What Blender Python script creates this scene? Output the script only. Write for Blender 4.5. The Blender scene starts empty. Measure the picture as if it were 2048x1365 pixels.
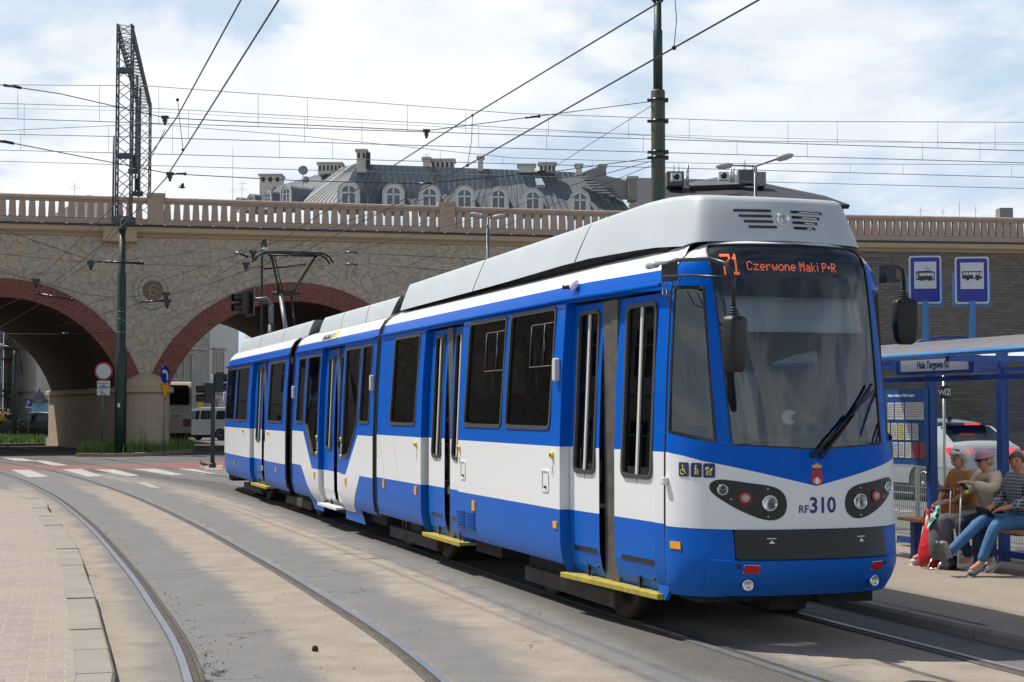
import bpy, math, random
from math import sin, cos, tan, pi, radians, sqrt, atan, atan2, exp
from mathutils import Vector, Matrix, noise
from mathutils.geometry import delaunay_2d_cdt
random.seed(7)
SC = bpy.context.scene
COL = SC.collection
# ---------------------------------------------------------------- camera model (surveyed from the photograph)
FPX = 3200.0; PIT = atan(137.5 / FPX); CAMH = 1.715
def ray(u, v):
    a = (u - 1024.0) / FPX; b = -(v - 682.5) / FPX
    return (a, cos(PIT) - b * sin(PIT), sin(PIT) + b * cos(PIT))
def gp(u, v, z=0.0):
    r = ray(u, v); t = (z - CAMH) / r[2]
    return Vector((r[0] * t, r[1] * t, z))
def dp(u, v, y):
    r = ray(u, v); t = y / r[1]
    return Vector((r[0] * t, y, CAMH + r[2] * t))
THE = radians(17.7293)
TF = Vector((sin(THE), -cos(THE), 0)); TL = Vector((cos(THE), sin(THE), 0))   # tram forward, tram left
LON0 = -10.4342; LAT0 = 5.655
def tw(x, y, z=0.0):
    return TF * (LON0 + x) + TL * (LAT0 + y) + Vector((0, 0, z))
def t_of(P):
    return (P.x * TF.x + P.y * TF.y - LON0, P.x * TL.x + P.y * TL.y - LAT0, P.z)
# ---------------------------------------------------------------- materials
MATS = {}
def mat(name, col=(.5, .5, .5), rough=.6, metal=0., var=.0, vs=3., bump=0., bs=30., coat=0., spec=.5, emit=None, es=0., dist=.02, var2=None):
    """Principled with optional noise variation (var: value spread, var2: second colour mixed by noise)."""
    if name in MATS: return MATS[name]
    m = bpy.data.materials.new(name); m.use_nodes = True
    nt = m.node_tree; N = nt.nodes; L = nt.links
    b = N['Principled BSDF']
    c4 = (*col, 1)
    b.inputs['Base Color'].default_value = c4
    b.inputs['Roughness'].default_value = rough
    b.inputs['Metallic'].default_value = metal
    b.inputs['Specular IOR Level'].default_value = spec
    if coat: b.inputs['Coat Weight'].default_value = coat; b.inputs['Coat Roughness'].default_value = .06
    if emit:
        b.inputs['Emission Color'].default_value = (*emit, 1); b.inputs['Emission Strength'].default_value = es
    if var or var2 or bump:
        tc = N.new('ShaderNodeTexCoord')
    if var or var2:
        n = N.new('ShaderNodeTexNoise'); n.inputs['Scale'].default_value = vs; n.inputs['Detail'].default_value = 8; n.inputs['Roughness'].default_value = .65
        L.new(tc.outputs['Object'], n.inputs['Vector'])
        r = N.new('ShaderNodeMapRange'); r.inputs[1].default_value = .3; r.inputs[2].default_value = .7
        L.new(n.outputs['Fac'], r.inputs[0])
        mx = N.new('ShaderNodeMix'); mx.data_type = 'RGBA'
        hi = var2 if var2 else tuple(min(1, c * (1 + var)) for c in col)
        lo = col if var2 else tuple(c * (1 - var) for c in col)
        mx.inputs[6].default_value = (*lo, 1); mx.inputs[7].default_value = (*hi, 1)
        L.new(r.outputs[0], mx.inputs[0]); L.new(mx.outputs[2], b.inputs['Base Color'])
    if bump:
        n2 = N.new('ShaderNodeTexNoise'); n2.inputs['Scale'].default_value = bs; n2.inputs['Detail'].default_value = 6
        L.new(tc.outputs['Object'], n2.inputs['Vector'])
        bp = N.new('ShaderNodeBump'); bp.inputs['Strength'].default_value = bump; bp.inputs['Distance'].default_value = dist
        L.new(n2.outputs['Fac'], bp.inputs['Height']); L.new(bp.outputs[0], b.inputs['Normal'])
    MATS[name] = m
    return m
def glass(name, tint=(.1, .11, .11), f0=.04, rough=0.0, fm=1.):
    """thin pane: tinted see-through plus a Schlick reflection that is the same from both sides"""
    if name in MATS: return MATS[name]
    m = bpy.data.materials.new(name); m.use_nodes = True
    nt = m.node_tree; N = nt.nodes; L = nt.links
    for n in list(N):
        if n.type != 'OUTPUT_MATERIAL': N.remove(n)
    out = [n for n in N if n.type == 'OUTPUT_MATERIAL'][0]
    t = N.new('ShaderNodeBsdfTransparent'); t.inputs[0].default_value = (*tint, 1)
    g = N.new('ShaderNodeBsdfGlossy'); g.inputs['Roughness'].default_value = rough; g.inputs[0].default_value = (1, 1, 1, 1)
    ge = N.new('ShaderNodeNewGeometry'); d = N.new('ShaderNodeVectorMath'); d.operation = 'DOT_PRODUCT'; L.new(ge.outputs['Incoming'], d.inputs[0]); L.new(ge.outputs['Normal'], d.inputs[1])
    a = N.new('ShaderNodeMath'); a.operation = 'ABSOLUTE'; L.new(d.outputs['Value'], a.inputs[0])
    b = N.new('ShaderNodeMath'); b.operation = 'SUBTRACT'; b.inputs[0].default_value = 1; L.new(a.outputs[0], b.inputs[1])
    p = N.new('ShaderNodeMath'); p.operation = 'POWER'; p.inputs[1].default_value = 5; L.new(b.outputs[0], p.inputs[0])
    f = N.new('ShaderNodeMath'); f.operation = 'MULTIPLY_ADD'; f.inputs[1].default_value = (1 - f0) * fm; f.inputs[2].default_value = f0; L.new(p.outputs[0], f.inputs[0])
    x = N.new('ShaderNodeMixShader'); L.new(f.outputs[0], x.inputs[0]); L.new(t.outputs[0], x.inputs[1]); L.new(g.outputs[0], x.inputs[2])
    L.new(x.outputs[0], out.inputs[0])
    MATS[name] = m
    return m
# ---------------------------------------------------------------- mesh builder
def xf(M, p): return (M @ Vector(p))[:] if M is not None else tuple(p)
class MB:
    def __init__(s): s.v = []; s.f = []; s.m = []; s.s = []
    def add(s, vs, fs, m=0, smooth=False, M=None):
        o = len(s.v); s.v += [xf(M, p) for p in vs]
        for i, f in enumerate(fs):
            s.f.append([o + k for k in f]); s.m.append(m[i] if isinstance(m, (list, tuple)) else m); s.s.append(smooth)
        return s
    def box(s, x0, x1, y0, y1, z0, z1, m=0, M=None):
        vs = [(x, y, z) for z in (z0, z1) for y in (y0, y1) for x in (x0, x1)]
        return s.add(vs, [(0, 2, 3, 1), (4, 5, 7, 6), (0, 1, 5, 4), (2, 6, 7, 3), (0, 4, 6, 2), (1, 3, 7, 5)], m, False, M)
    def tube(s, pts, r, n=8, m=0, M=None, caps=True, closed=False, smooth=True):
        P = [Vector(p) for p in pts]; k = len(P); R = r if isinstance(r, (list, tuple)) else [r] * k
        vs = []; up = None
        for i in range(k):
            a = P[(i - 1) % k] if (closed or i > 0) else P[i]; b = P[(i + 1) % k] if (closed or i < k - 1) else P[i]
            d = (b - a).normalized()
            if up is None: up = Vector((0, 0, 1)) if abs(d.z) < .9 else Vector((1, 0, 0))
            x = d.cross(up).normalized(); up = x.cross(d).normalized()
            for j in range(n):
                t = 2 * pi * j / n; vs.append(P[i] + x * cos(t) * R[i] + up * sin(t) * R[i])
        fs = []
        for i in range(k if closed else k - 1):
            for j in range(n):
                a = i * n + j; b = i * n + (j + 1) % n; c = ((i + 1) % k) * n
                fs.append((a, b, c + (j + 1) % n, c + j))
        if caps and not closed: fs.append(tuple(range(n))[::-1]); fs.append(tuple((k - 1) * n + j for j in range(n)))
        return s.add(vs, fs, m, smooth, M)
    def lathe(s, prof, n=16, m=0, M=None, smooth=True):
        """profile of (r, z) about local Z"""
        vs = []; fs = []
        for r, z in prof:
            for j in range(n): vs.append((r * cos(2 * pi * j / n), r * sin(2 * pi * j / n), z))
        for i in range(len(prof) - 1):
            for j in range(n): fs.append((i * n + j, i * n + (j + 1) % n, (i + 1) * n + (j + 1) % n, (i + 1) * n + j))
        fs.append(tuple(range(n))[::-1]); fs.append(tuple((len(prof) - 1) * n + j for j in range(n)))
        return s.add(vs, fs, m, smooth, M)
    def ball(s, c, r, m=0, n=12, k=8, M=None):
        r = r if isinstance(r, (list, tuple)) else (r, r, r)
        T = Matrix.Translation(c) @ Matrix.Diagonal((*r, 1))
        if M is not None: T = M @ T
        return s.lathe([(sin(pi * i / k) if 0 < i < k else .02, -cos(pi * i / k)) for i in range(k + 1)], n, m, T)
    def prism(s, poly, fn, d0, d1, m=0, M=None, smooth=False, cap=True):
        """poly 2D list; fn(a, b, d) -> 3D point"""
        n = len(poly)
        vs = [fn(a, b, d0) for a, b in poly] + [fn(a, b, d1) for a, b in poly]
        fs = [(i, (i + 1) % n, n + (i + 1) % n, n + i) for i in range(n)]
        if cap: fs += [tuple(range(n))[::-1], tuple(range(n, 2 * n))]
        return s.add(vs, fs, m, smooth, M)
    def sheet(s, outline, fn, holes=(), cuts=(), mf=0, smooth=False, M=None):
        """triangulated 2D region with holes and constraint lines, mapped by fn(a, b)"""
        V2 = []; E = []
        def loop(p, close=True):
            o = len(V2); V2.extend([Vector(q) for q in p]); k = len(p)
            E.extend([(o + i, o + (i + 1) % k) for i in range(k if close else k - 1)])
        loop(outline)
        for h in holes: loop(h)
        for c in cuts: loop(c, False)
        r = delaunay_2d_cdt(V2, E, [], 0, 1e-5)
        vs = [fn(p[0], p[1]) for p in r[0]]; fs = []; ms = []; used = {}
        for t in r[2]:
            c = sum((r[0][i] for i in t), Vector((0, 0))) / len(t)
            if not inside(c, outline) or any(inside(c, h) for h in holes): continue
            fs.append(tuple(used.setdefault(i, len(used)) for i in t)); ms.append(mf(c[0], c[1]) if callable(mf) else mf)
        vs = [vs[i] for i in used]
        return s.add(vs, fs, ms, smooth, M)
    def build(s, name, mats, parent=None, loc=None, rz=0., bevel=0., M=None):
        me = bpy.data.meshes.new(name)
        vv = [tuple(p) for p in s.v]
        me.from_pydata(vv, [], s.f); me.update()
        if not isinstance(mats, (list, tuple)): mats = [mats]
        for k in mats: me.materials.append(k)
        me.polygons.foreach_set('material_index', [min(i, len(mats) - 1) for i in s.m])
        me.polygons.foreach_set('use_smooth', s.s)
        o = bpy.data.objects.new(name, me); COL.objects.link(o)
        if parent: o.parent = parent
        if loc is not None: o.location = loc
        if rz: o.rotation_euler.z = rz
        if bevel:
            b = o.modifiers.new('bevel', 'BEVEL'); b.width = bevel; b.segments = 2; b.limit_method = 'ANGLE'; b.angle_limit = radians(40)
        return o
def inside(p, poly):
    x, y = p[0], p[1]; c = False; n = len(poly); j = n - 1
    for i in range(n):
        xi, yi = poly[i]; xj, yj = poly[j]
        if (yi > y) != (yj > y) and x < (xj - xi) * (y - yi) / (yj - yi) + xi: c = not c
        j = i
    return c
def rpoly(pts, r, n=4):
    """round the corners of a polygon"""
    out = []; k = len(pts); R = r if isinstance(r, (list, tuple)) else [r] * k
    for i in range(k):
        p = Vector(pts[i]); a = Vector(pts[i - 1]); b = Vector(pts[(i + 1) % k]); q = R[i]
        if q <= 0: out.append(tuple(p)); continue
        da = (a - p); db = (b - p); q = min(q, da.length * .45, db.length * .45)
        A = p + da.normalized() * q; B = p + db.normalized() * q
        for t in range(n + 1):
            t /= n; out.append(tuple(A * (1 - t) ** 2 + p * 2 * t * (1 - t) + B * t * t))
    return out
def shrink(poly, d):
    """offset a convex-ish polygon inwards by d"""
    n = len(poly); A = sum(poly[i][0] * poly[(i + 1) % n][1] - poly[(i + 1) % n][0] * poly[i][1] for i in range(n)); sg = 1 if A > 0 else -1
    out = []
    for i in range(n):
        p = Vector(poly[i]); a = p - Vector(poly[i - 1]); b = Vector(poly[(i + 1) % n]) - p
        if a.length < 1e-9: a = b
        if b.length < 1e-9: b = a
        na = Vector((-a.y, a.x)).normalized() * sg; nb = Vector((-b.y, b.x)).normalized() * sg
        m = (na + nb).normalized(); out.append(tuple(p + m * d / max(.4, m.dot(na))))
    return out
def ring(mb, outer, inner, fn, t0, t1, m=0, depth=None):
    """frame between two loops, standing t1 proud, walls down to t0. fn(a,b,off)"""
    n = len(outer); V = [fn(a, b, t0) for a, b in outer] + [fn(a, b, t1) for a, b in outer] + [fn(a, b, t1) for a, b in inner] + [fn(a, b, depth if depth is not None else t0) for a, b in inner]
    F = []
    for i in range(n):
        j = (i + 1) % n
        for k in range(3): F.append((k * n + i, k * n + j, (k + 1) * n + j, (k + 1) * n + i))
    mb.add(V, F, m, False)
def rect(a0, a1, b0, b1): return [(a0, b0), (a1, b0), (a1, b1), (a0, b1)]
def circ(cx, cy, r, n=20, ry=None): return [(cx + r * cos(2 * pi * i / n), cy + (ry or r) * sin(2 * pi * i / n)) for i in range(n)]
def tag(o, label, cat, group=None, kind=None):
    if label: o['label'] = label
    if cat: o['category'] = cat
    if group: o['group'] = group
    if kind: o['kind'] = kind
    return o
def empty(name, loc=(0, 0, 0), rz=0., label=None, cat=None, group=None):
    o = bpy.data.objects.new(name, None); COL.objects.link(o); o.location = loc; o.rotation_euler.z = rz
    o.empty_display_size = .3
    if label: tag(o, label, cat, group)
    return o
def copy_tree(o, parent=None):
    c = o.copy(); COL.objects.link(c)
    if parent is not None: c.parent = parent
    for ch in [k for k in bpy.data.objects if k.parent == o]: copy_tree(ch, c)
    return c
def itp(t, x):
    if x <= t[0][0]: return t[0][1]
    for (a, b), (c, d) in zip(t, t[1:]):
        if x <= c: return b + (d - b) * (x - a) / (c - a)
    return t[-1][1]
def frame_of(p, d, up=Vector((0, 0, 1))):
    """matrix with local Z along d at p"""
    d = Vector(d).normalized(); x = up.cross(d)
    if x.length < 1e-4: x = Vector((1, 0, 0)).cross(d)
    x.normalize(); y = d.cross(x)
    return Matrix(((x.x, y.x, d.x, p[0]), (x.y, y.y, d.y, p[1]), (x.z, y.z, d.z, p[2]), (0, 0, 0, 1)))
def text_mesh(txt, size, bold=0., extr=.0015, align='LEFT', shear=0., xs=1.):
    cu = bpy.data.curves.new('txt', 'FONT'); cu.body = txt; cu.size = size; cu.offset = bold; cu.extrude = extr; cu.align_x = align; cu.shear = shear
    cu.resolution_u = 3
    o = bpy.data.objects.new('txt', cu); COL.objects.link(o)
    dg = bpy.context.evaluated_depsgraph_get(); dg.update()
    me = bpy.data.meshes.new_from_object(o.evaluated_get(dg))
    vs = [(v.co.x * xs, v.co.y, v.co.z) for v in me.vertices]; fs = [tuple(p.vertices) for p in me.polygons]
    bpy.data.objects.remove(o); bpy.data.curves.remove(cu); bpy.data.meshes.remove(me)
    return vs, fs
def put_text(mb, txt, size, fn, m=0, **k):
    """fn(a, b, d): a right, b up, d out"""
    vs, fs = text_mesh(txt, size, **k)
    mb.add([fn(*v) for v in vs], fs, m)
def skin_obj(name, joints, edges, rad, m, parent=None, levels=2, root=0, loc=None):
    me = bpy.data.meshes.new(name); me.from_pydata([tuple(j) for j in joints], edges, []); me.update()
    o = bpy.data.objects.new(name, me); COL.objects.link(o)
    md = o.modifiers.new('skin', 'SKIN'); md.use_smooth_shade = True
    sv = me.skin_vertices[0].data
    for i, r in enumerate(rad): sv[i].radius = (r, r) if not isinstance(r, (tuple, list)) else r; sv[i].use_root = (i == root)
    s2 = o.modifiers.new('sub', 'SUBSURF'); s2.levels = levels; s2.render_levels = levels
    dg = bpy.context.evaluated_depsgraph_get(); dg.update()
    nm = bpy.data.meshes.new_from_object(o.evaluated_get(dg)); bpy.data.objects.remove(o); bpy.data.meshes.remove(me)
    nm.materials.clear(); nm.materials.append(m); nm.polygons.foreach_set('use_smooth', [True] * len(nm.polygons)); nm.name = name
    o = bpy.data.objects.new(name, nm); COL.objects.link(o)
    if parent: o.parent = parent
    if loc is not None: o.location = loc
    return o
# ---------------------------------------------------------------- camera, sky, sun
cam = bpy.data.cameras.new('camera'); co = bpy.data.objects.new('camera', cam); COL.objects.link(co)
cam.sensor_width = 36; cam.lens = 36 * FPX / 2048; cam.clip_end = 5000; cam.clip_start = .1
co.location = (0, 0, CAMH); co.rotation_euler = (pi / 2 + PIT, 0, 0); SC.camera = co
SUN = Vector((-.518, .307, 1.0)).normalized()      # towards the sun
w = bpy.data.worlds.new('World'); SC.world = w; w.use_nodes = True
nt = w.node_tree; N = nt.nodes; L = nt.links
bg = N['Background']; bg.inputs[1].default_value = .075
sky = N.new('ShaderNodeTexSky'); sky.sky_type = 'NISHITA'; sky.sun_disc = False
sky.sun_elevation = math.asin(SUN.z); sky.sun_rotation = atan2(SUN.x, SUN.y)
sky.air_density = 1.0; sky.dust_density = 1.2; sky.ozone_density = 1.0
tc = N.new('ShaderNodeTexCoord')
mp = N.new('ShaderNodeMapping'); mp.inputs['Scale'].default_value = (1.0, 1.0, 2.4); mp.inputs['Location'].default_value = (.35, .0, .12)
L.new(tc.outputs['Generated'], mp.inputs['Vector'])
n1 = N.new('ShaderNodeTexNoise'); n1.inputs['Scale'].default_value = 4.2; n1.inputs['Detail'].default_value = 9; n1.inputs['Roughness'].default_value = .56
n1.inputs['Distortion'].default_value = .25
L.new(mp.outputs[0], n1.inputs['Vector'])
r1 = N.new('ShaderNodeMapRange'); r1.interpolation_type = 'SMOOTHSTEP'; r1.inputs[1].default_value = .44; r1.inputs[2].default_value = .57
L.new(n1.outputs['Fac'], r1.inputs[0])
n2 = N.new('ShaderNodeTexNoise'); n2.inputs['Scale'].default_value = 9.; n2.inputs['Detail'].default_value = 6
L.new(mp.outputs[0], n2.inputs['Vector'])
cc = N.new('ShaderNodeValToRGB')
cc.color_ramp.elements[0].position = .35; cc.color_ramp.elements[0].color = (10.6, 11.4, 12.4, 1)
cc.color_ramp.elements[1].position = .62; cc.color_ramp.elements[1].color = (12.9, 13.0, 13.2, 1)
L.new(n2.outputs['Fac'], cc.inputs[0])
sz = N.new('ShaderNodeSeparateXYZ'); L.new(tc.outputs['Generated'], sz.inputs[0])
def er(z0, z1, a, b):
    r = N.new('ShaderNodeMapRange'); r.interpolation_type = 'SMOOTHSTEP'; r.inputs[1].default_value = z0; r.inputs[2].default_value = z1; r.inputs[3].default_value = a; r.inputs[4].default_value = b; L.new(sz.outputs[2], r.inputs[0]); return r.outputs[0]
veil = N.new('ShaderNodeMix'); veil.data_type = 'RGBA'; L.new(er(.26, .48, .85, .0), veil.inputs[0]); veil.inputs[7].default_value = (8.1, 10.0, 12.0, 1)
L.new(sky.outputs[0], veil.inputs[6])
mm = N.new('ShaderNodeMath'); mm.operation = 'MULTIPLY'; L.new(r1.outputs[0], mm.inputs[0]); L.new(er(.26, .50, 1., .14), mm.inputs[1])
mx = N.new('ShaderNodeMix'); mx.data_type = 'RGBA'
L.new(mm.outputs[0], mx.inputs[0]); L.new(veil.outputs[2], mx.inputs[6]); L.new(cc.outputs[0], mx.inputs[7])
L.new(mx.outputs[2], bg.inputs[0])
sl = bpy.data.lights.new('sun', 'SUN'); so = bpy.data.objects.new('sun', sl); COL.objects.link(so)
sl.energy = 5.0; sl.angle = radians(.8); sl.color = (1., .94, .85)
so.rotation_euler = SUN.to_track_quat('Z', 'Y').to_euler(); so.location = (0, 0, 30)
SC.view_settings.view_transform = 'Standard'; SC.view_settings.look = 'None'; SC.view_settings.exposure = 0.1; SC.view_settings.gamma = 1
# ================================================================ TRAM
tram = empty('tram', tw(0, 0, 0), atan2(TF.y, TF.x), 'three section blue and white articulated tram with RF 310 on its front', 'tram')
def paint(name, col, dirt, amt):
    """glossy coach paint with road dust low on the side panels (a real film of dust, patchy)"""
    m = bpy.data.materials.new(name); m.use_nodes = True; nt = m.node_tree; N = nt.nodes; L = nt.links
    b = N['Principled BSDF']; b.inputs['Roughness'].default_value = .3; b.inputs['Specular IOR Level'].default_value = .07; b.inputs['Coat Weight'].default_value = .05; b.inputs['Coat Roughness'].default_value = .08
    g = N.new('ShaderNodeNewGeometry'); sx = N.new('ShaderNodeSeparateXYZ'); L.new(g.outputs['Position'], sx.inputs[0])
    r = N.new('ShaderNodeMapRange'); r.inputs[1].default_value = 1.0; r.inputs[2].default_value = .38; L.new(sx.outputs[2], r.inputs[0])
    n = N.new('ShaderNodeTexNoise'); n.inputs['Scale'].default_value = 2.2; n.inputs['Detail'].default_value = 7; L.new(g.outputs['Position'], n.inputs['Vector'])
    mp = N.new('ShaderNodeMapping'); mp.inputs['Scale'].default_value = (3, 3, .6); L.new(g.outputs['Position'], mp.inputs['Vector'])
    n3 = N.new('ShaderNodeTexNoise'); n3.inputs['Scale'].default_value = 3.; n3.inputs['Detail'].default_value = 5; L.new(mp.outputs[0], n3.inputs['Vector'])
    a = N.new('ShaderNodeMath'); a.operation = 'MULTIPLY'; L.new(r.outputs[0], a.inputs[0])
    rr = N.new('ShaderNodeMapRange'); rr.inputs[1].default_value = .3; rr.inputs[2].default_value = .7; rr.inputs[3].default_value = .35; rr.inputs[4].default_value = 1.; L.new(n.outputs['Fac'], rr.inputs[0]); L.new(rr.outputs[0], a.inputs[1])
    c = N.new('ShaderNodeMapRange'); c.inputs[1].default_value = .35; c.inputs[2].default_value = .75; c.inputs[3].default_value = .0; c.inputs[4].default_value = .03; L.new(n3.outputs['Fac'], c.inputs[0])
    s = N.new('ShaderNodeMath'); s.operation = 'MULTIPLY_ADD'; s.inputs[1].default_value = amt; L.new(a.outputs[0], s.inputs[0]); L.new(c.outputs[0], s.inputs[2]); s.use_clamp = True
    mx = N.new('ShaderNodeMix'); mx.data_type = 'RGBA'; mx.inputs[6].default_value = (*col, 1); mx.inputs[7].default_value = (*dirt, 1)
    L.new(s.outputs[0], mx.inputs[0]); L.new(mx.outputs[2], b.inputs['Base Color'])
    ro = N.new('ShaderNodeMapRange'); ro.inputs[3].default_value = .25; ro.inputs[4].default_value = .65; L.new(s.outputs[0], ro.inputs[0]); L.new(ro.outputs[0], b.inputs['Roughness'])
    n4 = N.new('ShaderNodeTexNoise'); n4.inputs['Scale'].default_value = 1.1; n4.inputs['Detail'].default_value = 2; L.new(g.outputs['Position'], n4.inputs['Vector'])
    bp = N.new('ShaderNodeBump'); bp.inputs['Strength'].default_value = .12; bp.inputs['Distance'].default_value = .02; L.new(n4.outputs['Fac'], bp.inputs['Height']); L.new(bp.outputs[0], b.inputs['Normal']); L.new(bp.outputs[0], b.inputs['Coat Normal'])
    return m
M_BLUE = paint('blue_paint', (.0, .104, .53), (.06, .19, .40), .42)
M_WHITE = paint('white_paint', (.76, .78, .79), (.50, .50, .48), .35)
M_HOOD = mat('grey_roof_paint', (.50, .545, .575), .42, var=.06, vs=1.2)
M_RUB = mat('black_rubber', (.018, .018, .02), .6)
M_FRAME = mat('grey_rubber_seal', (.05, .049, .046), .5)
M_BLK = mat('black_plastic', (.006, .006, .0065), .32, var=.3, vs=8)
M_DARK = mat('underfloor_grime', (.018, .016, .014), .9, var=.5, vs=6)
M_BEAM = mat('dusty_steel_beam', (.055, .048, .04), .9, var=.5, vs=5, bump=.3, bs=20)
M_YEL = mat('yellow_step_paint', (.50, .40, .03), .6, var2=(.26, .21, .06), vs=14, bump=.4, bs=90, dist=.004)
M_POST = mat('worn_door_rubber', (.085, .078, .07), .6, var=.35, vs=9)
M_ALU = mat('aluminium', (.55, .56, .56), .35, .7)
M_CHROME = mat('chrome', (.75, .76, .78), .12, 1.)
M_AMBER = mat('amber_reflector', (.85, .38, .015), .35)
M_YELB = mat('yellow_button', (.80, .60, .03), .4)
M_RED = mat('red_reflector', (.45, .01, .01), .3)
M_NAVY = mat('navy_film', (.006, .022, .11), .4)
M_WLINE = mat('white_lettering', (.75, .75, .75), .5)
G_SIDE = glass('tinted_side_glass', (.20, .205, .20), .035, fm=.40)
G_WS = glass('windscreen_glass', (.56, .61, .63), .085)
G_LENS = glass('lens_glass', (.9, .9, .9), .05)
M_INT = mat('tram_interior', (.08, .078, .075), .7)
M_SEAT = mat('tram_seat', (.05, .07, .16), .7)
PROF = [(.30, .09), (.34, .07), (.42, .03), (.55, .005), (.8, 0), (1.4, 0), (2.0, .02), (2.6, .06), (2.68, .07), (2.78, .10), (2.85, .15), (2.9, .21), (2.95, .31), (2.99, .46), (3.02, .68), (3.03, 1.1)]
def taper(x): return itp([(-25.2, .30), (-24.7, .10), (-23.9, .03), (-22.5, 0), (-2.48, 0), (-.62, .18)], x)
def inset(x, z):
    p = itp(PROF, z); t = taper(x) * max(0., min(1., (3.0 - z) / .12)) if z > 2.88 else taper(x)
    return p + t
def side(sg, rec=0.):
    def f(x, z, off=0.): return (x, sg * (1.1 - inset(x, z) - rec + off), z)
    return f
R_, Lf = side(-1), side(1)
ZL = [.34, .42, .55, .8, 1.4, 2.0, 2.6, 2.68, 2.78, 2.85, 2.9, 2.95, 2.99, 3.02]
def liv_flat(lo, hi, top):
    def f(x, z): return 0 if z < lo else (1 if z < hi else (0 if z < top else 1))
    return f
def liv_mid(x, z):
    if z > 2.76: return 1
    up = itp([(-14.63, 1.375), (-13.874, .82), (-11.372, .82), (-10.597, 1.375)], x)
    lo = itp([(-14.8, .84), (-13.84, .315), (-11.05, .315), (-10.46, .84)], x)
    if -13.874 < x < -11.372: up = .82
    return 0 if z > up else (1 if z > lo else 0)
LA, LB, LC = liv_flat(.865, 1.40, 2.785), liv_mid, liv_flat(.80, 1.355, 2.765)
def window(poly, fn, sd, r=.07, vent=False, w=.035):
    """one side window: rubber frame and pane"""
    o = rpoly(poly, r, 4); i = shrink(o, w)
    m = MB(); ring(m, o, i, lambda a, b, t: fn(a, b, t), -.03, .010, 0, -.03)
    p = MB(); p.sheet(i, lambda a, b: fn(a, b, -.012))
    wn = p.build('window', [G_SIDE], tram); m.build('window_frame', [M_FRAME], wn)
    if vent:
        xs = [a for a, b in poly]; x0, x1 = min(xs), max(xs); z1 = max(b for a, b in poly)
        q = MB(); a0 = x0 + (x1 - x0) * .48; a1 = x1 - .07; b0 = z1 - .52; b1 = z1 - .14
        for (p0, p1) in (((a0, b0), (a1, b0)), ((a0, b0), (a0, b1)), ((a0, b1), (a1, b1)), ((a1, b0), (a1, b1)), (((a0 + a1) / 2 + .05, b0), ((a0 + a1) / 2 + .05, b1))):
            q.tube([fn(*p0, -.008), fn(*p1, -.008)], .005, 6)
        q.box(0, 1, 0, 1, 0, 1, 0, Matrix.Translation(fn((a0 + a1) / 2 + .04, (b0 + b1) / 2 - .05, -.012)) @ Matrix.Diagonal((.03, .015, .1, 1)))
        q.build('sliding_vent_frame', [mat('vent_grey', (.10, .10, .10), .5)], wn)
    return wn
def leaf(x0, x1, z0, z1, wx0, wx1, wz0, wz1, fn, liv, sg, slot=True, fold=None):
    win = rpoly(rect(wx0, wx1, wz0, wz1), .09, 5)
    out = rect(x0, x1, z0, z1); cuts = [[(x0, z), (x1, z)] for z in ZL + [.865, .82, .80, 1.40, 1.355] if z0 < z < z1]
    m = MB(); m.sheet(out, lambda a, b: fn(a, b, 0), [win], cuts, liv)
    n = len(out)
    m.prism(out, lambda a, b, d: fn(a, b, d), -.04, -.001, 2, cap=False)
    fx = fold if fold else (wx0 + wx1) / 2
    m.tube([fn(fx, z0 + .01, .001), fn(fx, wz0, .001)], .004, 4, 2)
    if slot: m.prism(rect(wx0 - .01, wx1 + .02, .535, .575), lambda a, b, d: fn(a, b, d), -.02, .003, 2)
    lf = m.build('door_leaf', [M_BLUE, M_WHITE, M_BLK], tram)
    i = shrink(win, .035); q = MB(); ring(q, win, i, fn, -.03, .014, 0, -.03); q.build('window_seal', [M_FRAME], lf)
    p = MB(); p.sheet(i, lambda a, b: fn(a, b, -.01)); p.build('door_glass', [G_SIDE], lf)
    b = MB(); b.prism(rect(fx - .017, fx + .017, wz0 + .03, wz1 - .03), lambda a, b_, d: fn(a, b_, d), -.005, .008, 0); b.build('glass_divider', [mat('pale_divider', (.6, .6, .58), .5)], lf)
    h = MB(); c = Vector(fn(x0 + (x1 - x0) * .55, z0 + .07, .012)); h.box(-.018, .018, -.010, .010, -.06, .03, 0, Matrix.Translation(c)); h.build('hinge', [M_BLK], lf)
    for zz in (z0 + .10, ):
        k = MB(); k.ball(fn(x1 - .07, zz, 0), .014, 0, 8, 6); k.build('bolt', [M_BLK], lf)
    return lf
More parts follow.
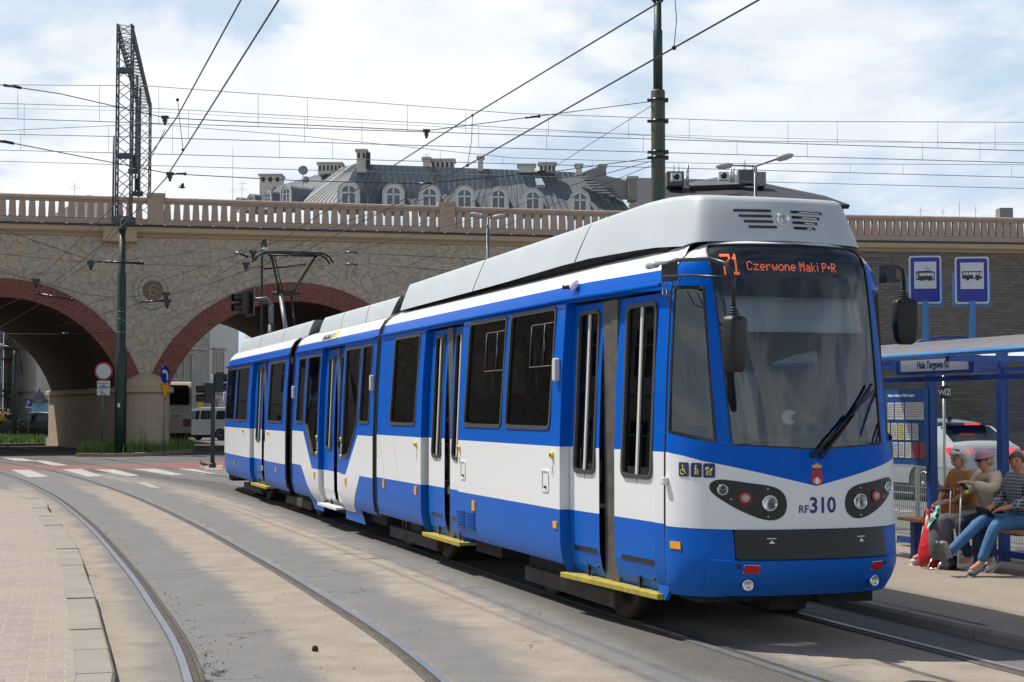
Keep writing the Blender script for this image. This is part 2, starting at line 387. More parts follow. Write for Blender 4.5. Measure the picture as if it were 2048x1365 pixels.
def door_unit(xa, xb, z1, rec, liv, leaves, post, sg=-1, zb=.33, slot=True):
    """xa rear edge, xb front edge of the opening on the body plane; rec(x) extra inset"""
    fn = lambda x, z, off=0.: (x, sg * (1.1 - inset(x, z) - rec(x) + off), z)
    for (a, b, wa, wb) in leaves: leaf(a, b, zb, z1 - .02, wa, wb, leaf_wz[0], leaf_wz[1], fn, liv, sg, slot)
    p = MB(); a, b = post; c = (a + b) / 2
    p.prism(rect(a, c - .01, zb, z1 - .02), lambda x, z, d: fn(x, z, d), -.03, .022)
    p.prism(rect(c + .01, b, zb, z1 - .02), lambda x, z, d: fn(x, z, d), -.03, .03)
    p.build('door_post', [M_POST], tram)
    # reveals: rear and front cheeks, lintel
    m = MB()
    base = lambda x, z: (x, sg * (1.1 - inset(x, z)), z)
    zs = [.34] + [z for z in ZL if .34 < z < z1] + [.8, .82, .865, 1.355, 1.4, z1]; zs = sorted(set(zs))
    for x in (xa, xb):
        for za, zc in zip(zs, zs[1:]):
            q0, q1 = Vector(base(x, za)), Vector(base(x, zc)); i0, i1 = Vector(fn(x, za, -.05)), Vector(fn(x, zc, -.05))
            m.add([q0, q1, i1, i0], [(0, 1, 2, 3)], liv(x, (za + zc) / 2))
    m.add([base(xa, z1), base(xb, z1), fn(xb, z1, -.05), fn(xa, z1, -.05)], [(0, 1, 2, 3)], 2)
    m.box(xa + .05, xb - .05, min(sg * (1.03), sg * .98), max(sg * 1.03, sg * .98), z1 - .03, z1 - .002, 2) if False else None
    m.build('door_reveal', [M_BLUE, M_WHITE, M_BLK], tram)
leaf_wz = (1.18, 2.55)
def shell(name, x0, x1, out, holes, cuts, liv, sg):
    fn = side(sg)
    xl = [[(x0, z), (x1, z)] for z in ZL + [.865, .80, 1.40, 1.355, 2.785, 2.765, 2.76] if .34 <= z < 3.03]
    m = MB(); m.sheet(out, lambda a, b: fn(a, b, 0), holes, xl + cuts, liv, smooth=True)
    return m.build(name, [M_BLUE, M_WHITE], tram)
def opening_poly(w, r=.07): return rpoly(w, r, 4)
# ---- windows (side outlines in metres along the tram and height)
WA = [[(-8.75, 1.53), (-7.50, 1.53), (-7.42, 2.60), (-8.68, 2.60)], [(-5.46, 1.54), (-4.17, 1.54), (-4.12, 2.615), (-5.41, 2.615)], [(-4.05, 1.54), (-2.74, 1.54), (-2.70, 2.62), (-4.01, 2.62)]]
WB = [[(-15.30, 1.50), (-14.66, 1.50), (-14.62, 2.56), (-15.26, 2.56)], [(-14.50, 1.50), (-13.93, 1.03), (-13.47, 1.03), (-13.43, 2.56), (-14.46, 2.56)],
      [(-11.62, 1.05), (-11.22, 1.05), (-10.64, 1.52), (-10.60, 2.575), (-11.58, 2.575)], [(-10.53, 1.53), (-9.92, 1.53), (-9.88, 2.58), (-10.49, 2.58)]]
WC = [[(-24.15, 1.49), (-22.50, 1.49), (-22.42, 2.58), (-24.05, 2.58)], [(-22.32, 1.49), (-20.72, 1.49), (-20.66, 2.57), (-22.26, 2.57)], [(-18.18, 1.49), (-16.62, 1.49), (-16.56, 2.56), (-18.12, 2.56)]]
# openings
DA2 = (-7.22, -5.66); DA1 = (-2.48, -.80); DB = (-13.36, -11.72); DC = (-20.30, -18.42); ZD = 2.625
def bot(x0, x1, z, doors):
    out = [(x0, z)]
    for a, b, zz in doors: out += [(a, z), (a, zz), (b, zz), (b, z)]
    return out + [(x1, z)]
outA = bot(-9.45, -.62, .40, [(*DA2, ZD), (*DA1, ZD)]) + [(-.62, 3.03), (-9.45, 3.03)]
outAl = [(-9.45, .40), (-.62, .40), (-.62, 3.03), (-9.45, 3.03)]
outB = [(-15.62, .36), (-14.34, .36), (-14.05, .19), (-13.36, .19), (-13.36, ZD), (-11.72, ZD), (-11.72, .19), (-10.45, .19), (-10.62, .37), (-9.62, .37), (-9.62, 3.03), (-15.62, 3.03)]
outBl = [(-15.62, .36), (-14.34, .36), (-14.05, .19), (-10.45, .19), (-10.62, .37), (-9.62, .37), (-9.62, 3.03), (-15.62, 3.03)]
outC = bot(-24.9, -16.2, .35, [(*DC, ZD - .02)]) + [(-16.2, 3.03), (-24.9, 3.03)]
outCl = [(-24.9, .35), (-16.2, .35), (-16.2, 3.03), (-24.9, 3.03)]
xgrid = lambda a, b, st=.62: [[(a + i * st, .3), (a + i * st, 3.05)] for i in range(1, int((b - a) / st))]
shell('body_panel', -9.45, -.62, outA, [opening_poly(w) for w in WA], xgrid(-2.48, -.62, .31), LA, -1)
vb = [[(-14.63, 1.375), (-13.874, .82), (-11.372, .82), (-10.597, 1.375)], [(-14.8, .84), (-13.84, .315), (-11.05, .315), (-10.46, .84)], [(-15.62, 1.375), (-14.63, 1.375)], [(-10.597, 1.375), (-9.62, 1.375)], [(-15.62, .84), (-14.8, .84)], [(-10.46, .84), (-9.62, .84)]]
shell('body_panel', -15.62, -9.62, outB, [opening_poly(w) for w in WB], vb, LB, -1)
shell('body_panel', -24.9, -16.2, outC, [opening_poly(w) for w in WC], xgrid(-24.9, -22.3, .4), LC, -1)
FWA = [[(-8.75, 1.53), (-7.50, 1.53), (-7.50, 2.60), (-8.75, 2.60)]] + [[(x, 1.54), (x + 1.25, 1.54), (x + 1.25, 2.6), (x, 2.6)] for x in (-7.3, -5.85, -4.4, -2.95)]
FWB = [[(x, 1.54), (x + 1.2, 1.54), (x + 1.2, 2.56), (x, 2.56)] for x in (-15.3, -13.9, -12.5, -11.1)]
FWC = [[(x, 1.5), (x + 1.35, 1.5), (x + 1.35, 2.56), (x, 2.56)] for x in (-24.2, -22.6, -21.0, -19.4, -17.8)]
shell('body_panel', -9.45, -.62, outAl, [opening_poly(w) for w in FWA], xgrid(-2.48, -.62, .31), LA, 1)
shell('body_panel', -15.62, -9.62, outBl, [opening_poly(w) for w in FWB], vb, LB, 1)
shell('body_panel', -24.9, -16.2, outCl, [opening_poly(w) for w in FWC], xgrid(-24.9, -22.3, .4), LC, 1)
for k, wv in enumerate(WA): window(wv, R_, -1, .085, vent=k > 0)
for wv in WB: window(wv, R_, -1, .08)
for wv in WC: window(wv, R_, -1, .07)
for wv in FWA + FWB + FWC: window(wv, Lf, 1, .07)
# ---- doors
recA1 = lambda x: itp([(-2.5, .09), (-.8, .02)], x)
door_unit(*DA1, ZD, recA1, LA, [(-2.47, -1.86, -2.38, -1.93), (-1.56, -.81, -1.42, -.86)], (-1.855, -1.565))
recD = lambda x: .07
door_unit(*DA2, ZD, recD, LA, [(-7.12, -6.45, -6.98, -6.58), (-6.22, -5.67, -6.14, -5.78)], (-6.445, -6.225))
leaf_wz = (1.13, 2.50)
door_unit(*DB, ZD, recD, LB, [(-13.30, -12.52, -13.10, -12.66), (-12.28, -11.73, -12.2, -11.83)], (-12.51, -12.29), zb=.31, slot=False)
door_unit(*DC, ZD - .02, recD, LC, [(-20.2, -19.25, -19.95, -19.42), (-18.98, -18.43, -18.9, -18.52)], (-19.24, -18.99))
# ---- rear end of the last car, closing bulkheads, floor and ceiling
m = MB()
zz = [.35, .55, .8, 1.355, 2.0, 2.6, 2.765, 2.9, 2.99]
for a, b in zip(zz, zz[1:]):
    ya, yb = 1.1 - inset(-24.9, a), 1.1 - inset(-24.9, b)
    c = LC(0, (a + b) / 2)
    m.add([(-24.9, -ya, a), (-24.9, -yb, b), (-25.5, -yb * .75, b), (-25.55, -ya * .75, a), (-25.5, yb * .75, b), (-25.55, ya * .75, a), (-24.9, yb, b), (-24.9, ya, a)], [(0, 1, 2, 3), (3, 2, 4, 5), (5, 4, 6, 7)], c, True)
m.build('rear_end', [M_BLUE, M_WHITE], tram)
fl = MB()
for a, b, z, yy in ((-9.4, -2.6, .88, 1.0), (-2.6, -.75, .88, .80), (-15.6, -9.65, .42, .98), (-24.4, -16.25, .88, 1.0)):
    fl.box(a, b, -yy, yy, z - .08, z)
    fl.box(a, b, -.62, .62, 2.86, 2.9)
fl.box(-9.42, -9.38, -1.0, 1.0, .4, .9); fl.box(-.72, -.7, -.8, .8, .4, .88)
fl.build('interior_floor', [M_INT], tram)
bw = MB()
for x0 in (-9.65, -16.25):
    pr = [(1.04 - itp(PROF, z), z) for z in (.5, .8, 1.4, 2.0, 2.6, 2.78, 2.9, 2.97)]
    ringp = [(-y, z) for y, z in pr] + [(y, z) for y, z in pr[::-1]]
    xs_ = [x0 + i * (.9 if x0 > -12 else .7) / 8 * .25 - .0 for i in range(9)]
    L0 = .24 if x0 > -12 else .7
    n = len(ringp); V = []; F = []
    for i in range(13):
        s_ = .0 if i % 2 == 0 else -.035
        for (y, z) in ringp: V.append((x0 + L0 * i / 12, y * (1 + s_), .5 + (z - .5) * (1 + s_ * .3)))
    for i in range(12):
        for j in range(n - 1): F.append((i * n + j, i * n + j + 1, (i + 1) * n + j + 1, (i + 1) * n + j))
    bw = MB(); bw.add(V, F, 0); bw.build('bellows', [M_RUB], tram)
# edge trims beside the bellows (dark slanting lips)
for x in (-9.47, -9.60, -15.64, -16.18):
    for sg in (-1, 1):
        fn = side(sg); q = MB(); q.tube([fn(x, z, .0) for z in (.42, .6, .8, 1.4, 2.0, 2.6, 2.75, 2.85, 2.92, 2.97, 3.0)], .02, 6); q.build('joint_trim', [M_RUB], tram)
# ---- gutters
for x0, x1, z0, z1, c in ((-9.4, -.70, 2.655, 2.655, 0), (-15.55, -9.7, 2.645, 2.645, 0), (-24.85, -16.25, 2.635, 2.635, 0)):
    q = MB(); n = 24; pts = [(x0 + (x1 - x0) * i / n, z0) for i in range(n + 1)]
    def fg(x, z):
        y = 1.1 - itp(PROF, z) - taper(min(x, -.62)) * .78
        return y
    V = []; F = []
    for x, z in pts:
        y = fg(x, z); V += [(x, -(y + .002), z - .012), (x, -(y + .04), z - .004), (x, -(y + .04), z + .012), (x, -(y - .01), z + .03)]
    for i in range(n):
        for j in range(3): F.append((i * 4 + j, i * 4 + j + 1, i * 4 + 4 + j + 1, i * 4 + 4 + j))
    F += [(0, 1, 2, 3), tuple(n * 4 + k for k in (3, 2, 1, 0))]
    q.add(V, F); q.build('rain_gutter', [M_BLUE], tram)
# ---- interior seats, poles
st = MB(); st.box(-.22, .22, -.21, .21, .38, .44); st.box(-.24, -.19, -.21, .21, .44, 1.0); st.box(-.05, .05, -.05, .05, 0, .38)
first = None
for car, xs, z in ((0, (-8.4, -7.6, -5.2, -4.3, -3.4), .88), (1, (-15.0, -14.2, -10.9, -10.2), .42), (2, (-24, -23.1, -22.2, -21.3, -17.8, -17.0), .88)):
    for x in xs:
        for y in (-.78, -.3, .75):
            if first is None: first = st.build('seat', [M_SEAT], tram, (x, y, z), bevel=.02)
            else:
                c = first.copy(); COL.objects.link(c); c.parent = tram; c.location = (x, y, z)
for x in (-8.0, -6.9, -5.6, -3.0, -13.2, -11.9, -20.0, -18.6):
    q = MB(); q.tube([(x, -.55, .5 if -15 < x < -10 else .88), (x, -.55, 2.86)], .017, 8); q.build('grab_pole', [mat('pole_yellow', (.6, .45, .05), .4) if x < -3.1 else mat('pole_red', (.55, .03, .03), .4)], tram)
# driver's cab partition, desk and seat
q = MB(); q.box(-1.62, -1.58, -.80, .86, .88, 1.5); q.box(-1.62, -1.58, -.80, -.1, 2.3, 2.86); q.build('cab_partition', [M_INT], tram)
q = MB(); q.add([(-.50, -.86, 1.40), (-.50, .86, 1.40), (-.08, .62, 1.47), (-.02, .3, 1.48), (0 - .02, -.3, 1.48), (-.08, -.62, 1.47), (-.50, -.86, .9), (-.50, .86, .9)], [(0, 1, 2, 3, 4, 5), (0, 6, 7, 1)]); q.build('dashboard', [mat('dash_grey', (.34, .34, .33), .6)], tram)
q = MB(); q.box(-1.25, -.85, -.3, .18, 1.2, 1.32); q.box(-1.33, -1.22, -.28, .16, 1.3, 2.02); q.build('driver_seat', [mat('seat_grey', (.35, .36, .37), .7)], tram, bevel=.03)
q = MB(); q.lathe([(.02, -.03), (.052, -.025), (.058, 0), (.052, .02), (.02, .025)], 20, 0, frame_of((-.16, -.13, 1.66), (1, 0, .1))); q.lathe([(.025, 0), (.03, .03), (.005, .034)], 14, 1, frame_of((-.13, -.10, 1.655), (1, 0, .1))); q.box(-.185, -.155, -.145, -.12, 1.48, 1.62, 1)
q.build('dashboard_camera', [mat('white_plastic', (.8, .8, .8), .35), M_BLK], tram)
# roller blind behind the upper half of the screen
q = MB(); q.add([(-.36, -.55, 2.56), (-.36, .56, 2.56), (-.30, .56, 2.30), (-.30, -.55, 2.30)], [(0, 1, 2, 3)]); q.tube([(-.295, -.55, 2.30), (-.295, .56, 2.30)], .008, 6)
q.build('roller_blind', [mat('grey_blind', (.50, .54, .60), .8)], tram)
# ================= nose
HWM = [(.30, .84), (.36, .88), (.44, .91), (.55, .92), (.9, .925), (1.4, .922), (2., .90), (2.6, .865), (2.68, .85), (2.78, .82), (2.85, .77), (2.9, .72), (2.95, .64), (2.99, .53), (3.02, .38)]
XFM = [(.30, -.30), (.36, -.20), (.415, -.13), (.487, -.04), (.57, .03), (.64, .05), (.86, .01), (1.45, 0.), (2.0, -.105), (2.4, -.19), (2.86, -.3), (2.92, -.335), (2.96, -.39), (3.0, -.48), (3.02, -.52)]
def nose(y, z, off=0.):
    """surface of the cab front: y lateral, z height -> point; parametrised by plan angle through y"""
    hw = itp(HWM, z); q = min(1., abs(y) / hw); L = itp(XFM, z) + .62
    return -.62 + L * (max(0., 1 - q ** 2.6)) ** .5
def nose_p(s, z, off=0.):
    """s in [-1,1]: fraction of half width with the corners spread out"""
    a = s * pi / 2; hw = itp(HWM, z); L = itp(XFM, z) + .62
    q = abs(sin(a)) ** (1 / 1.3); y = hw * q * (1 if s >= 0 else -1); x = -.62 + L * abs(cos(a)) 
    if off:
        e = .004; p = Vector((x, y, z))
        a2 = Vector(nose_p(min(1, s + e), z)) - Vector(nose_p(max(-1, s - e), z)); b2 = Vector(nose_p(s, z + .004)) - Vector(nose_p(s, z - .004))
        n = a2.cross(b2).normalized()
        if n.x < 0 and abs(s) < .9: n = -n
        if abs(s) >= .9 and n.y * s < 0: n = -n
        return tuple(p + n * off)
    return (x, y, z)
def s_of(y, z):
    hw = itp(HWM, z); q = min(1., abs(y) / hw)
    return math.asin(min(1, q ** 1.3)) / (pi / 2) * (1 if y >= 0 else -1)
def SP(pts): return [(s_of(y, z), z) for y, z in pts]
wsr = rpoly([(-.615, 1.46), (0.0, 1.425), (.615, 1.46), (.64, 2.3), (.655, 2.955), (0, 2.965), (-.655, 2.955), (-.635, 2.3)], [.03, 0, .03, 0, .10, 0, .10, 0], 6)
def dense(poly, st=.05):
    o = []
    for i in range(len(poly)):
        a, b = Vector(poly[i - 1]), Vector(poly[i]); n = max(1, int((b - a).length / st))
        for k in range(1, n + 1): o.append(tuple(a.lerp(b, k / n)))
    return o
WSP = SP(dense(wsr, .06))
swl = [(-.94, 1.535), (-.70, 1.475), (-.712, 2.63), (-.862, 2.63)]
def sw_sp(sg):
    # cab side window from near the seam to the A pillar
    pts = [(-.965, 1.54), (-.60, 1.475), (-.715, 2.635), (-.955, 2.645)]
    return None
SWL = rpoly([(-.958, 1.545), (s_of(-.70, 1.475), 1.475), (s_of(-.70, 2.63), 2.63), (-.935, 2.645)], .02, 3)
SWR = [(-a, b) for a, b in SWL]
podY = [(-.748, 1.150), (-.735, 1.19), (-.677, 1.211), (-.5, 1.187), (-.372, 1.169), (-.291, 1.140), (-.248, 1.092), (-.236, 1.026), (-.253, .965), (-.308, .926), (-.376, .92), (-.454, .939), (-.564, .988), (-.656, 1.046), (-.725, 1.104)]
def closed_spline(P, n=4):
    o = []; k = len(P)
    for i in range(k):
        a, b, c, d = (Vector(P[(i + j - 1) % k]) for j in range(4))
        for t in (x / n for x in range(n)): o.append(tuple(.5 * ((2 * b) + (c - a) * t + (2 * a - 5 * b + 4 * c - d) * t * t + (3 * b - a - 3 * c + d) * t ** 3)))
    return o
PODL = SP(closed_spline(podY)); PODR = [(-a, b) for a, b in PODL]
def liv_nose(s, z):
    if z > 2.842: return 1
    y = abs(sin(abs(s) * pi / 2)) ** (1 / 1.3) * itp(HWM, z)
    v = itp([(0, 1.161), (.80, 1.347), (.925, 1.40)], y)
    return 0 if z > v else 1
vline = []
for k in range(-20, 21):
    y = k / 20 * .92; vline.append((s_of(y, 1.3), itp([(0, 1.161), (.80, 1.347), (.925, 1.40)], abs(y))))
sl = [[(i / 24, .8), (i / 24, 3.03)] for i in range(-23, 24)]
zlv = [[(-1, z), (1, z)] for z in (.9, 1.0, 1.1, 1.2, 1.3, 1.4, 1.6, 1.8, 2.0, 2.2, 2.4, 2.6, 2.68, 2.78, 2.842, 2.86, 2.9, 2.93, 2.96, 2.99)]
m = MB(); m.sheet(rect(-1, 1, .852, 3.02), lambda a, b: nose_p(a, b), [WSP, SWL, SWR, PODL, PODR], zlv + sl + [vline], liv_nose, True)
m.sheet([(-.40, -.52 - .0)] + [(.40, -.52), (.40, -.64), (-.40, -.64)], lambda a, b: (b, a, 3.021), (), (), 1)
mask = m.build('cab_front', [M_BLUE, M_WHITE], tram)
# seam
for sg in (-1, 1):
    q = MB(); q.tube([nose_p(sg * .999, z) for z in (.36, .5, .9, 1.4, 2.0, 2.6, 2.7, 2.78, 2.85, 2.9, 2.95, 2.99, 3.02)], .009, 5); q.build('panel_seam', [M_RUB], tram)
# windscreen
i1 = shrink(WSP, .022)
m = MB(); ring(m, WSP, shrink(WSP, .01), lambda a, b, t: nose_p(a, b, t), -.02, .004, 0, -.004); 
def zband(s, z): return 0 if z > 2.60 or z < 1.52 or abs(s) > .44 + .04 * (z < 3) else 1
m2 = MB(); m2.sheet(shrink(WSP, .004), lambda a, b: nose_p(a, b, -.004), (), [[(-.6, z), (.6, z)] for z in (1.52, 1.7, 1.9, 2.1, 2.3, 2.5, 2.60, 2.7, 2.8, 2.9, 2.93)] + [[(i / 24, 1.3), (i / 24, 3.0)] for i in range(-13, 14)], 0, True)
ws = m2.build('windscreen', [G_WS], tram); m.build('windscreen_seal', [M_RUB], ws)
# printed black border and header band just behind the glass
ib = rpoly([(-.555, 1.535), (0, 1.50), (.555, 1.535), (.585, 2.56), (-.585, 2.56)], [.04, 0, .04, .03, .03], 4)
m = MB(); m.sheet(shrink(WSP, .006), lambda a, b: nose_p(a, b, -.012), [SP(dense(ib, .08))], [[(-.6, z), (.6, z)] for z in (1.7, 1.9, 2.1, 2.3, 2.5, 2.7, 2.8, 2.9, 2.93)] + [[(i / 24, 1.3), (i / 24, 3.0)] for i in range(-13, 14)], 0, True)
m.build('black_border', [mat('navy_black_print', (.004, .006, .012), .5)], ws)
for sg, poly in ((-1, SWL), (1, SWR)):
    m = MB(); m.sheet(poly, lambda a, b: nose_p(a, b, -.005), (), [[(-1, z), (1, z)] for z in (1.6, 1.8, 2.0, 2.2, 2.4, 2.6)], 0, True)
    wn = m.build('cab_window', [G_WS], tram)
    q = MB(); ring(q, poly, shrink(poly, .022), lambda a, b, t: nose_p(a, b, t), -.02, .004, 0, -.01); q.build('window_seal', [M_RUB], wn)
# headlight pods
for sg, poly in ((-1, PODL), (1, PODR)):
    m = MB(); m.sheet(poly, lambda a, b: nose_p(a, b, .003), (), [[(-1, z), (1, z)] for z in (.96, 1.0, 1.05, 1.1, 1.15)] + [[(i / 30, .8), (i / 30, 1.3)] for i in range(-29, 30)], 0, True)
    m.prism(poly, lambda a, b, d: nose_p(a, b, d), -.02, .003, 0, cap=False)
    pod = m.build('headlight_pod', [M_BLK], tram)
    for y, z, r, kind in ((.366, 1.043, .058, 'headlight'), (.53, 1.079, .048, 'red_lamp'), (.672, 1.138, .040, 'indicator')):
        s = s_of(sg * y, z); c = Vector(nose_p(s, z, .004)); n = (Vector(nose_p(s, z, .03)) - Vector(nose_p(s, z, .0))).normalized(); n = (n + Vector((.8, 0, 0))).normalized()
        F = frame_of(c, n); q = MB()
        q.lathe([(r, -.02), (r * 1.02, .012), (r * .9, .02), (r * .86, .008), (r * .6, -.012), (r * .2, -.024)], 22, 0, F)
        q.lathe([(r * .2, -.024), (r * .2, .0), (r * .05, .006)], 12, 2 if kind != 'red_lamp' else 1, F)
        if kind == 'red_lamp': q.lathe([(r * .72, .0), (r * .7, .012), (.002, .016)], 18, 1, F)
        q.lathe([(r * .86, .010), (r * .5, .02), (.002, .024)], 18, 3, F)
        q.build(kind, {'headlight': [M_CHROME, M_CHROME, M_BLK, G_LENS], 'red_lamp': [mat('red_lens', (.5, .01, .012), .2), mat('pale_lens', (.62, .58, .55), .35, bump=.6, bs=200), M_BLK, G_LENS], 'indicator': [M_CHROME, M_CHROME, M_BLK, G_LENS]}[kind], pod)
    for y, z in ((.375, 1.145), (.375, .945), (.62, 1.07)):
        q = MB(); q.ball(nose_p(s_of(sg * y, z), z, .004), .008, 0, 8, 6); q.build('screw', [M_ALU], pod)
# bumper pieces
def nose_band(name, s0, s1, z0, z1, off, mt, r=.05, ns=28, rr=None):
    poly = rpoly([(s0, z0), (s1, z0), (s1, z1), (s0, z1)], rr if rr else [.02] * 4, 4)
    poly = dense(poly, .06); m = MB()
    m.sheet(poly, lambda a, b: nose_p(a, b, off), (), [[(s0, z), (s1, z)] for z in (.36, .415, .45, .487, .53, .57, .64, .7, .75, .8) if z0 < z < z1] + [[(i / 24, .2), (i / 24, 1)] for i in range(-23, 24)], 0, True)
    m.prism(poly, lambda a, b, d: nose_p(a, b, d), off - .05, off, 0, cap=False)
    return m.build(name, [mt], tram)
sb = s_of(-.605, .75)
nose_band('bumper_side', -.998, sb - .006, .35, .848, .004, M_BLUE)
nose_band('bumper_side', -sb + .006, .998, .35, .848, .004, M_BLUE)
blk = nose_band('bumper_pad', sb, -sb, .642, .848, .012, mat('black_bumper', (.007, .007, .008), .42, var=.25, vs=20, bump=.25, bs=160, dist=.003))
sl_ = s_of(-.765, .55)
low = nose_band('lower_bumper', sl_, -sl_, .372, .636, .018, M_BLUE, rr=[.09, .09, .04, .04])
# triangles on the pad
for y in (-.36, .36):
    q = MB(); fn = lambda a, b, d: nose_p(s_of(y + a, b), b, d)
    for poly in ([(-.033, .785), (.033, .785), (.033, .791), (-.033, .791)], [(-.021, .752), (.021, .752), (0, .776)]): q.prism(poly, fn, .011, .0145)
    q.build('tow_mark', [M_WLINE], blk)
for sg in (-1, 1):
    for y0, y1, z0, z1, nm, mt in ((.452, .548, .556, .604, 'reflector', M_RED),):
        q = MB(); fn = lambda a, b, d: nose_p(s_of(sg * a, b), b, d)
        q.prism(rect(y0 - .004, y1 + .004, z0 - .004, z1 + .004), fn, .012, .021, 1); q.prism(rect(y0, y1, z0, z1), fn, .012, .030, 0); q.build(nm, [mt, M_WLINE], low)
    c = Vector(nose_p(s_of(sg * .502, .487), .487, .05)); F = frame_of(c, (1, sg * .2, 0)); q = MB()
    q.lathe([(.042, -.04), (.042, .0), (.036, .006), (.033, -.006), (.02, -.02), (.008, -.024)], 18, 0, F); q.lathe([(.033, .0), (.02, .008), (.002, .01)], 16, 1, F); q.build('fog_lamp', [M_CHROME, G_LENS], low)
    q = MB(); q.lathe([(.02, -.01), (.02, .004), (.002, .004)], 14, 0, frame_of(Vector(nose_p(s_of(sg * .585, .60), .60, .018)), (1, sg * .25, 0))); q.build('plug', [M_NAVY], low)
    q = MB(); q.prism(rect(s_of(sg * .915, .72), s_of(sg * .885, .72), .693, .747), lambda a, b, d: nose_p(a, b, d), .004, .012); 
    if sg < 0: q.build('amber_marker', [M_AMBER], tram)
# number and crest
def on_nose(y0, z0, off=.004): return lambda a, b, d: nose_p(s_of(y0 + a, z0 + b), z0 + b, off + d)
q = MB(); put_text(q, 'RF', .078, on_nose(-.147, .970, .0015), bold=.001); put_text(q, '310', .158, on_nose(-.060, .970, .0015), bold=.0035, xs=.92); q.build('fleet_number', [mat('navy_number', (.012, .03, .16), .5)], tram)
q = MB(); fn = on_nose(.005, 1.165, .0)
sh = [(-.042, .10), (-.048, .045), (-.038, .018), (0, .0), (.038, .018), (.048, .045), (.042, .10)]
q.prism(rpoly(sh, .01, 3), fn, .001, .004, 0)
q.prism([(-.03, .025), (-.01, .012), (.01, .012), (.03, .025), (.03, .045), (-.03, .045)], fn, .003, .0055, 1)
for x in (-.028, 0, .028): q.prism(rect(x - .010, x + .010, .062, .118 if x else .128), fn, .003, .0056, 0)
q.prism(rect(-.012, .012, .012, .058), fn, .004, .007, 2)
cr = [(-.034, .128), (.034, .128), (.042, .150), (.022, .143), (.018, .162), (.008, .147), (0, .168), (-.008, .147), (-.018, .162), (-.022, .143), (-.042, .150)]
q.prism(cr, fn, .002, .006, 1); q.build('city_crest', [mat('crest_red', (.42, .01, .03), .4), mat('crest_gold', (.75, .42, .05), .4), mat('crest_pale', (.75, .75, .8), .4)], tram)
# pictograms
for k, (y0, y1) in enumerate(((-.890, -.850), (-.840, -.787), (-.779, -.715))):
    s0, s1 = s_of(y0, 1.27), s_of(y1, 1.27); zc = 1.278 - k * .002; sc = (s1 - s0) / .094; q = MB(); fn = lambda a, b, d: nose_p((s0 + s1) / 2 + a * sc, zc + b, d)
    q.prism(rpoly(rect(-.047, .047, -.052, .052), .012, 3), fn, .001, .004, 0)
    def ln(pts, r=.0035):
        for (a0, b0), (a1, b1) in zip(pts, pts[1:]): q.tube([fn(a0, b0, .0045), fn(a1, b1, .0045)], r, 5, 1)
    if k == 0: ln([(-.006, .012), (-.006, -.01), (.012, -.01), (.02, -.028), (.026, -.026)]); ln([(-.004, .004), (.012, .004)]); ln([(-.01 + .02 * cos(t) , -.018 + .018 * sin(t)) for t in [1.9 + i * .45 for i in range(9)]]); ln(circ(-.006, .026, .005, 8))
    if k == 1: ln([(-.012, -.035), (-.002, -.008), (-.002, .016), (.010, .004)]); ln([(.008, -.035), (-.002, -.008)]); ln([(-.002, .016), (-.014, -.002)]); ln([(.018, -.035), (.014, .004)]); ln(circ(-.001, .028, .005, 8))
    if k == 2: ln([(-.024, .018), (-.016, -.008), (.016, -.008), (.024, .012), (.03, .016)]); ln([(-.018, .022 )] + [(-.004 + .02 * cos(t), .004 + .02 * sin(t)) for t in (2.6, 2.1, 1.6)] + [(-.004, .004), (.022, .004)]); ln(circ(-.012, -.024, .008, 10)); ln(circ(.013, -.024, .008, 10))
    q.build('pictogram', [M_NAVY, mat('picto_yellow', (.75, .68, .12), .5)], tram)
# marker lamp by the seam, wiper
q = MB(); q.prism(rpoly(rect(-.985, -.935, 1.158, 1.215), .01, 3), lambda a, b, d: nose_p(a, b, d), 0, .045); q.build('side_indicator', [mat('pale_lamp', (.7, .7, .68), .3)], tram, bevel=.008)
q = MB(); n0 = lambda y, z, o: nose_p(s_of(y, z), z, o)
q.tube([n0(-.028, 1.387, .03), n0(.1, 1.50, .05), n0(.3, 1.68, .05)], .011, 6); q.tube([n0(.035, 1.387, .03), n0(.14, 1.49, .05), n0(.32, 1.67, .05)], .008, 6)
q.tube([n0(.02, 1.36, .035), n0(.17, 1.53, .035), n0(.34, 1.70, .03), n0(.53, 1.90, .03)], .012, 6); q.tube([n0(.06, 1.40, .02), n0(.22, 1.57, .02), n0(.40, 1.74, .02), n0(.57, 1.86, .02)], .007, 6)
q.ball(n0(-.03, 1.387, .02), .022); q.ball(n0(.035, 1.387, .02), .02); q.build('windscreen_wiper', [M_BLK], tram)
# destination display
FONT = {'C': '01110 10001 10000 10000 10000 10001 01110', 'z': '00000 00000 11111 00010 00100 01000 11111', 'e': '00000 00000 01110 10001 11111 10000 01110', 'r': '00000 00000 10110 11001 10000 10000 10000', 'w': '00000 00000 10001 10001 10101 10101 01010',
 'o': '00000 00000 01110 10001 10001 10001 01110', 'n': '00000 00000 10110 11001 10001 10001 10001', 'M': '10001 11011 10101 10101 10001 10001 10001', 'a': '00000 00000 01110 00001 01111 10001 01111', 'k': '10000 10000 10010 10100 11000 10100 10010', 'i': '1 0 1 1 1 1 1',
 'P': '11110 10001 10001 11110 10000 10000 10000', '+': '000 000 010 111 010 000 000', 'R': '11110 10001 10001 11110 10100 10010 10001', '7': '11111 00001 00010 00100 01000 01000 01000', '1': '010 110 010 010 010 010 111', ' ': '00 00 00 00 00 00 00'}
q = MB(); q.add([(-.312, -.60, 2.90), (-.312, .60, 2.90), (-.285, .60, 2.68), (-.285, -.60, 2.68)], [(0, 1, 2, 3)]); 
def disp(y, z, o): return Vector(nose_p(s_of(y, z), z, -.0095 + o))
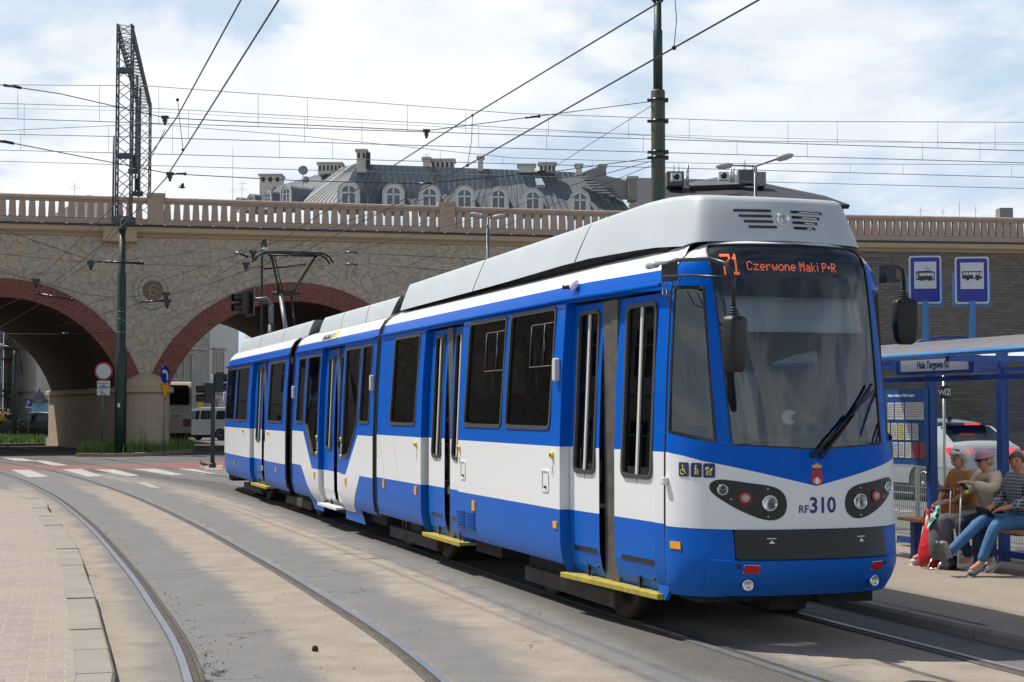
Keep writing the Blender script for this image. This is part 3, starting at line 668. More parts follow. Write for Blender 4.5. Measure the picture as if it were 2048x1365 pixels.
q = MB(); q.sheet(SP(dense(rect(-.59, .56, 2.70, 2.885), .05)), lambda a, b: nose_p(a, b, -.0105), (), [[(i / 24, 2.6), (i / 24, 3)] for i in range(-13, 14)] + [[(-1, 2.78), (1, 2.78)]]); q.build('destination_display', [mat('display_grey', (.022, .027, .04), .5)], tram)
dsp = bpy.data.objects['destination_display']
def leds(txt, y0, y1, z0, z1, big=False):
    cols = []
    for ch in txt:
        rows = FONT[ch].split(); 
        for k in range(len(rows[0])): cols.append([r[k] for r in rows])
        cols.append(['0'] * 7)
    cols = cols[:-1]; n = len(cols); q = MB(); rep = 2 if big else 1
    for i, c in enumerate(cols):
        for j in range(7):
            if c[j] != '1': continue
            for ii in range(rep):
                for jj in range(rep):
                    y = y0 + (y1 - y0) * (i + (ii + .5) / rep) / n; z = z1 - (z1 - z0) * (j + (jj + .5) / rep) / 7; h = (y1 - y0) / n / rep * .37; v = (z1 - z0) / 7 / rep * .37
                    q.add([disp(y - h, z - v, .0015), disp(y + h, z - v, .0015), disp(y + h, z + v, .0015), disp(y - h, z + v, .0015)], [(0, 1, 2, 3)])
    q.build('led_text', [mat('led_orange', (.9, .15, .03), .5, emit=(1., .17, .05), es=1.6)], dsp)
leds('71', -.575, -.45, 2.715, 2.88, True); leds('Czerwone Maki P+R', -.39, .35, 2.752, 2.822)
# mirrors
def mirror(mount, pts, pts2, c, w, h, d, yaw):
    q = MB(); q.box(mount[0] - .06, mount[0] + .06, min(mount[1], mount[1] + .08), max(mount[1], mount[1] + .08), mount[2] - .07, mount[2] + .07)
    arm = q.build('mirror_arm', [M_BLK], tram); q = MB()
    q.tube(pts, .014, 8); q.tube(pts2, .010, 8); q.build('arm_tube', [mat('dark_tube', (.03, .03, .035), .3, .5)], arm)
    q = MB(); top = pts[-1]
    for k in range(5): q.lathe([(.012, 0), (.022 + .009 * k, .004), (.022 + .009 * k, .012), (.012, .016)], 14, 0, Matrix.Translation((top[0], top[1], top[2] - .02 - k * .018)))
    q.build('rubber_boot', [M_RUB], arm)
    q = MB(); V = []; F = []
    prof = [(0, .55), (.03, .85), (.1, 1.0), (.6, .98), (.85, .86), (.97, .72), (1.0, .5)]
    pl = rpoly(rect(-w / 2, w / 2, -d / 2, d / 2), .035, 3); n = len(pl)
    for t, s in prof:
        for a, b in pl: V.append((b * s, a * s, h * (.5 - t)))
    for i in range(len(prof) - 1):
        for j in range(n): F.append((i * n + j, i * n + (j + 1) % n, (i + 1) * n + (j + 1) % n, (i + 1) * n + j))
    F += [tuple(range(n))[::-1], tuple((len(prof) - 1) * n + j for j in range(n))]
    q.add(V, F, 0, True, Matrix.Translation(c) @ Matrix.Rotation(yaw, 4, 'Z')); q.build('mirror_housing', [mat('mirror_black', (.006, .006, .007), .5)], tram)
mirror((-.50, -.97, 2.74), [(-.45, -1.0, 2.79), (-.1, -1.02, 2.79), (.38, -1.0, 2.755), (.55, -.97, 2.71), (.62, -.95, 2.62), (.63, -.95, 2.41)], [(-.45, -1.0, 2.70), (.0, -1.01, 2.67), (.60, -.96, 2.61)], (.62, -.94, 2.16), .17, .38, .12, radians(25))
mirror((-.62, .94, 2.78), [(-.60, 1.0, 2.80), (-.62, 1.06, 2.845), (-.63, 1.12, 2.83), (-.64, 1.14, 2.76), (-.65, 1.145, 2.66)], [(-.60, 1.0, 2.72), (-.63, 1.12, 2.745)], (-.65, 1.15, 2.41), .19, .36, .13, radians(-12))
q = MB(); q.tube([(-.72, -1.0, 2.80), (-.5, -1.02, 2.80), (-.2, -1.0, 2.80)], .016, 10); q.tube([(-.74, -1.0, 2.80), (-.58, -1.0, 2.80)], .026, 10); q.build('gas_strut', [M_ALU], tram)
q = MB()
for o in (0, .07): q.tube([(-.47 + o, -1.0, 2.66), (-.42 + o, -1.02, 2.56), (-.33 + o, -1.02, 2.54), (-.25 + o, -1.0, 2.62), (-.22 + o, -.99, 2.68)], .004, 5)
q.build('mirror_cable', [M_BLK], tram)
# ================= side fittings
def patch(name, pts, fn, t, mt, r=.0, parent=tram, t0=0.):
    q = MB(); q.prism(rpoly(pts, r, 3) if r else pts, fn, t0, t); return q.build(name, mt if isinstance(mt, list) else [mt], parent)
for x, z in ((-9.03, .80), (-7.43, .79), (-5.07, .75), (-2.585, .73)): patch('amber_marker', rect(x - .045, x + .045, z - .05, z + .05) if x < -3 else rect(x - .045, x + .045, z - .03, z + .03), R_, .012, M_AMBER, .008)
for x, z in ((-24.3, .66), (-22.3, .64), (-19.0 + .3, .66), (-17.2, .68), (-13.65, .73), (-11.35, .73)): patch('amber_marker', rect(x - .05, x + .05, z - .045, z + .045), R_, .012, M_AMBER)
for x, z in ((-2.66, 1.325), (-5.60, 1.32), (-7.41, 1.32), (-21.1, 1.30), (-18.0, 1.30), (-13.45, 1.30), (-13.45, 1.06), (-11.66, 1.30), (-11.66, 1.06)):
    q = MB(); F = frame_of(R_(x, z), (0, -1, 0)); q.lathe([(.034, 0), (.034, .012), (.026, .022), (.004, .025)], 14, 0, F); q.lathe([(.018, .018), (.016, .030), (.003, .032)], 10, 1, F); q.build('door_button', [M_YELB, mat('button_green', (.03, .18, .08), .4)], tram)
for x, z in ((-2.66, 1.20), (-5.60, 1.19), (-7.41, 1.19), (-13.45, 1.18), (-11.66, 1.18)):
    s_ = patch('sticker', rect(x - .03, x + .03, z - .06, z + .06), R_, .002, M_WLINE, .012)
    patch('sticker_print', rect(x - .008, x + .008, z - .035, z + .035), R_, .0035, mat('grey_print', (.2, .2, .22), .5), 0, s_)
for x0, x1 in ((-2.94, -2.76), (-5.55, -5.38)):
    q = MB(); o = rpoly(rect(x0, x1, 1.0, 1.19), .03, 4); ring(q, o, shrink(o, .012), R_, 0, .008); q.prism(rect(x0 + .07, x0 + .11, 1.03, 1.05), R_, 0, .012, 1); q.build('access_hatch', [M_WHITE, M_BLK], tram)
for x, z in ((-2.57, 2.06), (-9.9 + .15, 2.06), (-15.5, 2.0), (-24.6, 2.0)):
    q = MB(); F = Matrix.Translation(R_(x, z)); o = rpoly(rect(-.035, .035, -.10, .10), .03, 4); q.prism(o, lambda a, b, d: (a, d, b), -.05, 0, 0, F); q.build('side_lamp', [mat('lamp_housing', (.62, .62, .6), .4)], tram, bevel=.008)
for x0, x1 in ((-5.72, -5.42), (-5.37, -5.05)):
    q = MB()
    q.prism(rect(x0, x1, .49, .675), R_, 0, .002, 1)
    for k in range(7):
        z = .505 + k * .026; V = [R_(x0, z, .003), R_(x1, z, .003), R_(x1, z + .012, .016), R_(x0, z + .012, .016), R_(x1, z + .015, .003), R_(x0, z + .015, .003)]
        q.add(V, [(0, 1, 2, 3), (3, 2, 4, 5)], 0)
    q.build('louvred_vent', [M_BLUE, M_BLK], tram)
q = MB(); q.prism(rect(-18.45 + .1, -18.1, .42, .62), R_, 0, .004, 0); q.build('grille', [M_BLK], tram)
# white camera/speaker boss above the front door, ad strip on the middle car
q = MB(); q.lathe([(.05, 0), (.052, .03), (.035, .05), (.004, .055)], 16, 0, frame_of(R_(-2.36, 2.775), (0, -1, .3))); q.lathe([(.018, 0), (.018, .09), (.003, .095)], 10, 1, frame_of(R_(-2.42, 2.765), (-.7, -1, 0))); q.build('roof_camera', [mat('white_plastic'), M_BLK], tram)
a_ = patch('route_board', rect(-13.6, -12.75, 2.745, 2.85), R_, .012, mat('grey_board', (.32, .34, .36), .5)); patch('yellow_tab', rect(-12.74, -12.5, 2.75, 2.86), R_, .012, M_YELB)
q = MB(); put_text(q, 'Nowa Sicz', .085, lambda a, b, d: R_(-13.55 + a * 1.6, 2.77 + b, .0125 + d), bold=.001); q.build('board_lettering', [M_NAVY], a_)
q = MB(); put_text(q, '02', .03, lambda a, b, d: R_(-9.36 + a, 1.12 + b, .001 + d)); put_text(q, 'EU8N', .04, lambda a, b, d: R_(-9.30 + b * .0 + a * .2, 1.95 + a, .001 + d)) if False else None; q.build('stencil', [M_NAVY], tram)
# steps
def step(x0, x1, z0, z1, y0, mt=None):
    q = MB(); n = 6
    q.box(x0, x1, -y0 - .0, -y0 + .25, z0 + .01, z1); q.box(x0, x1, -y0 - .012, -y0 + .004, z0, z1 + .004)
    return q.build('door_step', [mt or M_YEL], tram, bevel=.006)
q = MB(); q.add([(-2.5, -1.09, .335), (-.72, -.945, .335), (-.72, -.86, .335), (-2.5, -.95, .335), (-2.5, -1.09, .29), (-.72, -.945, .29), (-.72, -.86, .29), (-2.5, -.95, .29)], [(0, 1, 2, 3), (0, 4, 5, 1), (1, 5, 6, 2), (4, 7, 6, 5), (0, 3, 7, 4)]); q.build('door_step', [M_YEL], tram, bevel=.006)
step(-7.2, -5.66, .29, .333, 1.075); step(-20.25, -18.4, .285, .33, 1.07); step(-13.35, -11.95, .29, .33, 1.10, M_WHITE)
# underframe, bogies
q = MB()
for a, b in ((-9.3, -.65), (-24.7, -16.3)):
    q.box(a, b, -.88, .88, .42, .80)
q.box(-15.5, -9.7, -.9, .9, .22, .42)
for k, (a, b, y) in enumerate(((-5.5, -4.6, -.95), (-8.6, -7.4, -.8), (-3.9, -2.9, -.9), (-23.9, -23.2, -.9), (-18, -16.9, -.9), (-5.0, -4.2, .8))): q.box(a, b, min(y, y + .3), max(y, y + .3), .26, .45)
q.build('underframe', [M_DARK], tram)
for xc in (-2.75, -8.2, -15.9, -20.9):
    L2 = 1.15; q = MB()
    for sg in (-1, 1):
        q.box(xc - L2, xc + L2, sg * .91 - .04, sg * .91 + .04, .12, .26); q.box(xc - .3, xc + .3, sg * .84 - .05, sg * .84 + .05, .22, .40)
    q.box(xc - .9, xc + .9, -.6, .6, .2, .5, 1)
    bg_ = q.build('bogie', [M_BEAM, M_DARK], tram, bevel=.015)
    for dx in (-.9, .9):
        for sg in (-1, 1):
            q = MB(); q.lathe([(.05, -.06), (.30, -.06), (.34, -.05), (.335, .0), (.33, .06), (.05, .07)], 24, 0, frame_of((xc + dx, sg * .72, .335), (0, 1, 0))); q.build('wheel', [mat('wheel_steel', (.10, .08, .06), .6, .5)], bg_)
    q = MB()
    for k in range(5):
        x = xc - .9 + k * .42 + random.uniform(-.1, .1); q.tube([(x, -.84, .46), (x + .05, -.86, .36), (x + .02, -.87, .27), (x + .12, -.86, .22), (x + .16, -.84, .42)], .012, 5)
    q.tube([(xc + .25, -.86, .45), (xc + .25, -.86, .28)], .05, 10); q.build('brake_hose', [M_DARK], bg_)
q = MB(); q.box(-.75, -.40, -.75, .62, .30, .37); q.box(-.55, -.35, .2, .66, .27, .34); q.box(-.9, -.45, -.15, .15, .22, .4); q.build('coupler_bar', [M_DARK], tram)
q = MB(); q.box(-24.6, -24.0, -.9, -.5, .2, .4); q.build('sand_box', [M_DARK], tram)
# corner skirt behind the front door
q = MB(); q.prism([(-.80, .40), (-.62, .40), (-.62, .37), (-.69, .29), (-.78, .30)], lambda a, b, d: (a, -(1.1 - inset(a, .42)) + d, b), .0, .03); q.build('corner_skirt', [M_BLUE], tram)
# ================= roof shrouds
def shroud(x0, x1, zb, zt, yb=.86, yt=.78, slant0=.0, slant1=.14, zbl=None):
    q = MB(); n = 14; V = []; F = []
    lev = [(0, 0), (.45, .30), (.8, .62), (.92, .78), (.98, .92), (1.0, 1.25)]
    for i in range(n + 1):
        t = i / n
        for sg in (-1, 1):
            for (h, c) in (lev if sg < 0 else lev[::-1]):
                a = x0 + slant0 * h; b = x1 + slant1 * (h - 1); x = a + (b - a) * t
                V.append((x, sg * (yb - (yb - yt) * c), zb + (zt - zb) * h))
    k = 2 * len(lev)
    for i in range(n):
        for j in range(k - 1): F.append((i * k + j, i * k + j + 1, (i + 1) * k + j + 1, (i + 1) * k + j))
    q.add(V, F, 0, True); q.add([V[j] for j in range(k)], [tuple(range(k))], 1); q.add([V[n * k + j] for j in range(k)], [tuple(range(k))], 1)
    o = q.build('roof_shroud', [M_HOOD, mat('shroud_end', (.09, .10, .11), .6)], tram)
    q = MB(); q.box(x0 + .05, x1 - .1, -.80, .80, zb - .06, zb + .02); q.build('shroud_base', [M_DARK], tram)
    for f in (.33, .66):
        x = x0 + (x1 - x0) * f; q = MB(); q.tube([(x, -(yb - (yb - yt) * c) - .001, zb + (zt - zb) * h) for h, c in lev], .004, 4); q.build('shroud_joint', [mat('joint_grey', (.12, .13, .14), .6)], o)
    return o
shroud(-14.6, -8.72 - .75, 2.92, 3.17, slant0=.15, slant1=.28)
shroud(-23.45, -15.35, 2.90, 3.18, slant0=.1, slant1=.25)
# front shroud: lofted plan curves, rounded nose
q = MB(); V = []; F = []
def half(yb, xf_): return [(-2.4, yb), (-1.9, yb - .03), (-1.5, yb - .055), (-1.15, yb - .085), (xf_ - .40, yb - .11), (xf_ - .27, yb - .125), (xf_ - .19, yb - .14), (xf_ - .135, yb - .165), (xf_ - .105, yb - .21), (xf_ - .085, yb - .27), (xf_ - .06, (yb - .27) * .78), (xf_ - .035, (yb - .27) * .52), (xf_ - .012, (yb - .27) * .26), (xf_, 0)]
def plan(yb, xf_, xr, n=26):
    h = half(yb, xf_); a = [(xr + (-2.4 - xr) * i / 9, -yb) for i in range(9)] + [(x, -y) for x, y in h]
    return a + [(x, -y) for x, y in a[::-1][1:]]
levs = [(0, .86, -.43), (.3, .835, -.465), (.6, .805, -.505), (.88, .775, -.545), (.95, .762, -.56), (.985, .735, -.59), (1.0, .68, -.66), (1.01, .40, -1.0)]
def ztop(x): return itp([(-9.3, 3.30), (-5, 3.33), (-2.9, 3.345), (-2.0, 3.375), (-1.3, 3.40), (-.85, 3.375), (-.5, 3.335)], x)
def zbot(x): return itp([(-9.3, 2.965), (-5, 2.985), (-2.7, 3.015), (-1.2, 2.99), (-.7, 2.955), (-.4, 2.995)], x)
for h, yb, xf_ in levs:
    for (x, y) in plan(yb, xf_, -9.2 + .12 * h): V.append((x, y, zbot(x) + (ztop(x) - zbot(x)) * h))
k = len(plan(.8, -.5, -9.2))
for i in range(len(levs) - 1):
    for j in range(k - 1): F.append((i * k + j, i * k + j + 1, (i + 1) * k + j + 1, (i + 1) * k + j))
q.add(V, F, 0, True)
top = V[(len(levs) - 1) * k:]
h_ = k // 2
q.add(top, [(j, j + 1, k - 2 - j, k - 1 - j) for j in range(h_ - 1)], 0, True)
q.add([V[i * k] for i in range(len(levs))] + [V[i * k + k - 1] for i in range(len(levs))][::-1], [tuple(range(2 * len(levs)))], 1)
hood = q.build('roof_shroud', [M_HOOD, mat('shroud_end')], tram)
q = MB(); q.box(-9.1, -.95, -.74, .74, 2.93, 2.99); q.build('shroud_base', [M_DARK], tram)
for x in (-5.95, -2.75):
    q = MB(); q.tube([(x + h * .18, -yb - .0015, zbot(x) + (ztop(x) - zbot(x)) * h) for h, yb, xf_ in levs[:6]], .005, 4); q.build('shroud_joint', [mat('joint_grey')], hood)
def hood_x(y, z):
    h = (z - 2.99) / (3.35 - 2.99); yb = itp([(a, b) for a, b, c in levs], h); xf_ = itp([(a, c) for a, b, c in levs], h)
    return itp([(b, a) for a, b in half(yb, xf_)[::-1]], abs(y))
hp = lambda y, z, d=0.: (hood_x(y, z) + d, y, z)
for sg in (-1, 1):
    for k2, (a, b) in enumerate(((.375, .085), (.34, .085), (.31, .083), (.28, .06 if sg < 0 else .085))):
        q = MB(); z = 3.228 - k2 * .043
        pts = [(sg * (a - (a - b) * i / 6)) for i in range(7)]
        for y0, y1 in zip(pts, pts[1:]): q.add([hp(y0, z - .010, .003), hp(y1, z - .010, .003), hp(y1, z + .010, .003), hp(y0, z + .010, .003)], [(0, 1, 2, 3)], 0)
        vs_ = q.build('vent_slot', [M_BLK], hood); q = MB()
        if sg < 0:
            for i in range(1, 14): y = sg * (a - (a - b) * i / 14); q.add([hp(y - .003, z - .009, .0045), hp(y + .003, z - .009, .0045), hp(y + .003, z + .009, .0045), hp(y - .003, z + .009, .0045)], [(0, 1, 2, 3)], 0)
            q.build('slot_mesh', [mat('mesh_grey', (.12, .12, .12), .5)], hood)
        else:
            q.add([hp(.14 + .02 * k2, z - .008, .0045), hp(a - .02, z - .008, .0045), hp(a - .03, z + .002, .0045), hp(.18 + .01 * k2, z + .004, .0045)], [(0, 1, 2, 3)], 0); q.build('slot_light_patch', [mat('slot_light_paint', (.55, .52, .45), .4)], hood)  # pale patch painted as light showing through the slot
q = MB(); F = frame_of(hp(0, 3.165, .0), (1, 0, .1)); q.lathe([(.052, -.02), (.054, .012), (.044, .016), (.04, .0), (.02, -.016), (.006, -.02)], 22, 0, F); q.lathe([(.04, .008), (.02, .016), (.002, .018)], 16, 1, F); q.build('roof_lamp', [M_CHROME, G_LENS], hood)
# roof equipment
for x0, x1, y0, y1, z0, z1 in ((-11.7, -10.8, .05, .65, 3.1, 3.42), (-14.4, -13.9, -.1, .4, 3.05, 3.32), (-15.6, -15.2, -.1, .4, 3.0, 3.33)):
    q = MB(); q.box(x0, x1, y0, y1, z0, z1, 0); q.box(x0 - .02, x0 + .1, y0 - .02, y0 + .04, z0, z1 + .02, 1); q.box(x0 - .02, x1 + .02, y0 - .02, y1 + .02, z1 + .001, z1 + .02, 1)
    for i in range(8):
        x = x0 + (x1 - x0) * (i + .5) / 8; q.box(x - .02, x + .02, y0 - .012, y0 - .002, z0 + .05, z1 - .04, 0)
    q.build('roof_equipment_box', [M_BLK, M_HOOD], tram)
q = MB(); q.tube([(-9.2, -.3, 3.2), (-9.3, -.3, 3.36), (-9.5, -.3, 3.38), (-9.7, -.25, 3.30), (-9.9, -.2, 3.2)], .03, 8); q.tube([(-9.25, .1, 3.15), (-9.35, .1, 3.3), (-9.6, .1, 3.28), (-9.8, .1, 3.1)], .03, 8); q.build('roof_cable', [M_RUB], tram)
# ================= pantograph
DT = mat('dark_steel', (.02, .02, .022), .5, .4)
q = MB(); q.box(-22.9, -21.6, -.5, .5, 3.12, 3.17); 
for x in (-22.8, -21.7):
    for y in (-.4, .4): q.lathe([(.05, 0), (.07, .02), (.045, .04), (.07, .06), (.045, .08), (.04, .10)], 10, 0, Matrix.Translation((x, y, 3.0)))
q.tube([(-22.8, -.45, 3.2), (-21.6, -.45, 3.2), (-21.6, .45, 3.2), (-22.8, .45, 3.2)], .03, 8, closed=True)
pg = q.build('pantograph_base', [DT], tram)
q = MB(); q.tube([(-21.9, -.12, 3.2), (-22.75, -.12, 4.15)], .045, 10); q.build('lower_arm', [mat('arm_grey', (.22, .24, .25), .5, .4)], pg)
q = MB(); q.tube([(-22.1, .1, 3.2), (-22.8, .12, 4.10)], .02, 8); q.tube([(-22.78, -.28, 4.14), (-22.78, .30, 4.14)], .035, 8); q.box(-22.85, -22.7, -.2, .16, 4.08, 4.2); q.build('knuckle', [DT], pg)
q = MB()
q.tube([(-22.75, -.14, 4.15), (-21.95, -.44, 4.86)], .028, 8); q.tube([(-22.75, -.06, 4.15), (-21.95, -.38, 4.84)], .012, 6); q.tube([(-22.75, .14, 4.15), (-21.95, .46, 4.86)], .028, 8); q.build('upper_arm', [DT], pg)
q = MB()
for x in (-22.12, -21.78):
    q.tube([(x, -.80, 4.72), (x, -.72, 4.84), (x, -.60, 4.90), (x, -.3, 4.915), (x, .3, 4.915), (x, .60, 4.90), (x, .72, 4.84), (x, .80, 4.72)], .022, 8)
q.tube([(-22.12, -.5, 4.9), (-21.78, -.5, 4.9)], .02, 6); q.tube([(-22.12, .5, 4.9), (-21.78, .5, 4.9)], .02, 6); q.tube([(-21.95, -.5, 4.86), (-21.95, .5, 4.86)], .02, 6)
for y in (-.5, .5): q.tube([(-21.95, y, 4.86), (-21.95, y + .08, 4.74), (-21.95, y, 4.70), (-21.95, y - .08, 4.76), (-21.95, y, 4.86)], .008, 5)
q.build('collector_head', [DT], pg)
# ================================================================ GROUND, ROAD, RAILS, PAVEMENTS
import numpy as np
def polyd(P, pts):
    """distance of many points to a polyline, and the signed side"""
    D = np.full(len(P), 1e9); S = np.zeros(len(P))
    for a, b in zip(pts, pts[1:]):
        a = np.array(a[:2]); b = np.array(b[:2]); d = b - a; L2 = d @ d
        t = np.clip(((P - a) @ d) / L2, 0, 1); q = a + t[:, None] * d; e = P - q; dd = np.hypot(e[:, 0], e[:, 1])
        m = dd < D; D[m] = dd[m]; S[m] = np.sign(d[0] * e[m, 1] - d[1] * e[m, 0])
    return D, S
def smooth_pts(pts, n=6):
    P = [Vector((p[0], p[1], 0)) for p in pts]; P = [P[0] * 2 - P[1]] + P + [P[-1] * 2 - P[-2]]; o = []
    for i in range(1, len(P) - 2):
        for k in range(n):
            t = k / n; a, b, c, d = P[i - 1:i + 3]
            o.append(.5 * ((2 * b) + (c - a) * t + (2 * a - 5 * b + 4 * c - d) * t * t + (3 * b - a - 3 * c + d) * t ** 3))
    return o + [P[-2]]
R1 = [(-30.5, 76), (-24.5, 64), (-18.6, 53)] + [(-13.95, 43.71), (-9.78, 33.6), (-6.66, 25.0), (-4.31, 17.9), (-3.08, 13.96), (-2.27, 11.2), (-1.60, 8.4), (-1.15, 6.0), (-.9, 3.)]
R1 = smooth_pts(R1)
def offset_line(P, d):
    o = []
    for i, p in enumerate(P):
        t = (P[min(i + 1, len(P) - 1)] - P[max(i - 1, 0)]).normalized(); o.append(p + Vector((-t.y, t.x, 0)) * d)
    return o
R2 = offset_line(R1, 1.50)
far = [(-29.5, 83), (-22.7, 70), (-16.6, 57.6), (-12.02, 47.88), (-10.1, 43.7), (-8.3, 39.9)]
R3 = smooth_pts([*far, tuple(tw(-27, -.7175)[:2]), tuple(tw(-20, -.7175)[:2]), tuple(tw(-10, -.7175)[:2]), tuple(tw(0, -.7175)[:2]), tuple(tw(8, -.7175)[:2])])
R4 = offset_line(R3, 1.435)
def rail(P, name='rail', polished=1):
    q = MB(); prof = [(-.070, .004), (-.060, .013), (-.008, .013), (.0, .007), (.038, .006), (.044, .012), (.066, .011), (.078, .004)]
    V = []; F = []; m = []; n = len(prof)
    for i, p in enumerate(P):
        t = (P[min(i + 1, len(P) - 1)] - P[max(i - 1, 0)]).normalized(); nn = Vector((-t.y, t.x, 0))
        for a, z in prof: V.append(p + nn * (a * polished) + Vector((0, 0, z)))
    mm = [1, 0, 2, 3, 2, 1, 1]
    for i in range(len(P) - 1):
        for j in range(n - 1): F.append((i * n + j, i * n + j + 1, (i + 1) * n + j + 1, (i + 1) * n + j)); m.append(mm[j])
    q.add(V, F, m)
    o = q.build(name, [mat('polished_rail', (.24, .26, .31), .42, .5, var=.12, vs=2), mat('rail_flank', (.09, .08, .07), .8, .2, var=.4, vs=7), mat('rail_groove', (.03, .026, .022), .9), mat('groove_dirt', (.075, .064, .052), .95, var=.5, vs=9)]); o['kind'] = 'structure'; return o
rail(R1); rail(R2, polished=-1); rail(R3, polished=1); rail(R4, polished=-1)
# --- ground sheet with a mask of drifted sand
xs = np.concatenate([[-900, -300, -120, -60, -40], np.arange(-30, -16, .6), np.arange(-16, 9.5, .13), np.arange(9.5, 30, 1.), [40, 80, 200, 900]])
ys = np.concatenate([[-60, 0, 4, 7], np.arange(8.5, 22, .13), np.arange(22, 50, .35), np.arange(50, 100, 2.), [130, 250, 900, 3000]])
X, Y = np.meshgrid(xs, ys); P = np.stack([X.ravel(), Y.ravel()], 1); nx = len(xs); ny = len(ys)
Z = np.zeros(len(P))
SAND = [tuple(gp(*q)[:2]) for q in [(190, 948), (310, 968), (400, 990), (480, 1017), (560, 1052), (650, 1085), (730, 1118), (800, 1146), (900, 1195), (1000, 1245), (1100, 1300), (1210, 1360)]] + [(1.6, 8.5), (2.2, 6)]
SAND = smooth_pts(SAND, 3)
d1, s1 = polyd(P, R1); d2, s2 = polyd(P, R2); ds, ss = polyd(P, SAND); d3, s3 = polyd(P, R3); d4, s4 = polyd(P, R4)
sm = lambda x: np.clip(x, 0, 1) ** 2 * (3 - 2 * np.clip(x, 0, 1))
mid1 = (s1 * np.sign(1)) ; # left-hand side positive
right_of_r1 = s1 > 0
sand = np.zeros(len(P))
nearw = sm((46 - P[:, 1]) / 20)
# between the left track's rails: sand from about 0.45 of the gauge to the right rail
inb = (s1 > 0) & (s2 < 0)
u = np.where(inb, d1 / 1.5, 0)
sand = np.maximum(sand, np.where(inb, sm((u - .38) / .30) * .98, 0) * nearw)
# between the kerb and the left rail

KPX = [tuple(gp(u_, v_, 0)[:2]) for u_, v_ in [(29, 968), (62.5, 996), (97.7, 1027), (129, 1064), (156, 1105), (176, 1162), (191, 1207), (207, 1266), (222.7, 1326), (234, 1385)]] + [(-1.9, 7.4), (-1.7, 5.)]
dk, sk = polyd(P, KPX); sand = np.maximum(sand, np.where(s1 < 0, sm(1 - dk / .52) * 1.0, 0) * nearw)
# drifted streak between the tracks
sand = np.maximum(sand, (np.where(ss > 0, sm(1 - ds / .42), sm(1 - ds / .72)) * 1.0) * sm((P[:, 1]) / 1.) * np.where(P[:, 1] > 34, .65, 1))
# thin film right of rail 2
sand = np.maximum(sand, np.where(s2 > 0, sm(1 - d2 / .20) * .5, 0) * nearw)
# tram track between rails, in front of the tram
inm = (s3 > 0) & (s4 < 0)
sand = np.maximum(sand, np.where(inm, sm((d3 - .10) / .3) * .8, 0) * sm((20 - P[:, 1]) / 6))
sand = np.maximum(sand, np.where((s3 < 0), sm(1 - np.abs(d3 - .7) / .75) * .14, 0))
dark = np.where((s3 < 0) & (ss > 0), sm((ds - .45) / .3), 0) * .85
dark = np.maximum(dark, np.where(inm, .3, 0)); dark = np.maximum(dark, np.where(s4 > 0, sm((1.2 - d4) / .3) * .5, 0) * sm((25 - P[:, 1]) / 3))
dark = np.maximum(dark, sm((P[:, 1] - 44) / 8) * .5)
me = bpy.data.meshes.new('road'); idx = np.arange(nx * ny).reshape(ny, nx)
quads = np.stack([idx[:-1, :-1], idx[:-1, 1:], idx[1:, 1:], idx[1:, :-1]], -1).reshape(-1, 4)
me.from_pydata(np.column_stack([P, Z]).tolist(), [], quads.tolist())
for nm, arr in (('sand', sand), ('dark', dark)):
    a = me.attributes.new(nm, 'FLOAT', 'POINT'); a.data.foreach_set('value', arr.astype(np.float32))
ro = bpy.data.objects.new('road', me); COL.objects.link(ro); ro['kind'] = 'structure'
m = bpy.data.materials.new('road_surface'); m.use_nodes = True; nt = m.node_tree; N = nt.nodes; L = nt.links; b = N['Principled BSDF']; b.inputs['Roughness'].default_value = .93; b.inputs['Specular IOR Level'].default_value = .25
geo = N.new('ShaderNodeNewGeometry')
def noi(scale, det=5, rough=.6, vec=None, dist=0):
    n = N.new('ShaderNodeTexNoise'); n.inputs['Scale'].default_value = scale; n.inputs['Detail'].default_value = det; n.inputs['Roughness'].default_value = rough; n.inputs['Distortion'].default_value = dist
    L.new(vec or geo.outputs['Position'], n.inputs['Vector']); return n.outputs['Fac']
def rng(v, a, b_, c=0., d=1.):
    r = N.new('ShaderNodeMapRange'); r.inputs[1].default_value = a; r.inputs[2].default_value = b_; r.inputs[3].default_value = c; r.inputs[4].default_value = d; L.new(v, r.inputs[0]); return r.outputs[0]
def mth(op, a, b_=None, c=None):
    r = N.new('ShaderNodeMath'); r.operation = op
    for i, v in enumerate((a, b_, c)):
        if v is None: continue
        if isinstance(v, (int, float)): r.inputs[i].default_value = v
        else: L.new(v, r.inputs[i])
    return r.outputs[0]
def mixc(f, a, b_):
    r = N.new('ShaderNodeMix'); r.data_type = 'RGBA'
    if isinstance(f, (int, float)): r.inputs[0].default_value = f
    else: L.new(f, r.inputs[0])
    for i, v in ((6, a), (7, b_)):
        if isinstance(v, tuple): r.inputs[i].default_value = (*v, 1)
        else: L.new(v, r.inputs[i])
    return r.outputs[2]
att = N.new('ShaderNodeAttribute'); att.attribute_name = 'sand'; atd = N.new('ShaderNodeAttribute'); atd.attribute_name = 'dark'
gran = noi(70, 3, .7); mid = noi(2.4, 8, .65); big = noi(.45, 6, .6); fine = noi(220, 2, .6)
rot = N.new('ShaderNodeMapping'); rot.inputs['Rotation'].default_value = (0, 0, radians(-20)); rot.inputs['Scale'].default_value = (2.6, .35, 1); L.new(geo.outputs['Position'], rot.inputs['Vector'])
streak = noi(1.6, 7, .65, rot.outputs[0], .6)
asph = mixc(rng(mid, .3, .7), (0.132, 0.136, 0.143), (0.180, 0.182, 0.186)); asph = mixc(rng(streak, .35, .7, 0, .5), asph, (0.195, 0.183, 0.164))
darka = mixc(rng(mid, .3, .7), (0.060, 0.057, 0.053), (0.094, 0.088, 0.080)); base = mixc(atd.outputs['Fac'], asph, darka)
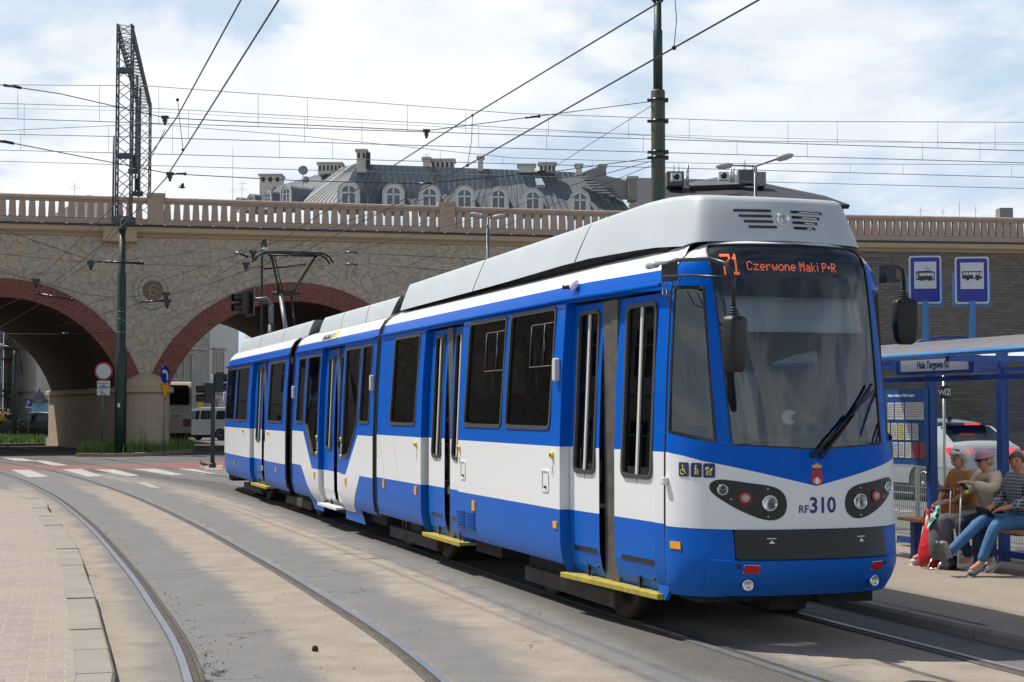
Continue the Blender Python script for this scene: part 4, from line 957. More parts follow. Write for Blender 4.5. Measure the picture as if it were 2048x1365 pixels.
base = mixc(rng(gran, .50, .70, 0, .55), base, (.36, .35, .33)); base = mixc(rng(gran, .45, .30, 0, .35), base, (.07, .07, .07))
sandc = mixc(rng(mid, .35, .65), (0.268, 0.228, 0.190), (0.340, 0.296, 0.250)); sandc = mixc(rng(gran, .46, .36, 0, .62), sandc, (.13, .115, .095)); sandc = mixc(rng(gran, .56, .68, 0, .35), sandc, (.52, .46, .38))
sf = mth('ADD', att.outputs['Fac'], rng(streak, .3, .7, -.06, .05)); sf = mth('ADD', sf, rng(big, .3, .7, -.18, .16)); sf = mth('ADD', sf, rng(mid, .3, .7, -.16, .16)); sf = mth('ADD', sf, rng(gran, .3, .7, .12, -.12)); sf = rng(sf, .18, .74)
sf = mth('MULTIPLY', sf, rng(att.outputs['Fac'], .0, .30))
colr = mixc(sf, base, sandc)
vo = N.new('ShaderNodeTexVoronoi'); vo.feature = 'DISTANCE_TO_EDGE'; vo.inputs['Scale'].default_value = .55
wv = N.new('ShaderNodeVectorMath'); wv.operation = 'ADD'; nn_ = N.new('ShaderNodeTexNoise'); nn_.inputs['Scale'].default_value = 3.; nn_.inputs['Detail'].default_value = 5; L.new(geo.outputs['Position'], nn_.inputs['Vector'])
sc_ = N.new('ShaderNodeVectorMath'); sc_.operation = 'SCALE'; sc_.inputs['Scale'].default_value = .55; L.new(nn_.outputs['Color'], sc_.inputs[0]); L.new(geo.outputs['Position'], wv.inputs[0]); L.new(sc_.outputs[0], wv.inputs[1]); L.new(wv.outputs[0], vo.inputs['Vector'])
crk = mth('MULTIPLY', rng(vo.outputs['Distance'], .010, .002), rng(noi(.8, 4), .56, .64)); colr = mixc(mth('MULTIPLY', crk, .6), colr, (.03, .028, .025))
L.new(colr, b.inputs['Base Color'])
hgt = mth('ADD', mth('MULTIPLY', gran, .6), mth('MULTIPLY', fine, .4)); hgt = mth('SUBTRACT', hgt, mth('MULTIPLY', crk, 1.5)); hgt = mth('ADD', hgt, mth('MULTIPLY', mid, 1.2))
bp = N.new('ShaderNodeBump'); bp.inputs['Strength'].default_value = .55; bp.inputs['Distance'].default_value = .008; L.new(hgt, bp.inputs['Height']); L.new(bp.outputs[0], b.inputs['Normal'])
me.materials.append(m)
# --- left pavement of interlocking pavers with kerb stones
ZP = .12
KO = [(-60, 62), (-34, 52), (-20, 43.5), (-14.5, 39)] + [tuple(gp(u_, v_, ZP)[:2]) for u_, v_ in [ (62.5, 991.8), (97.7, 1021), (129, 1056), (156, 1095), (176, 1150), (191, 1193), (207, 1251.6), (222.7, 1310), (230.5, 1365)]] + [(-1.98, 7.6), (-1.62, 5.0), (-1.3, 2)]
KO = smooth_pts(KO, 5); KI = offset_line(KO, -.235)
def brick_mat(name, c1, c2, cm, bw, rh, mortar, off=.5, rot=0., bump=.6, rough=.85, scale=1., noisec=None, coord='Position', xz=False, squash=1.):
    m = bpy.data.materials.new(name); m.use_nodes = True; nt = m.node_tree; N = nt.nodes; L = nt.links; b = N['Principled BSDF']; b.inputs['Roughness'].default_value = rough; b.inputs['Specular IOR Level'].default_value = .3
    if coord == 'Position': g = N.new('ShaderNodeNewGeometry'); src = g.outputs['Position']
    elif coord == 'UV': g = N.new('ShaderNodeTexCoord'); src = g.outputs['UV']
    else: g = N.new('ShaderNodeTexCoord'); src = g.outputs['Object']
    mp = N.new('ShaderNodeMapping'); mp.inputs['Rotation'].default_value = (radians(90) if xz else 0, 0, rot); L.new(src, mp.inputs[0])
    if xz: mp.inputs['Rotation'].default_value = (radians(-90), 0, 0)
    bt = N.new('ShaderNodeTexBrick'); bt.inputs['Scale'].default_value = scale; bt.inputs['Color1'].default_value = (*c1, 1); bt.inputs['Color2'].default_value = (*c2, 1); bt.inputs['Mortar'].default_value = (*cm, 1)
    bt.inputs['Brick Width'].default_value = bw; bt.inputs['Row Height'].default_value = rh; bt.inputs['Mortar Size'].default_value = mortar; bt.offset = off; bt.inputs['Mortar Smooth'].default_value = .3; bt.inputs['Bias'].default_value = 0
    L.new(mp.outputs[0], bt.inputs['Vector'])
    n = N.new('ShaderNodeTexNoise'); n.inputs['Scale'].default_value = 1.1; n.inputs['Detail'].default_value = 8; n.inputs['Roughness'].default_value = .65; L.new(src, n.inputs['Vector'])
    r = N.new('ShaderNodeMapRange'); r.inputs[1].default_value = .48; r.inputs[2].default_value = .72; r.inputs[4].default_value = .8; L.new(n.outputs['Fac'], r.inputs[0])
    mx = N.new('ShaderNodeMix'); mx.data_type = 'RGBA'; L.new(r.outputs[0], mx.inputs[0]); L.new(bt.outputs['Color'], mx.inputs[6]); mx.inputs[7].default_value = (*(noisec or cm), 1)
    n2 = N.new('ShaderNodeTexNoise'); n2.inputs['Scale'].default_value = 45; n2.inputs['Detail'].default_value = 4; L.new(src, n2.inputs['Vector'])
    r2 = N.new('ShaderNodeMapRange'); r2.inputs[1].default_value = .3; r2.inputs[2].default_value = .7; r2.inputs[3].default_value = .82; r2.inputs[4].default_value = 1.12; L.new(n2.outputs['Fac'], r2.inputs[0])
    vm = N.new('ShaderNodeVectorMath'); vm.operation = 'SCALE'; L.new(mx.outputs[2], vm.inputs[0]); L.new(r2.outputs[0], vm.inputs['Scale']); L.new(vm.outputs[0], b.inputs['Base Color'])
    iv = N.new('ShaderNodeMath'); iv.operation = 'MULTIPLY_ADD'; iv.inputs[1].default_value = -1.; L.new(bt.outputs['Fac'], iv.inputs[0]); L.new(n2.outputs['Fac'], iv.inputs[2])
    bp = N.new('ShaderNodeBump'); bp.inputs['Strength'].default_value = bump; bp.inputs['Distance'].default_value = .006; L.new(iv.outputs[0], bp.inputs['Height']); L.new(bp.outputs[0], b.inputs['Normal'])
    MATS[name] = m; return m
M_PAV = brick_mat('pink_pavers', (0.284, 0.237, 0.215), (0.323, 0.271, 0.245), (0.378, 0.338, 0.279), .22, .165, .006, rot=radians(-15.5), noisec=(0.348, 0.302, 0.212))
q = MB(); pol = [(-60, 2)] + [(p.x, p.y) for p in KI]
q.sheet(pol[::-1], lambda a, b_: (a, b_, ZP + .002)); o = q.build('pavement', [M_PAV]); o['kind'] = 'structure'
# kerb stones: separate blocks joined as one kerb with real gaps
def resample(P, st):
    P = [Vector((p[0], p[1], 0)) for p in P]; o = [P[0]]; acc = 0
    for a, b_ in zip(P, P[1:]):
        d = (b_ - a).length; t = st - acc
        while t < d: o.append(a.lerp(b_, t / d)); t += st
        acc = d - (t - st)
    return o
q = MB(); KOr = resample([tuple(p) for p in KO if -20 < p.x], 1.0); rs = random.Random(4)
def to_ki(p):
    best = None
    for a, b_ in zip(KI, KI[1:]):
        d = b_ - a; t = max(0, min(1, (p - a).dot(d) / d.length_squared)); c = a + d * t
        if best is None or (c - p).length < (best - p).length: best = c
    v = best - p; return v.normalized() * .25
for a, b_ in zip(KOr, KOr[1:]):
    t = (b_ - a).normalized(); dz = rs.uniform(-.006, .005); j = rs.uniform(-.005, .005); c = .018; a2 = a + t * .006; b2 = b_ - t * .006; V = []
    for p in (a2, b2):
        iv = to_ki(p); n = iv.normalized(); wd = iv.length
        V += [p + n * (o_ + j) + Vector((0, 0, z + (dz if z > 0 else 0))) for o_, z in ((0, -.02), (0, ZP - c), (c, ZP + .004), (wd, ZP + .004), (wd, -.02))]
    k = 5; q.add(V, [(i, i + 1, k + i + 1, k + i) for i in range(k - 1)] + [tuple(range(k)), tuple(range(k, 2 * k))], 0)
o = q.build('kerb', [mat('kerb_stone', (0.224, 0.204, 0.172), .85, var2=(0.289, 0.265, 0.226), vs=2.2, bump=.4, bs=60, dist=.006)]); o['kind'] = 'structure'
q = MB(); KD = [(p.x, p.y) for p in KO if p.x > -20]; 
# --- right platform
KL = 1.30; PZ = .09
M_PLT = brick_mat('platform_paving', (0.232, 0.196, 0.160), (0.260, 0.220, 0.184), (.24, .205, .17), .40, .40, .012, rot=THE, noisec=(0.272, 0.228, 0.180), bump=.4)
q = MB(); q.add([tw(-30, KL + .15, PZ + .002), tw(14, KL + .15, PZ + .002), tw(14, 5.6, PZ + .002), tw(-30, 5.6, PZ + .002), tw(-30, 5.6, 0), tw(14, 5.6, 0)], [(0, 1, 2, 3), (3, 2, 5, 4)]); o = q.build('platform', [M_PLT]); o['kind'] = 'structure'
q = MB()
for k in range(44):
    x0 = -30 + k * 1.0; dz = rs.uniform(-.006, .004); j = rs.uniform(-.008, .008)
    pr = [(0, -.02), (0.004, PZ - .025), (.03, PZ), (.15, PZ + .001), (.15, -.02)]
    V = [tw(x, KL + o_ + j, z + (dz if z > 0 else 0)) for x in (x0 + .006, x0 + .994) for o_, z in pr]; n5 = 5
    q.add(V, [(i, i + 1, n5 + i + 1, n5 + i) for i in range(4)] + [tuple(range(5)), tuple(range(5, 10))], 0)
o = q.build('kerb', [mat('platform_kerb', (.20, .175, .145), .9, var2=(.26, .23, .19), vs=3, bump=.4, bs=60, dist=.006)]); o['kind'] = 'structure'
# --- markings
M_MARK = mat('worn_road_paint', (.50, .49, .47), .8, var2=(.26, .255, .25), vs=3.5)
def mark(pts, m_, z=.005, name='crossing_marking'):
    q = MB(); q.add([gp(u_, v_, z) for u_, v_ in pts], [tuple(range(len(pts)))]); o = q.build(name, [m_]); o['kind'] = 'structure'; return o
for pts in ([(23, 940), (58, 940), (98, 954), (57, 955)], [(124, 939), (162, 938), (208, 952.5), (175, 954)], [(188, 939), (228, 939), (279, 951.5), (254, 953)], [(264, 938), (312, 938), (368, 950), (343, 951)], [(340, 938), (385, 938), (432, 948), (408, 949)],
            [(5, 916), (45, 917), (72, 923), (30, 922)], [(66, 921), (90, 922), (137, 931), (105, 932)], [(273, 965), (292, 965), (325, 978), (300, 975)]): mark(pts, M_MARK)
mark([(-200, 934), (0, 933), (137, 932), (432, 924), (760, 917), (760, 927), (432, 935), (137, 939), (0, 941), (-200, 942)], mat('red_lane_paint', (.27, .085, .085), .9, var2=(.20, .10, .095), vs=2), .003, 'cycle_lane')
mark([(400, 932), (445, 930), (445, 940), (408, 941)], mat('pale_pink_slabs', (.32, .25, .23), .9), .0045, 'cycle_lane')
# ================================================================ RAILWAY VIADUCT
WS = Vector((1, .2345, 0)).normalized(); W0 = Vector((-20.1, 62.8, 0)); WV = Vector((-6.9, 14.0, 0)); WN = Vector((WS.y, -WS.x, 0))
def ws_of(u):
    k = (u - 1024) / 3200; y = 67.51 / (1 - .2345 * k); x = k * y; return (Vector((x, y, 0)) - W0).dot(WS)
def wz_of(u, v):
    k = (u - 1024) / 3200; y = 67.51 / (1 - .2345 * k); return dp(u, v, y).z
def wp(s, z, d=0., o=0.): return W0 + WS * s + WV * d + WN * o + Vector((0, 0, z))
def stone_mat():
    m = bpy.data.materials.new('rubble_stone'); m.use_nodes = True; nt = m.node_tree; N = nt.nodes; L = nt.links; b = N['Principled BSDF']; b.inputs['Roughness'].default_value = .9
    g = N.new('ShaderNodeNewGeometry'); n0 = N.new('ShaderNodeTexNoise'); n0.inputs['Scale'].default_value = 1.2; n0.inputs['Detail'].default_value = 3; L.new(g.outputs['Position'], n0.inputs['Vector'])
    sc = N.new('ShaderNodeVectorMath'); sc.operation = 'SCALE'; sc.inputs['Scale'].default_value = .6; L.new(n0.outputs['Color'], sc.inputs[0])
    ad = N.new('ShaderNodeVectorMath'); ad.operation = 'ADD'; L.new(g.outputs['Position'], ad.inputs[0]); L.new(sc.outputs[0], ad.inputs[1])
    mp = N.new('ShaderNodeMapping'); mp.inputs['Scale'].default_value = (2.5, .35, 2.8); L.new(ad.outputs[0], mp.inputs['Vector'])
    v1 = N.new('ShaderNodeTexVoronoi'); v1.inputs['Scale'].default_value = 1.; v1.inputs['Randomness'].default_value = .85; v2 = N.new('ShaderNodeTexVoronoi'); v2.feature = 'DISTANCE_TO_EDGE'; v2.inputs['Scale'].default_value = 1.; v2.inputs['Randomness'].default_value = .85
    L.new(mp.outputs[0], v1.inputs['Vector']); L.new(mp.outputs[0], v2.inputs['Vector'])
    sp = N.new('ShaderNodeSeparateColor'); L.new(v1.outputs['Color'], sp.inputs[0])
    cr = N.new('ShaderNodeValToRGB'); e = cr.color_ramp.elements
    e[0].position = 0; e[0].color = (.40, .34, .26, 1); e[1].position = 1; e[1].color = (.48, .42, .34, 1)
    for p, c in ((.2, (.44, .39, .30)), (.4, (.36, .33, .285)), (.55, (.46, .39, .28)), (.7, (.41, .37, .31)), (.86, (.50, .36, .19)), (.9, (.39, .37, .34))): x = e.new(p); x.color = (*c, 1)
    L.new(sp.outputs[0], cr.inputs[0]); mu = N.new('ShaderNodeMix'); mu.data_type = 'RGBA'; mu.inputs[0].default_value = .42; L.new(cr.outputs[0], mu.inputs[6]); mu.inputs[7].default_value = (.44, .38, .295, 1)
    n = N.new('ShaderNodeTexNoise'); n.inputs['Scale'].default_value = 6; n.inputs['Detail'].default_value = 6; L.new(g.outputs['Position'], n.inputs['Vector'])
    r = N.new('ShaderNodeMapRange'); r.inputs[1].default_value = .3; r.inputs[2].default_value = .7; r.inputs[3].default_value = .86; r.inputs[4].default_value = 1.22; L.new(n.outputs['Fac'], r.inputs[0])
    vm = N.new('ShaderNodeVectorMath'); vm.operation = 'SCALE'; L.new(mu.outputs[2], vm.inputs[0]); L.new(r.outputs[0], vm.inputs['Scale'])
    rr = N.new('ShaderNodeMapRange'); rr.inputs[1].default_value = .015; rr.inputs[2].default_value = .04; L.new(v2.outputs['Distance'], rr.inputs[0])
    mx = N.new('ShaderNodeMix'); mx.data_type = 'RGBA'; L.new(rr.outputs[0], mx.inputs[0]); mx.inputs[6].default_value = (.31, .262, .20, 1); L.new(vm.outputs[0], mx.inputs[7]); L.new(mx.outputs[2], b.inputs['Base Color'])
    hh = N.new('ShaderNodeMath'); hh.operation = 'ADD'; L.new(rr.outputs[0], hh.inputs[0]); L.new(n.outputs['Fac'], hh.inputs[1])
    bp = N.new('ShaderNodeBump'); bp.inputs['Strength'].default_value = .45; bp.inputs['Distance'].default_value = .03; L.new(hh.outputs[0], bp.inputs['Height']); L.new(bp.outputs[0], b.inputs['Normal'])
    return m
M_STONE = stone_mat()
M_SAND = mat('sandstone', (.45, .345, .245), .9, var2=(.54, .39, .22), vs=.7, bump=.3, bs=25, dist=.01)
M_PARA = mat('pink_sandstone', (.40, .285, .22), .9, var2=(.50, .385, .30), vs=1.6, bump=.3, bs=30, dist=.01)
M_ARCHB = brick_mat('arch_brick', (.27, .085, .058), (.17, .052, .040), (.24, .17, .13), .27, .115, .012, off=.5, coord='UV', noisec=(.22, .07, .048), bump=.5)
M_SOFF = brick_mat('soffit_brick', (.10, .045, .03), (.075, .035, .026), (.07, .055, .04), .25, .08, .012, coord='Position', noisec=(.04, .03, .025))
M_LEAD = mat('lead_flashing', (.05, .052, .056), .5)
via = empty('railway_viaduct', tuple(W0), 0, 'long sandstone railway viaduct with red brick arches and a stone balustrade', 'viaduct')
def vbuild(q, name, mats, parent=via, **k):
    q.v = [(p[0] - W0.x, p[1] - W0.y, p[2]) for p in (tuple(v) for v in q.v)] if parent is via else q.v
    return q.build(name, mats, parent, **k)
def arch(u0, vc, ur, vr, ui, vi):
    s0 = ws_of(u0); zc = wz_of(u0, vc); Ro = (ws_of(u0 + ur) - ws_of(u0 - ur)) / 2, wz_of(u0, vc - vr) - zc; Ri = (ws_of(u0 + ui) - ws_of(u0 - ui)) / 2, wz_of(u0, vc - vi) - zc
    return s0, zc, Ro, Ri
A1 = arch(3, 862, 303, 305, 262, 267); A2 = arch(588, 870, 303, 305, 262, 267)
ZSP = 2.62
def arc(A, R, n=40, z0=ZSP):
    t0 = math.asin(min(1, (z0 - A[1]) / R[1])); return [(A[0] + R[0] * cos(t), A[1] + R[1] * sin(t)) for t in [t0 + (pi - 2 * t0) * i / n for i in range(n + 1)]]
SB = (Vector((3, 68.2, 0)) - W0).dot(WS)
holes = []
for A in (A1, A2):
    o = arc(A, A[2]); i = arc(A, A[3]); holes.append([(i[0][0], -.5), (i[0][0], ZSP)] + o + [(i[-1][0], ZSP), (i[-1][0], -.5)])
SL = -75
for d, nm in ((0., 'stone_wall'), (1., 'stone_wall')):
    q = MB(); q.sheet([(SL, -.4), (SB, -.4), (SB, 8.66), (SL, 8.66)], lambda a, b_: wp(a, b_, d), holes); vbuild(q, nm, [M_STONE])
for A in (A1, A2):
    for d in (0, 1):
        o = arc(A, A[2]); i = arc(A, A[3]); q = MB(); n = len(o); of = .05 if d == 0 else -.05
        V = [wp(*p, d, of) for p in o] + [wp(*p, d, of) for p in i] + [wp(*p, d, 0) for p in o] + [wp(*p, d, 0) for p in i]
        F = []; 
        for k in range(n - 1): F += [(k, k + 1, n + k + 1, n + k), (2 * n + k, 2 * n + k + 1, k + 1, k), (n + k, n + k + 1, 3 * n + k + 1, 3 * n + k)]
        F += [(0, n, 3 * n, 2 * n), (n - 1, 2 * n - 1, 4 * n - 1, 3 * n - 1)]
        q.add(V, F); ob = vbuild(q, 'brick_arch', [M_ARCHB])
        uv = ob.data.uv_layers.new(name='UV'); ln_ = 0; acc = [0]
        for k in range(n - 1): acc.append(acc[-1] + (Vector(o[k + 1]) - Vector(o[k])).length)
        for lp in ob.data.loops:
            v = lp.vertex_index; uv.data[lp.index].uv = ((.81 if (v // n) % 2 == 0 else 0), acc[v % n])
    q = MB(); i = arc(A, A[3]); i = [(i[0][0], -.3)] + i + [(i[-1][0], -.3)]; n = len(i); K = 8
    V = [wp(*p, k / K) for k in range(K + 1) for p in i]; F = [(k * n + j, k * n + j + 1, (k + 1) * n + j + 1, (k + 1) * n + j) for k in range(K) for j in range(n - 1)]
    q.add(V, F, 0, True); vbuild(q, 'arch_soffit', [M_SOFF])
# piers: rounded cutwater front, moulded cap, half cone above
def pier(sc, hw):
    def plan(r, z, ext=0., n=12):
        pts = []
        for i in range(n + 1):
            a = pi + pi * i / n; pts.append(wp(sc, z) + WS * (r * cos(a)) + WN * (-r * sin(a) * 1.0 + 0))
        return [wp(sc - r, z, 1 + .03)] + pts + [wp(sc + r, z, 1 + .03)]
    def loft(levels, m_, name):
        q = MB(); V = []
        for r, z in levels: V += plan(r, z)
        k = len(plan(1, 0)); F = [(i * k + j, i * k + j + 1, (i + 1) * k + j + 1, (i + 1) * k + j) for i in range(len(levels) - 1) for j in range(k - 1)]
        F.append(tuple((len(levels) - 1) * k + j for j in range(k))); q.add(V, F); return vbuild(q, name, [m_])
    loft([(hw, -.2), (hw, 2.36)], mat('pier_blocks', (.40, .33, .25), .9, var2=(.50, .39, .26), vs=1.3, bump=.4, bs=18, dist=.015), 'pier_base')
    loft([(hw + .06, 2.36), (hw + .16, 2.42), (hw + .16, 2.60), (hw + .05, 2.64)], M_SAND, 'pier_cap')
    q = MB(); n = 12; V = []
    for h in range(7):
        t = h / 6; r = hw * (1 - t * t * .98); V += [wp(sc, 2.64 + .62 * t) + WS * (r * cos(pi + pi * i / n)) + WN * (-r * sin(pi + pi * i / n)) for i in range(n + 1)]
    F = [(h * 13 + j, h * 13 + j + 1, h * 13 + 14 + j, h * 13 + 13 + j) for h in range(6) for j in range(12)]; q.add(V, F, 0, True); vbuild(q, 'pier_shoulder', [M_SAND])
i1 = arc(A1, A1[3])[0][0]; i2 = arc(A2, A2[3])[-1][0]; pier((i1 + i2) / 2, (i2 - i1) / 2 + .03)
i0 = arc(A1, A1[3])[-1][0]; pier(i0 - 1.2, 1.2)
# stone block joints on the pier base
# cornice, flashing, balustrade: generic run along a base line
def run(P, S, Nn, L0, L1, name, prof, m_, parent=via, org=W0):
    """extrude a profile (out, z) from L0 to L1"""
    q = MB(); V = [P + S * a + Nn * o + Vector((0, 0, z)) - org for a in (L0, L1) for o, z in prof]; k = len(prof)
    q.add(V, [(i, (i + 1) % k, k + (i + 1) % k, k + i) for i in range(k)] + [tuple(range(k))[::-1], tuple(range(k, 2 * k))]); return q.build(name, [m_], parent)
def parapet(P, S, Nn, L0, L1, posts, parent, org, dz=0., sp=.374):
    z = lambda a: a + dz
    run(P, S, Nn, L0, L1, 'cornice', [(-.5, z(8.66)), (.10, z(8.66)), (.14, z(8.72)), (.30, z(8.80)), (.34, z(8.84)), (.34, z(9.02)), (-.5, z(9.02))], M_SAND, parent, org)
    run(P, S, Nn, L0, L1, 'flashing', [(-.45, z(9.021)), (.40, z(9.021)), (.41, z(9.07)), (.20, z(9.12)), (-.45, z(9.12))], M_LEAD, parent, org)
    run(P, S, Nn, L0, L1, 'plinth', [(-.10, z(9.12)), (.24, z(9.12)), (.24, z(9.32)), (.18, z(9.35)), (-.10, z(9.35))], M_PARA, parent, org)
    run(P, S, Nn, L0, L1, 'handrail', [(-.08, z(10.0)), (.18, z(10.0)), (.20, z(10.06)), (.26, z(10.08)), (.26, z(10.19)), (.22, z(10.23)), (-.12, z(10.23)), (-.12, z(10.08))], M_PARA, parent, org)
    for a in posts:
        run(P, S, Nn, a - .33, a + .33, 'pedestal', [(-.16, z(9.121)), (.30, z(9.121)), (.30, z(10.26)), (-.16, z(10.26))], M_PARA, parent, org)
        run(P, S, Nn, a - .37, a + .37, 'pedestal_cap', [(-.2, z(10.26)), (.34, z(10.26)), (.34, z(10.40)), (-.2, z(10.40))], M_PARA, parent, org)
    q = MB(); V = []; pr = [(.15, .24, 9.35), (.15, .22, 9.38), (.130, .20, 9.44), (.138, .19, 9.48), (.112, .17, 9.96), (.115, .18, 10.0)]
    for hwid, o, zz in pr: V += [S * -hwid + Nn * (-.06) + Vector((0, 0, z(zz))), S * -hwid + Nn * (o - .04) + Vector((0, 0, z(zz))), S * hwid + Nn * (o - .04) + Vector((0, 0, z(zz))), S * hwid + Nn * (-.06) + Vector((0, 0, z(zz)))]
    F = [(i * 4 + j, i * 4 + (j + 1) % 4, i * 4 + 4 + (j + 1) % 4, i * 4 + 4 + j) for i in range(len(pr) - 1) for j in range(4)]
    q.add(V, F); first = None; a = L0 + .2
    while a < L1 - .1:
        if not any(abs(a - p) < .36 + .1 for p in posts):
            loc = P + S * a - org
            if first is None: first = q.build('baluster', [M_PARA], parent, loc)
            else: c = first.copy(); COL.objects.link(c); c.parent = parent; c.location = loc
        a += sp
spost = [ws_of(308.5), ws_of(891.5)]
parapet(W0, WS, WN, ws_of(-30), SB, [p for p in spost], via, W0)
# pipes/flashing clips
q = MB(); s = ws_of(-20)
while s < SB: q.box(-.05, .05, -.03, .03, 0, .05, 0, Matrix.Translation(wp(s, 9.08, 0, .40) - W0)); s += .95
q.build('flashing_clip', [mat('pale_clip', (.6, .6, .58), .5)], via)['kind'] = 'stuff'
# deck
q = MB(); q.add([wp(SL, 9.0), wp(SB, 9.0), wp(SB, 9.0, 1), wp(SL, 9.0, 1)], [(0, 1, 2, 3)]); vbuild(q, 'deck', [mat('ballast', (.12, .11, .10), .95, var=.3, vs=9)])
run(W0 + WV, WS, -WN, SL, SB, 'rear_parapet', [(-.1, 8.6), (.2, 8.6), (.2, 9.3), (-.1, 9.3)], M_PARA)
# corbel block under the gantry mast
run(W0, WS, WN, ws_of(204), ws_of(271), 'corbel', [(-.1, 8.40), (.62, 8.40), (.62, 8.98), (-.1, 8.98)], M_SAND)
# medallion with the numeral
sc, zc = ws_of(304), wz_of(304, 582)
Fm = Matrix(((WS.x, 0, WN.x, (wp(sc, zc) - W0).x), (WS.y, 0, WN.y, (wp(sc, zc) - W0).y), (0, 1, 0, zc), (0, 0, 0, 1)))
q = MB(); 
def annul(r0, r1, z0, z1, m_=0, n=40):
    V = [(r * cos(2 * pi * i / n), r * sin(2 * pi * i / n), z) for r, z in ((r1, 0), (r1, z1), (r0, z0), (r0, -.02)) for i in range(n)]
    q.add(V, [(k * n + i, k * n + (i + 1) % n, (k + 1) * n + (i + 1) % n, (k + 1) * n + i) for k in range(3) for i in range(n)], m_, True, Fm)
annul(.60, .76, .09, .06); annul(.40, .60, .05, .07); q.lathe([(.42, .0), (.40, .012), (.002, .012)], 32, 1, Fm)
med = q.build('number_medallion', [mat('pale_stone', (.42, .39, .32), .9, var=.15, vs=4), mat('brown_stone', (.20, .15, .11), .9, var=.2, vs=5)], via)
q = MB(); pts = []
for i in range(22): a = .5 + i * .29; pts.append((.13 * cos(a), -.07 + .11 * sin(a), .045))
q.tube([(.13, .17, .045), (.04, .215, .045), (-.07, .18, .045), (-.13, .07, .045), (-.135, -.07, .045)] + [(.135 * cos(a), -.085 + .12 * sin(a), .045) for a in [pi + i * .42 for i in range(1, 15)]], .035, 8, 0, Fm); q.build('numeral', [mat('numeral_stone', (.36, .29, .22), .9)], med)
# ---- grey brick retaining wall, right-hand continuation
RP = Vector((3, 68.2, 0)); RS = Vector((1, .137, 0)).normalized(); RN = Vector((RS.y, -RS.x, 0))
rw = empty('retaining_wall', tuple(RP), 0, 'tall grey brick railway wall under a balustrade, behind the parked cars and bus shelter', 'wall')
M_GBR = brick_mat('grey_brick', (.21, .18, .155), (.14, .125, .112), (.105, .095, .085), .42, .14, .016, rot=0, xz=True, noisec=(.185, .17, .15), bump=.4)
q = MB(); V = [RP + RS * a + RN * o + Vector((0, 0, z)) - RP for a in (0, 60) for o, z in ((0, -.3), (0, 8.66), (-6, 8.66), (-6, -.3))]
q.add(V, [(0, 4, 5, 1), (1, 5, 6, 2), (3, 2, 6, 7), (0, 1, 2, 3), (4, 7, 6, 5)]); q.build('brick_face', [M_GBR], rw)
parapet(RP, RS, RN, 0.01, 30, [20.55], rw, RP, sp=.337)
# ================================================================ BUILDINGS
M_WFR = mat('white_window_frame', (.70, .70, .68), .5); G_WIN = mat('window_pane', (.045, .055, .065), .06, spec=.6, var=.4, vs=.9); M_CURT = mat('net_curtain', (.35, .38, .40), .8)
def facade(parent, A, B, h, wins, m_wall, z0=0., base=None, m_base=None, bands=(), surround=None, arched=False, curtain=None, depth=.18):
    """wall from A to B (2D) with real openings. wins: (a0, a1, z0, z1); local to parent location"""
    A = Vector((*A, 0)); B = Vector((*B, 0)); S = (B - A).normalized(); Ln = (B - A).length; Nn = Vector((S.y, -S.x, 0))
    if Nn.dot(-A) < 0: Nn = -Nn
    org = parent.location
    P = lambda a, z, o=0.: A + S * a + Nn * o + Vector((0, 0, z)) - org
    holes = [[(a0, b0), (a1, b0), (a1, b1)] + ([(a0 + (a1 - a0) * (.5 + .5 * cos(pi * t / 8)), b1 + (a1 - a0) * .5 * sin(pi * t / 8)) for t in range(1, 8)] if arched else []) + [(a0, b1)] for a0, a1, b0, b1 in wins]
    q = MB(); mf = (lambda a, z: 1 if (base and z < base) else 0)
    q.sheet([(0, z0), (Ln, z0), (Ln, h), (0, h)], P, holes, [[(0, base), (Ln, base)]] if base else (), mf)
    for hh in holes: q.prism(hh, P, -depth, 0., 0, cap=False)
    q.build('wall', [m_wall, m_base or m_wall], parent)
    for (b0, b1, o) in bands:
        q = MB(); q.prism([(0, b0), (Ln, b0), (Ln, b1), (0, b1)], P, .0, o, 0); q.build('string_course', [surround or m_wall], parent)
    for k, (hh, (a0, a1, b0, b1)) in enumerate(zip(holes, wins)):
        q = MB(); q.sheet(hh, lambda a, z: P(a, z, -depth + .01), (), (), 0); w_ = q.build('window', [G_WIN], parent)
        q = MB(); top = max(z for a, z in hh); f = .07
        for r in ((a0, a0 + f, b0, b1), (a1 - f, a1, b0, b1), ((a0 + a1) / 2 - .035, (a0 + a1) / 2 + .035, b0, top - .02), (a0, a1, b0, b0 + f), (a0, a1, b0 + (b1 - b0) * .66, b0 + (b1 - b0) * .66 + f)): q.prism(rect(*r), P, -depth + .012, -depth + .06, 0)
        if not arched: q.prism(rect(a0, a1, b1 - f, b1), P, -depth + .012, -depth + .06, 0)
        else: q.tube([P(a, z, -depth + .04) for a, z in hh[2:]], .04, 5)
        q.build('window_frame', [M_WFR], w_)
        if curtain and curtain(k): q = MB(); q.prism(rect(a0 + f, a1 - f, b0 + f, b0 + (b1 - b0) * .62), P, -depth + .011, -depth + .02, 0); q.build('curtain', [M_CURT], w_)
        if surround:
            q = MB(); q.prism(rect(a0 - .12, a1 + .12, b0 - .14, b0), P, 0, .12); q.prism(rect(a0 - .16, a0 - .002, b0, b1), P, 0, .05); q.prism(rect(a1 + .002, a1 + .16, b0, b1), P, 0, .05); q.prism(rect(a0 - .25, a1 + .25, top + .12, top + .26), P, 0, .2); q.build('window_surround', [surround], w_)
    return P
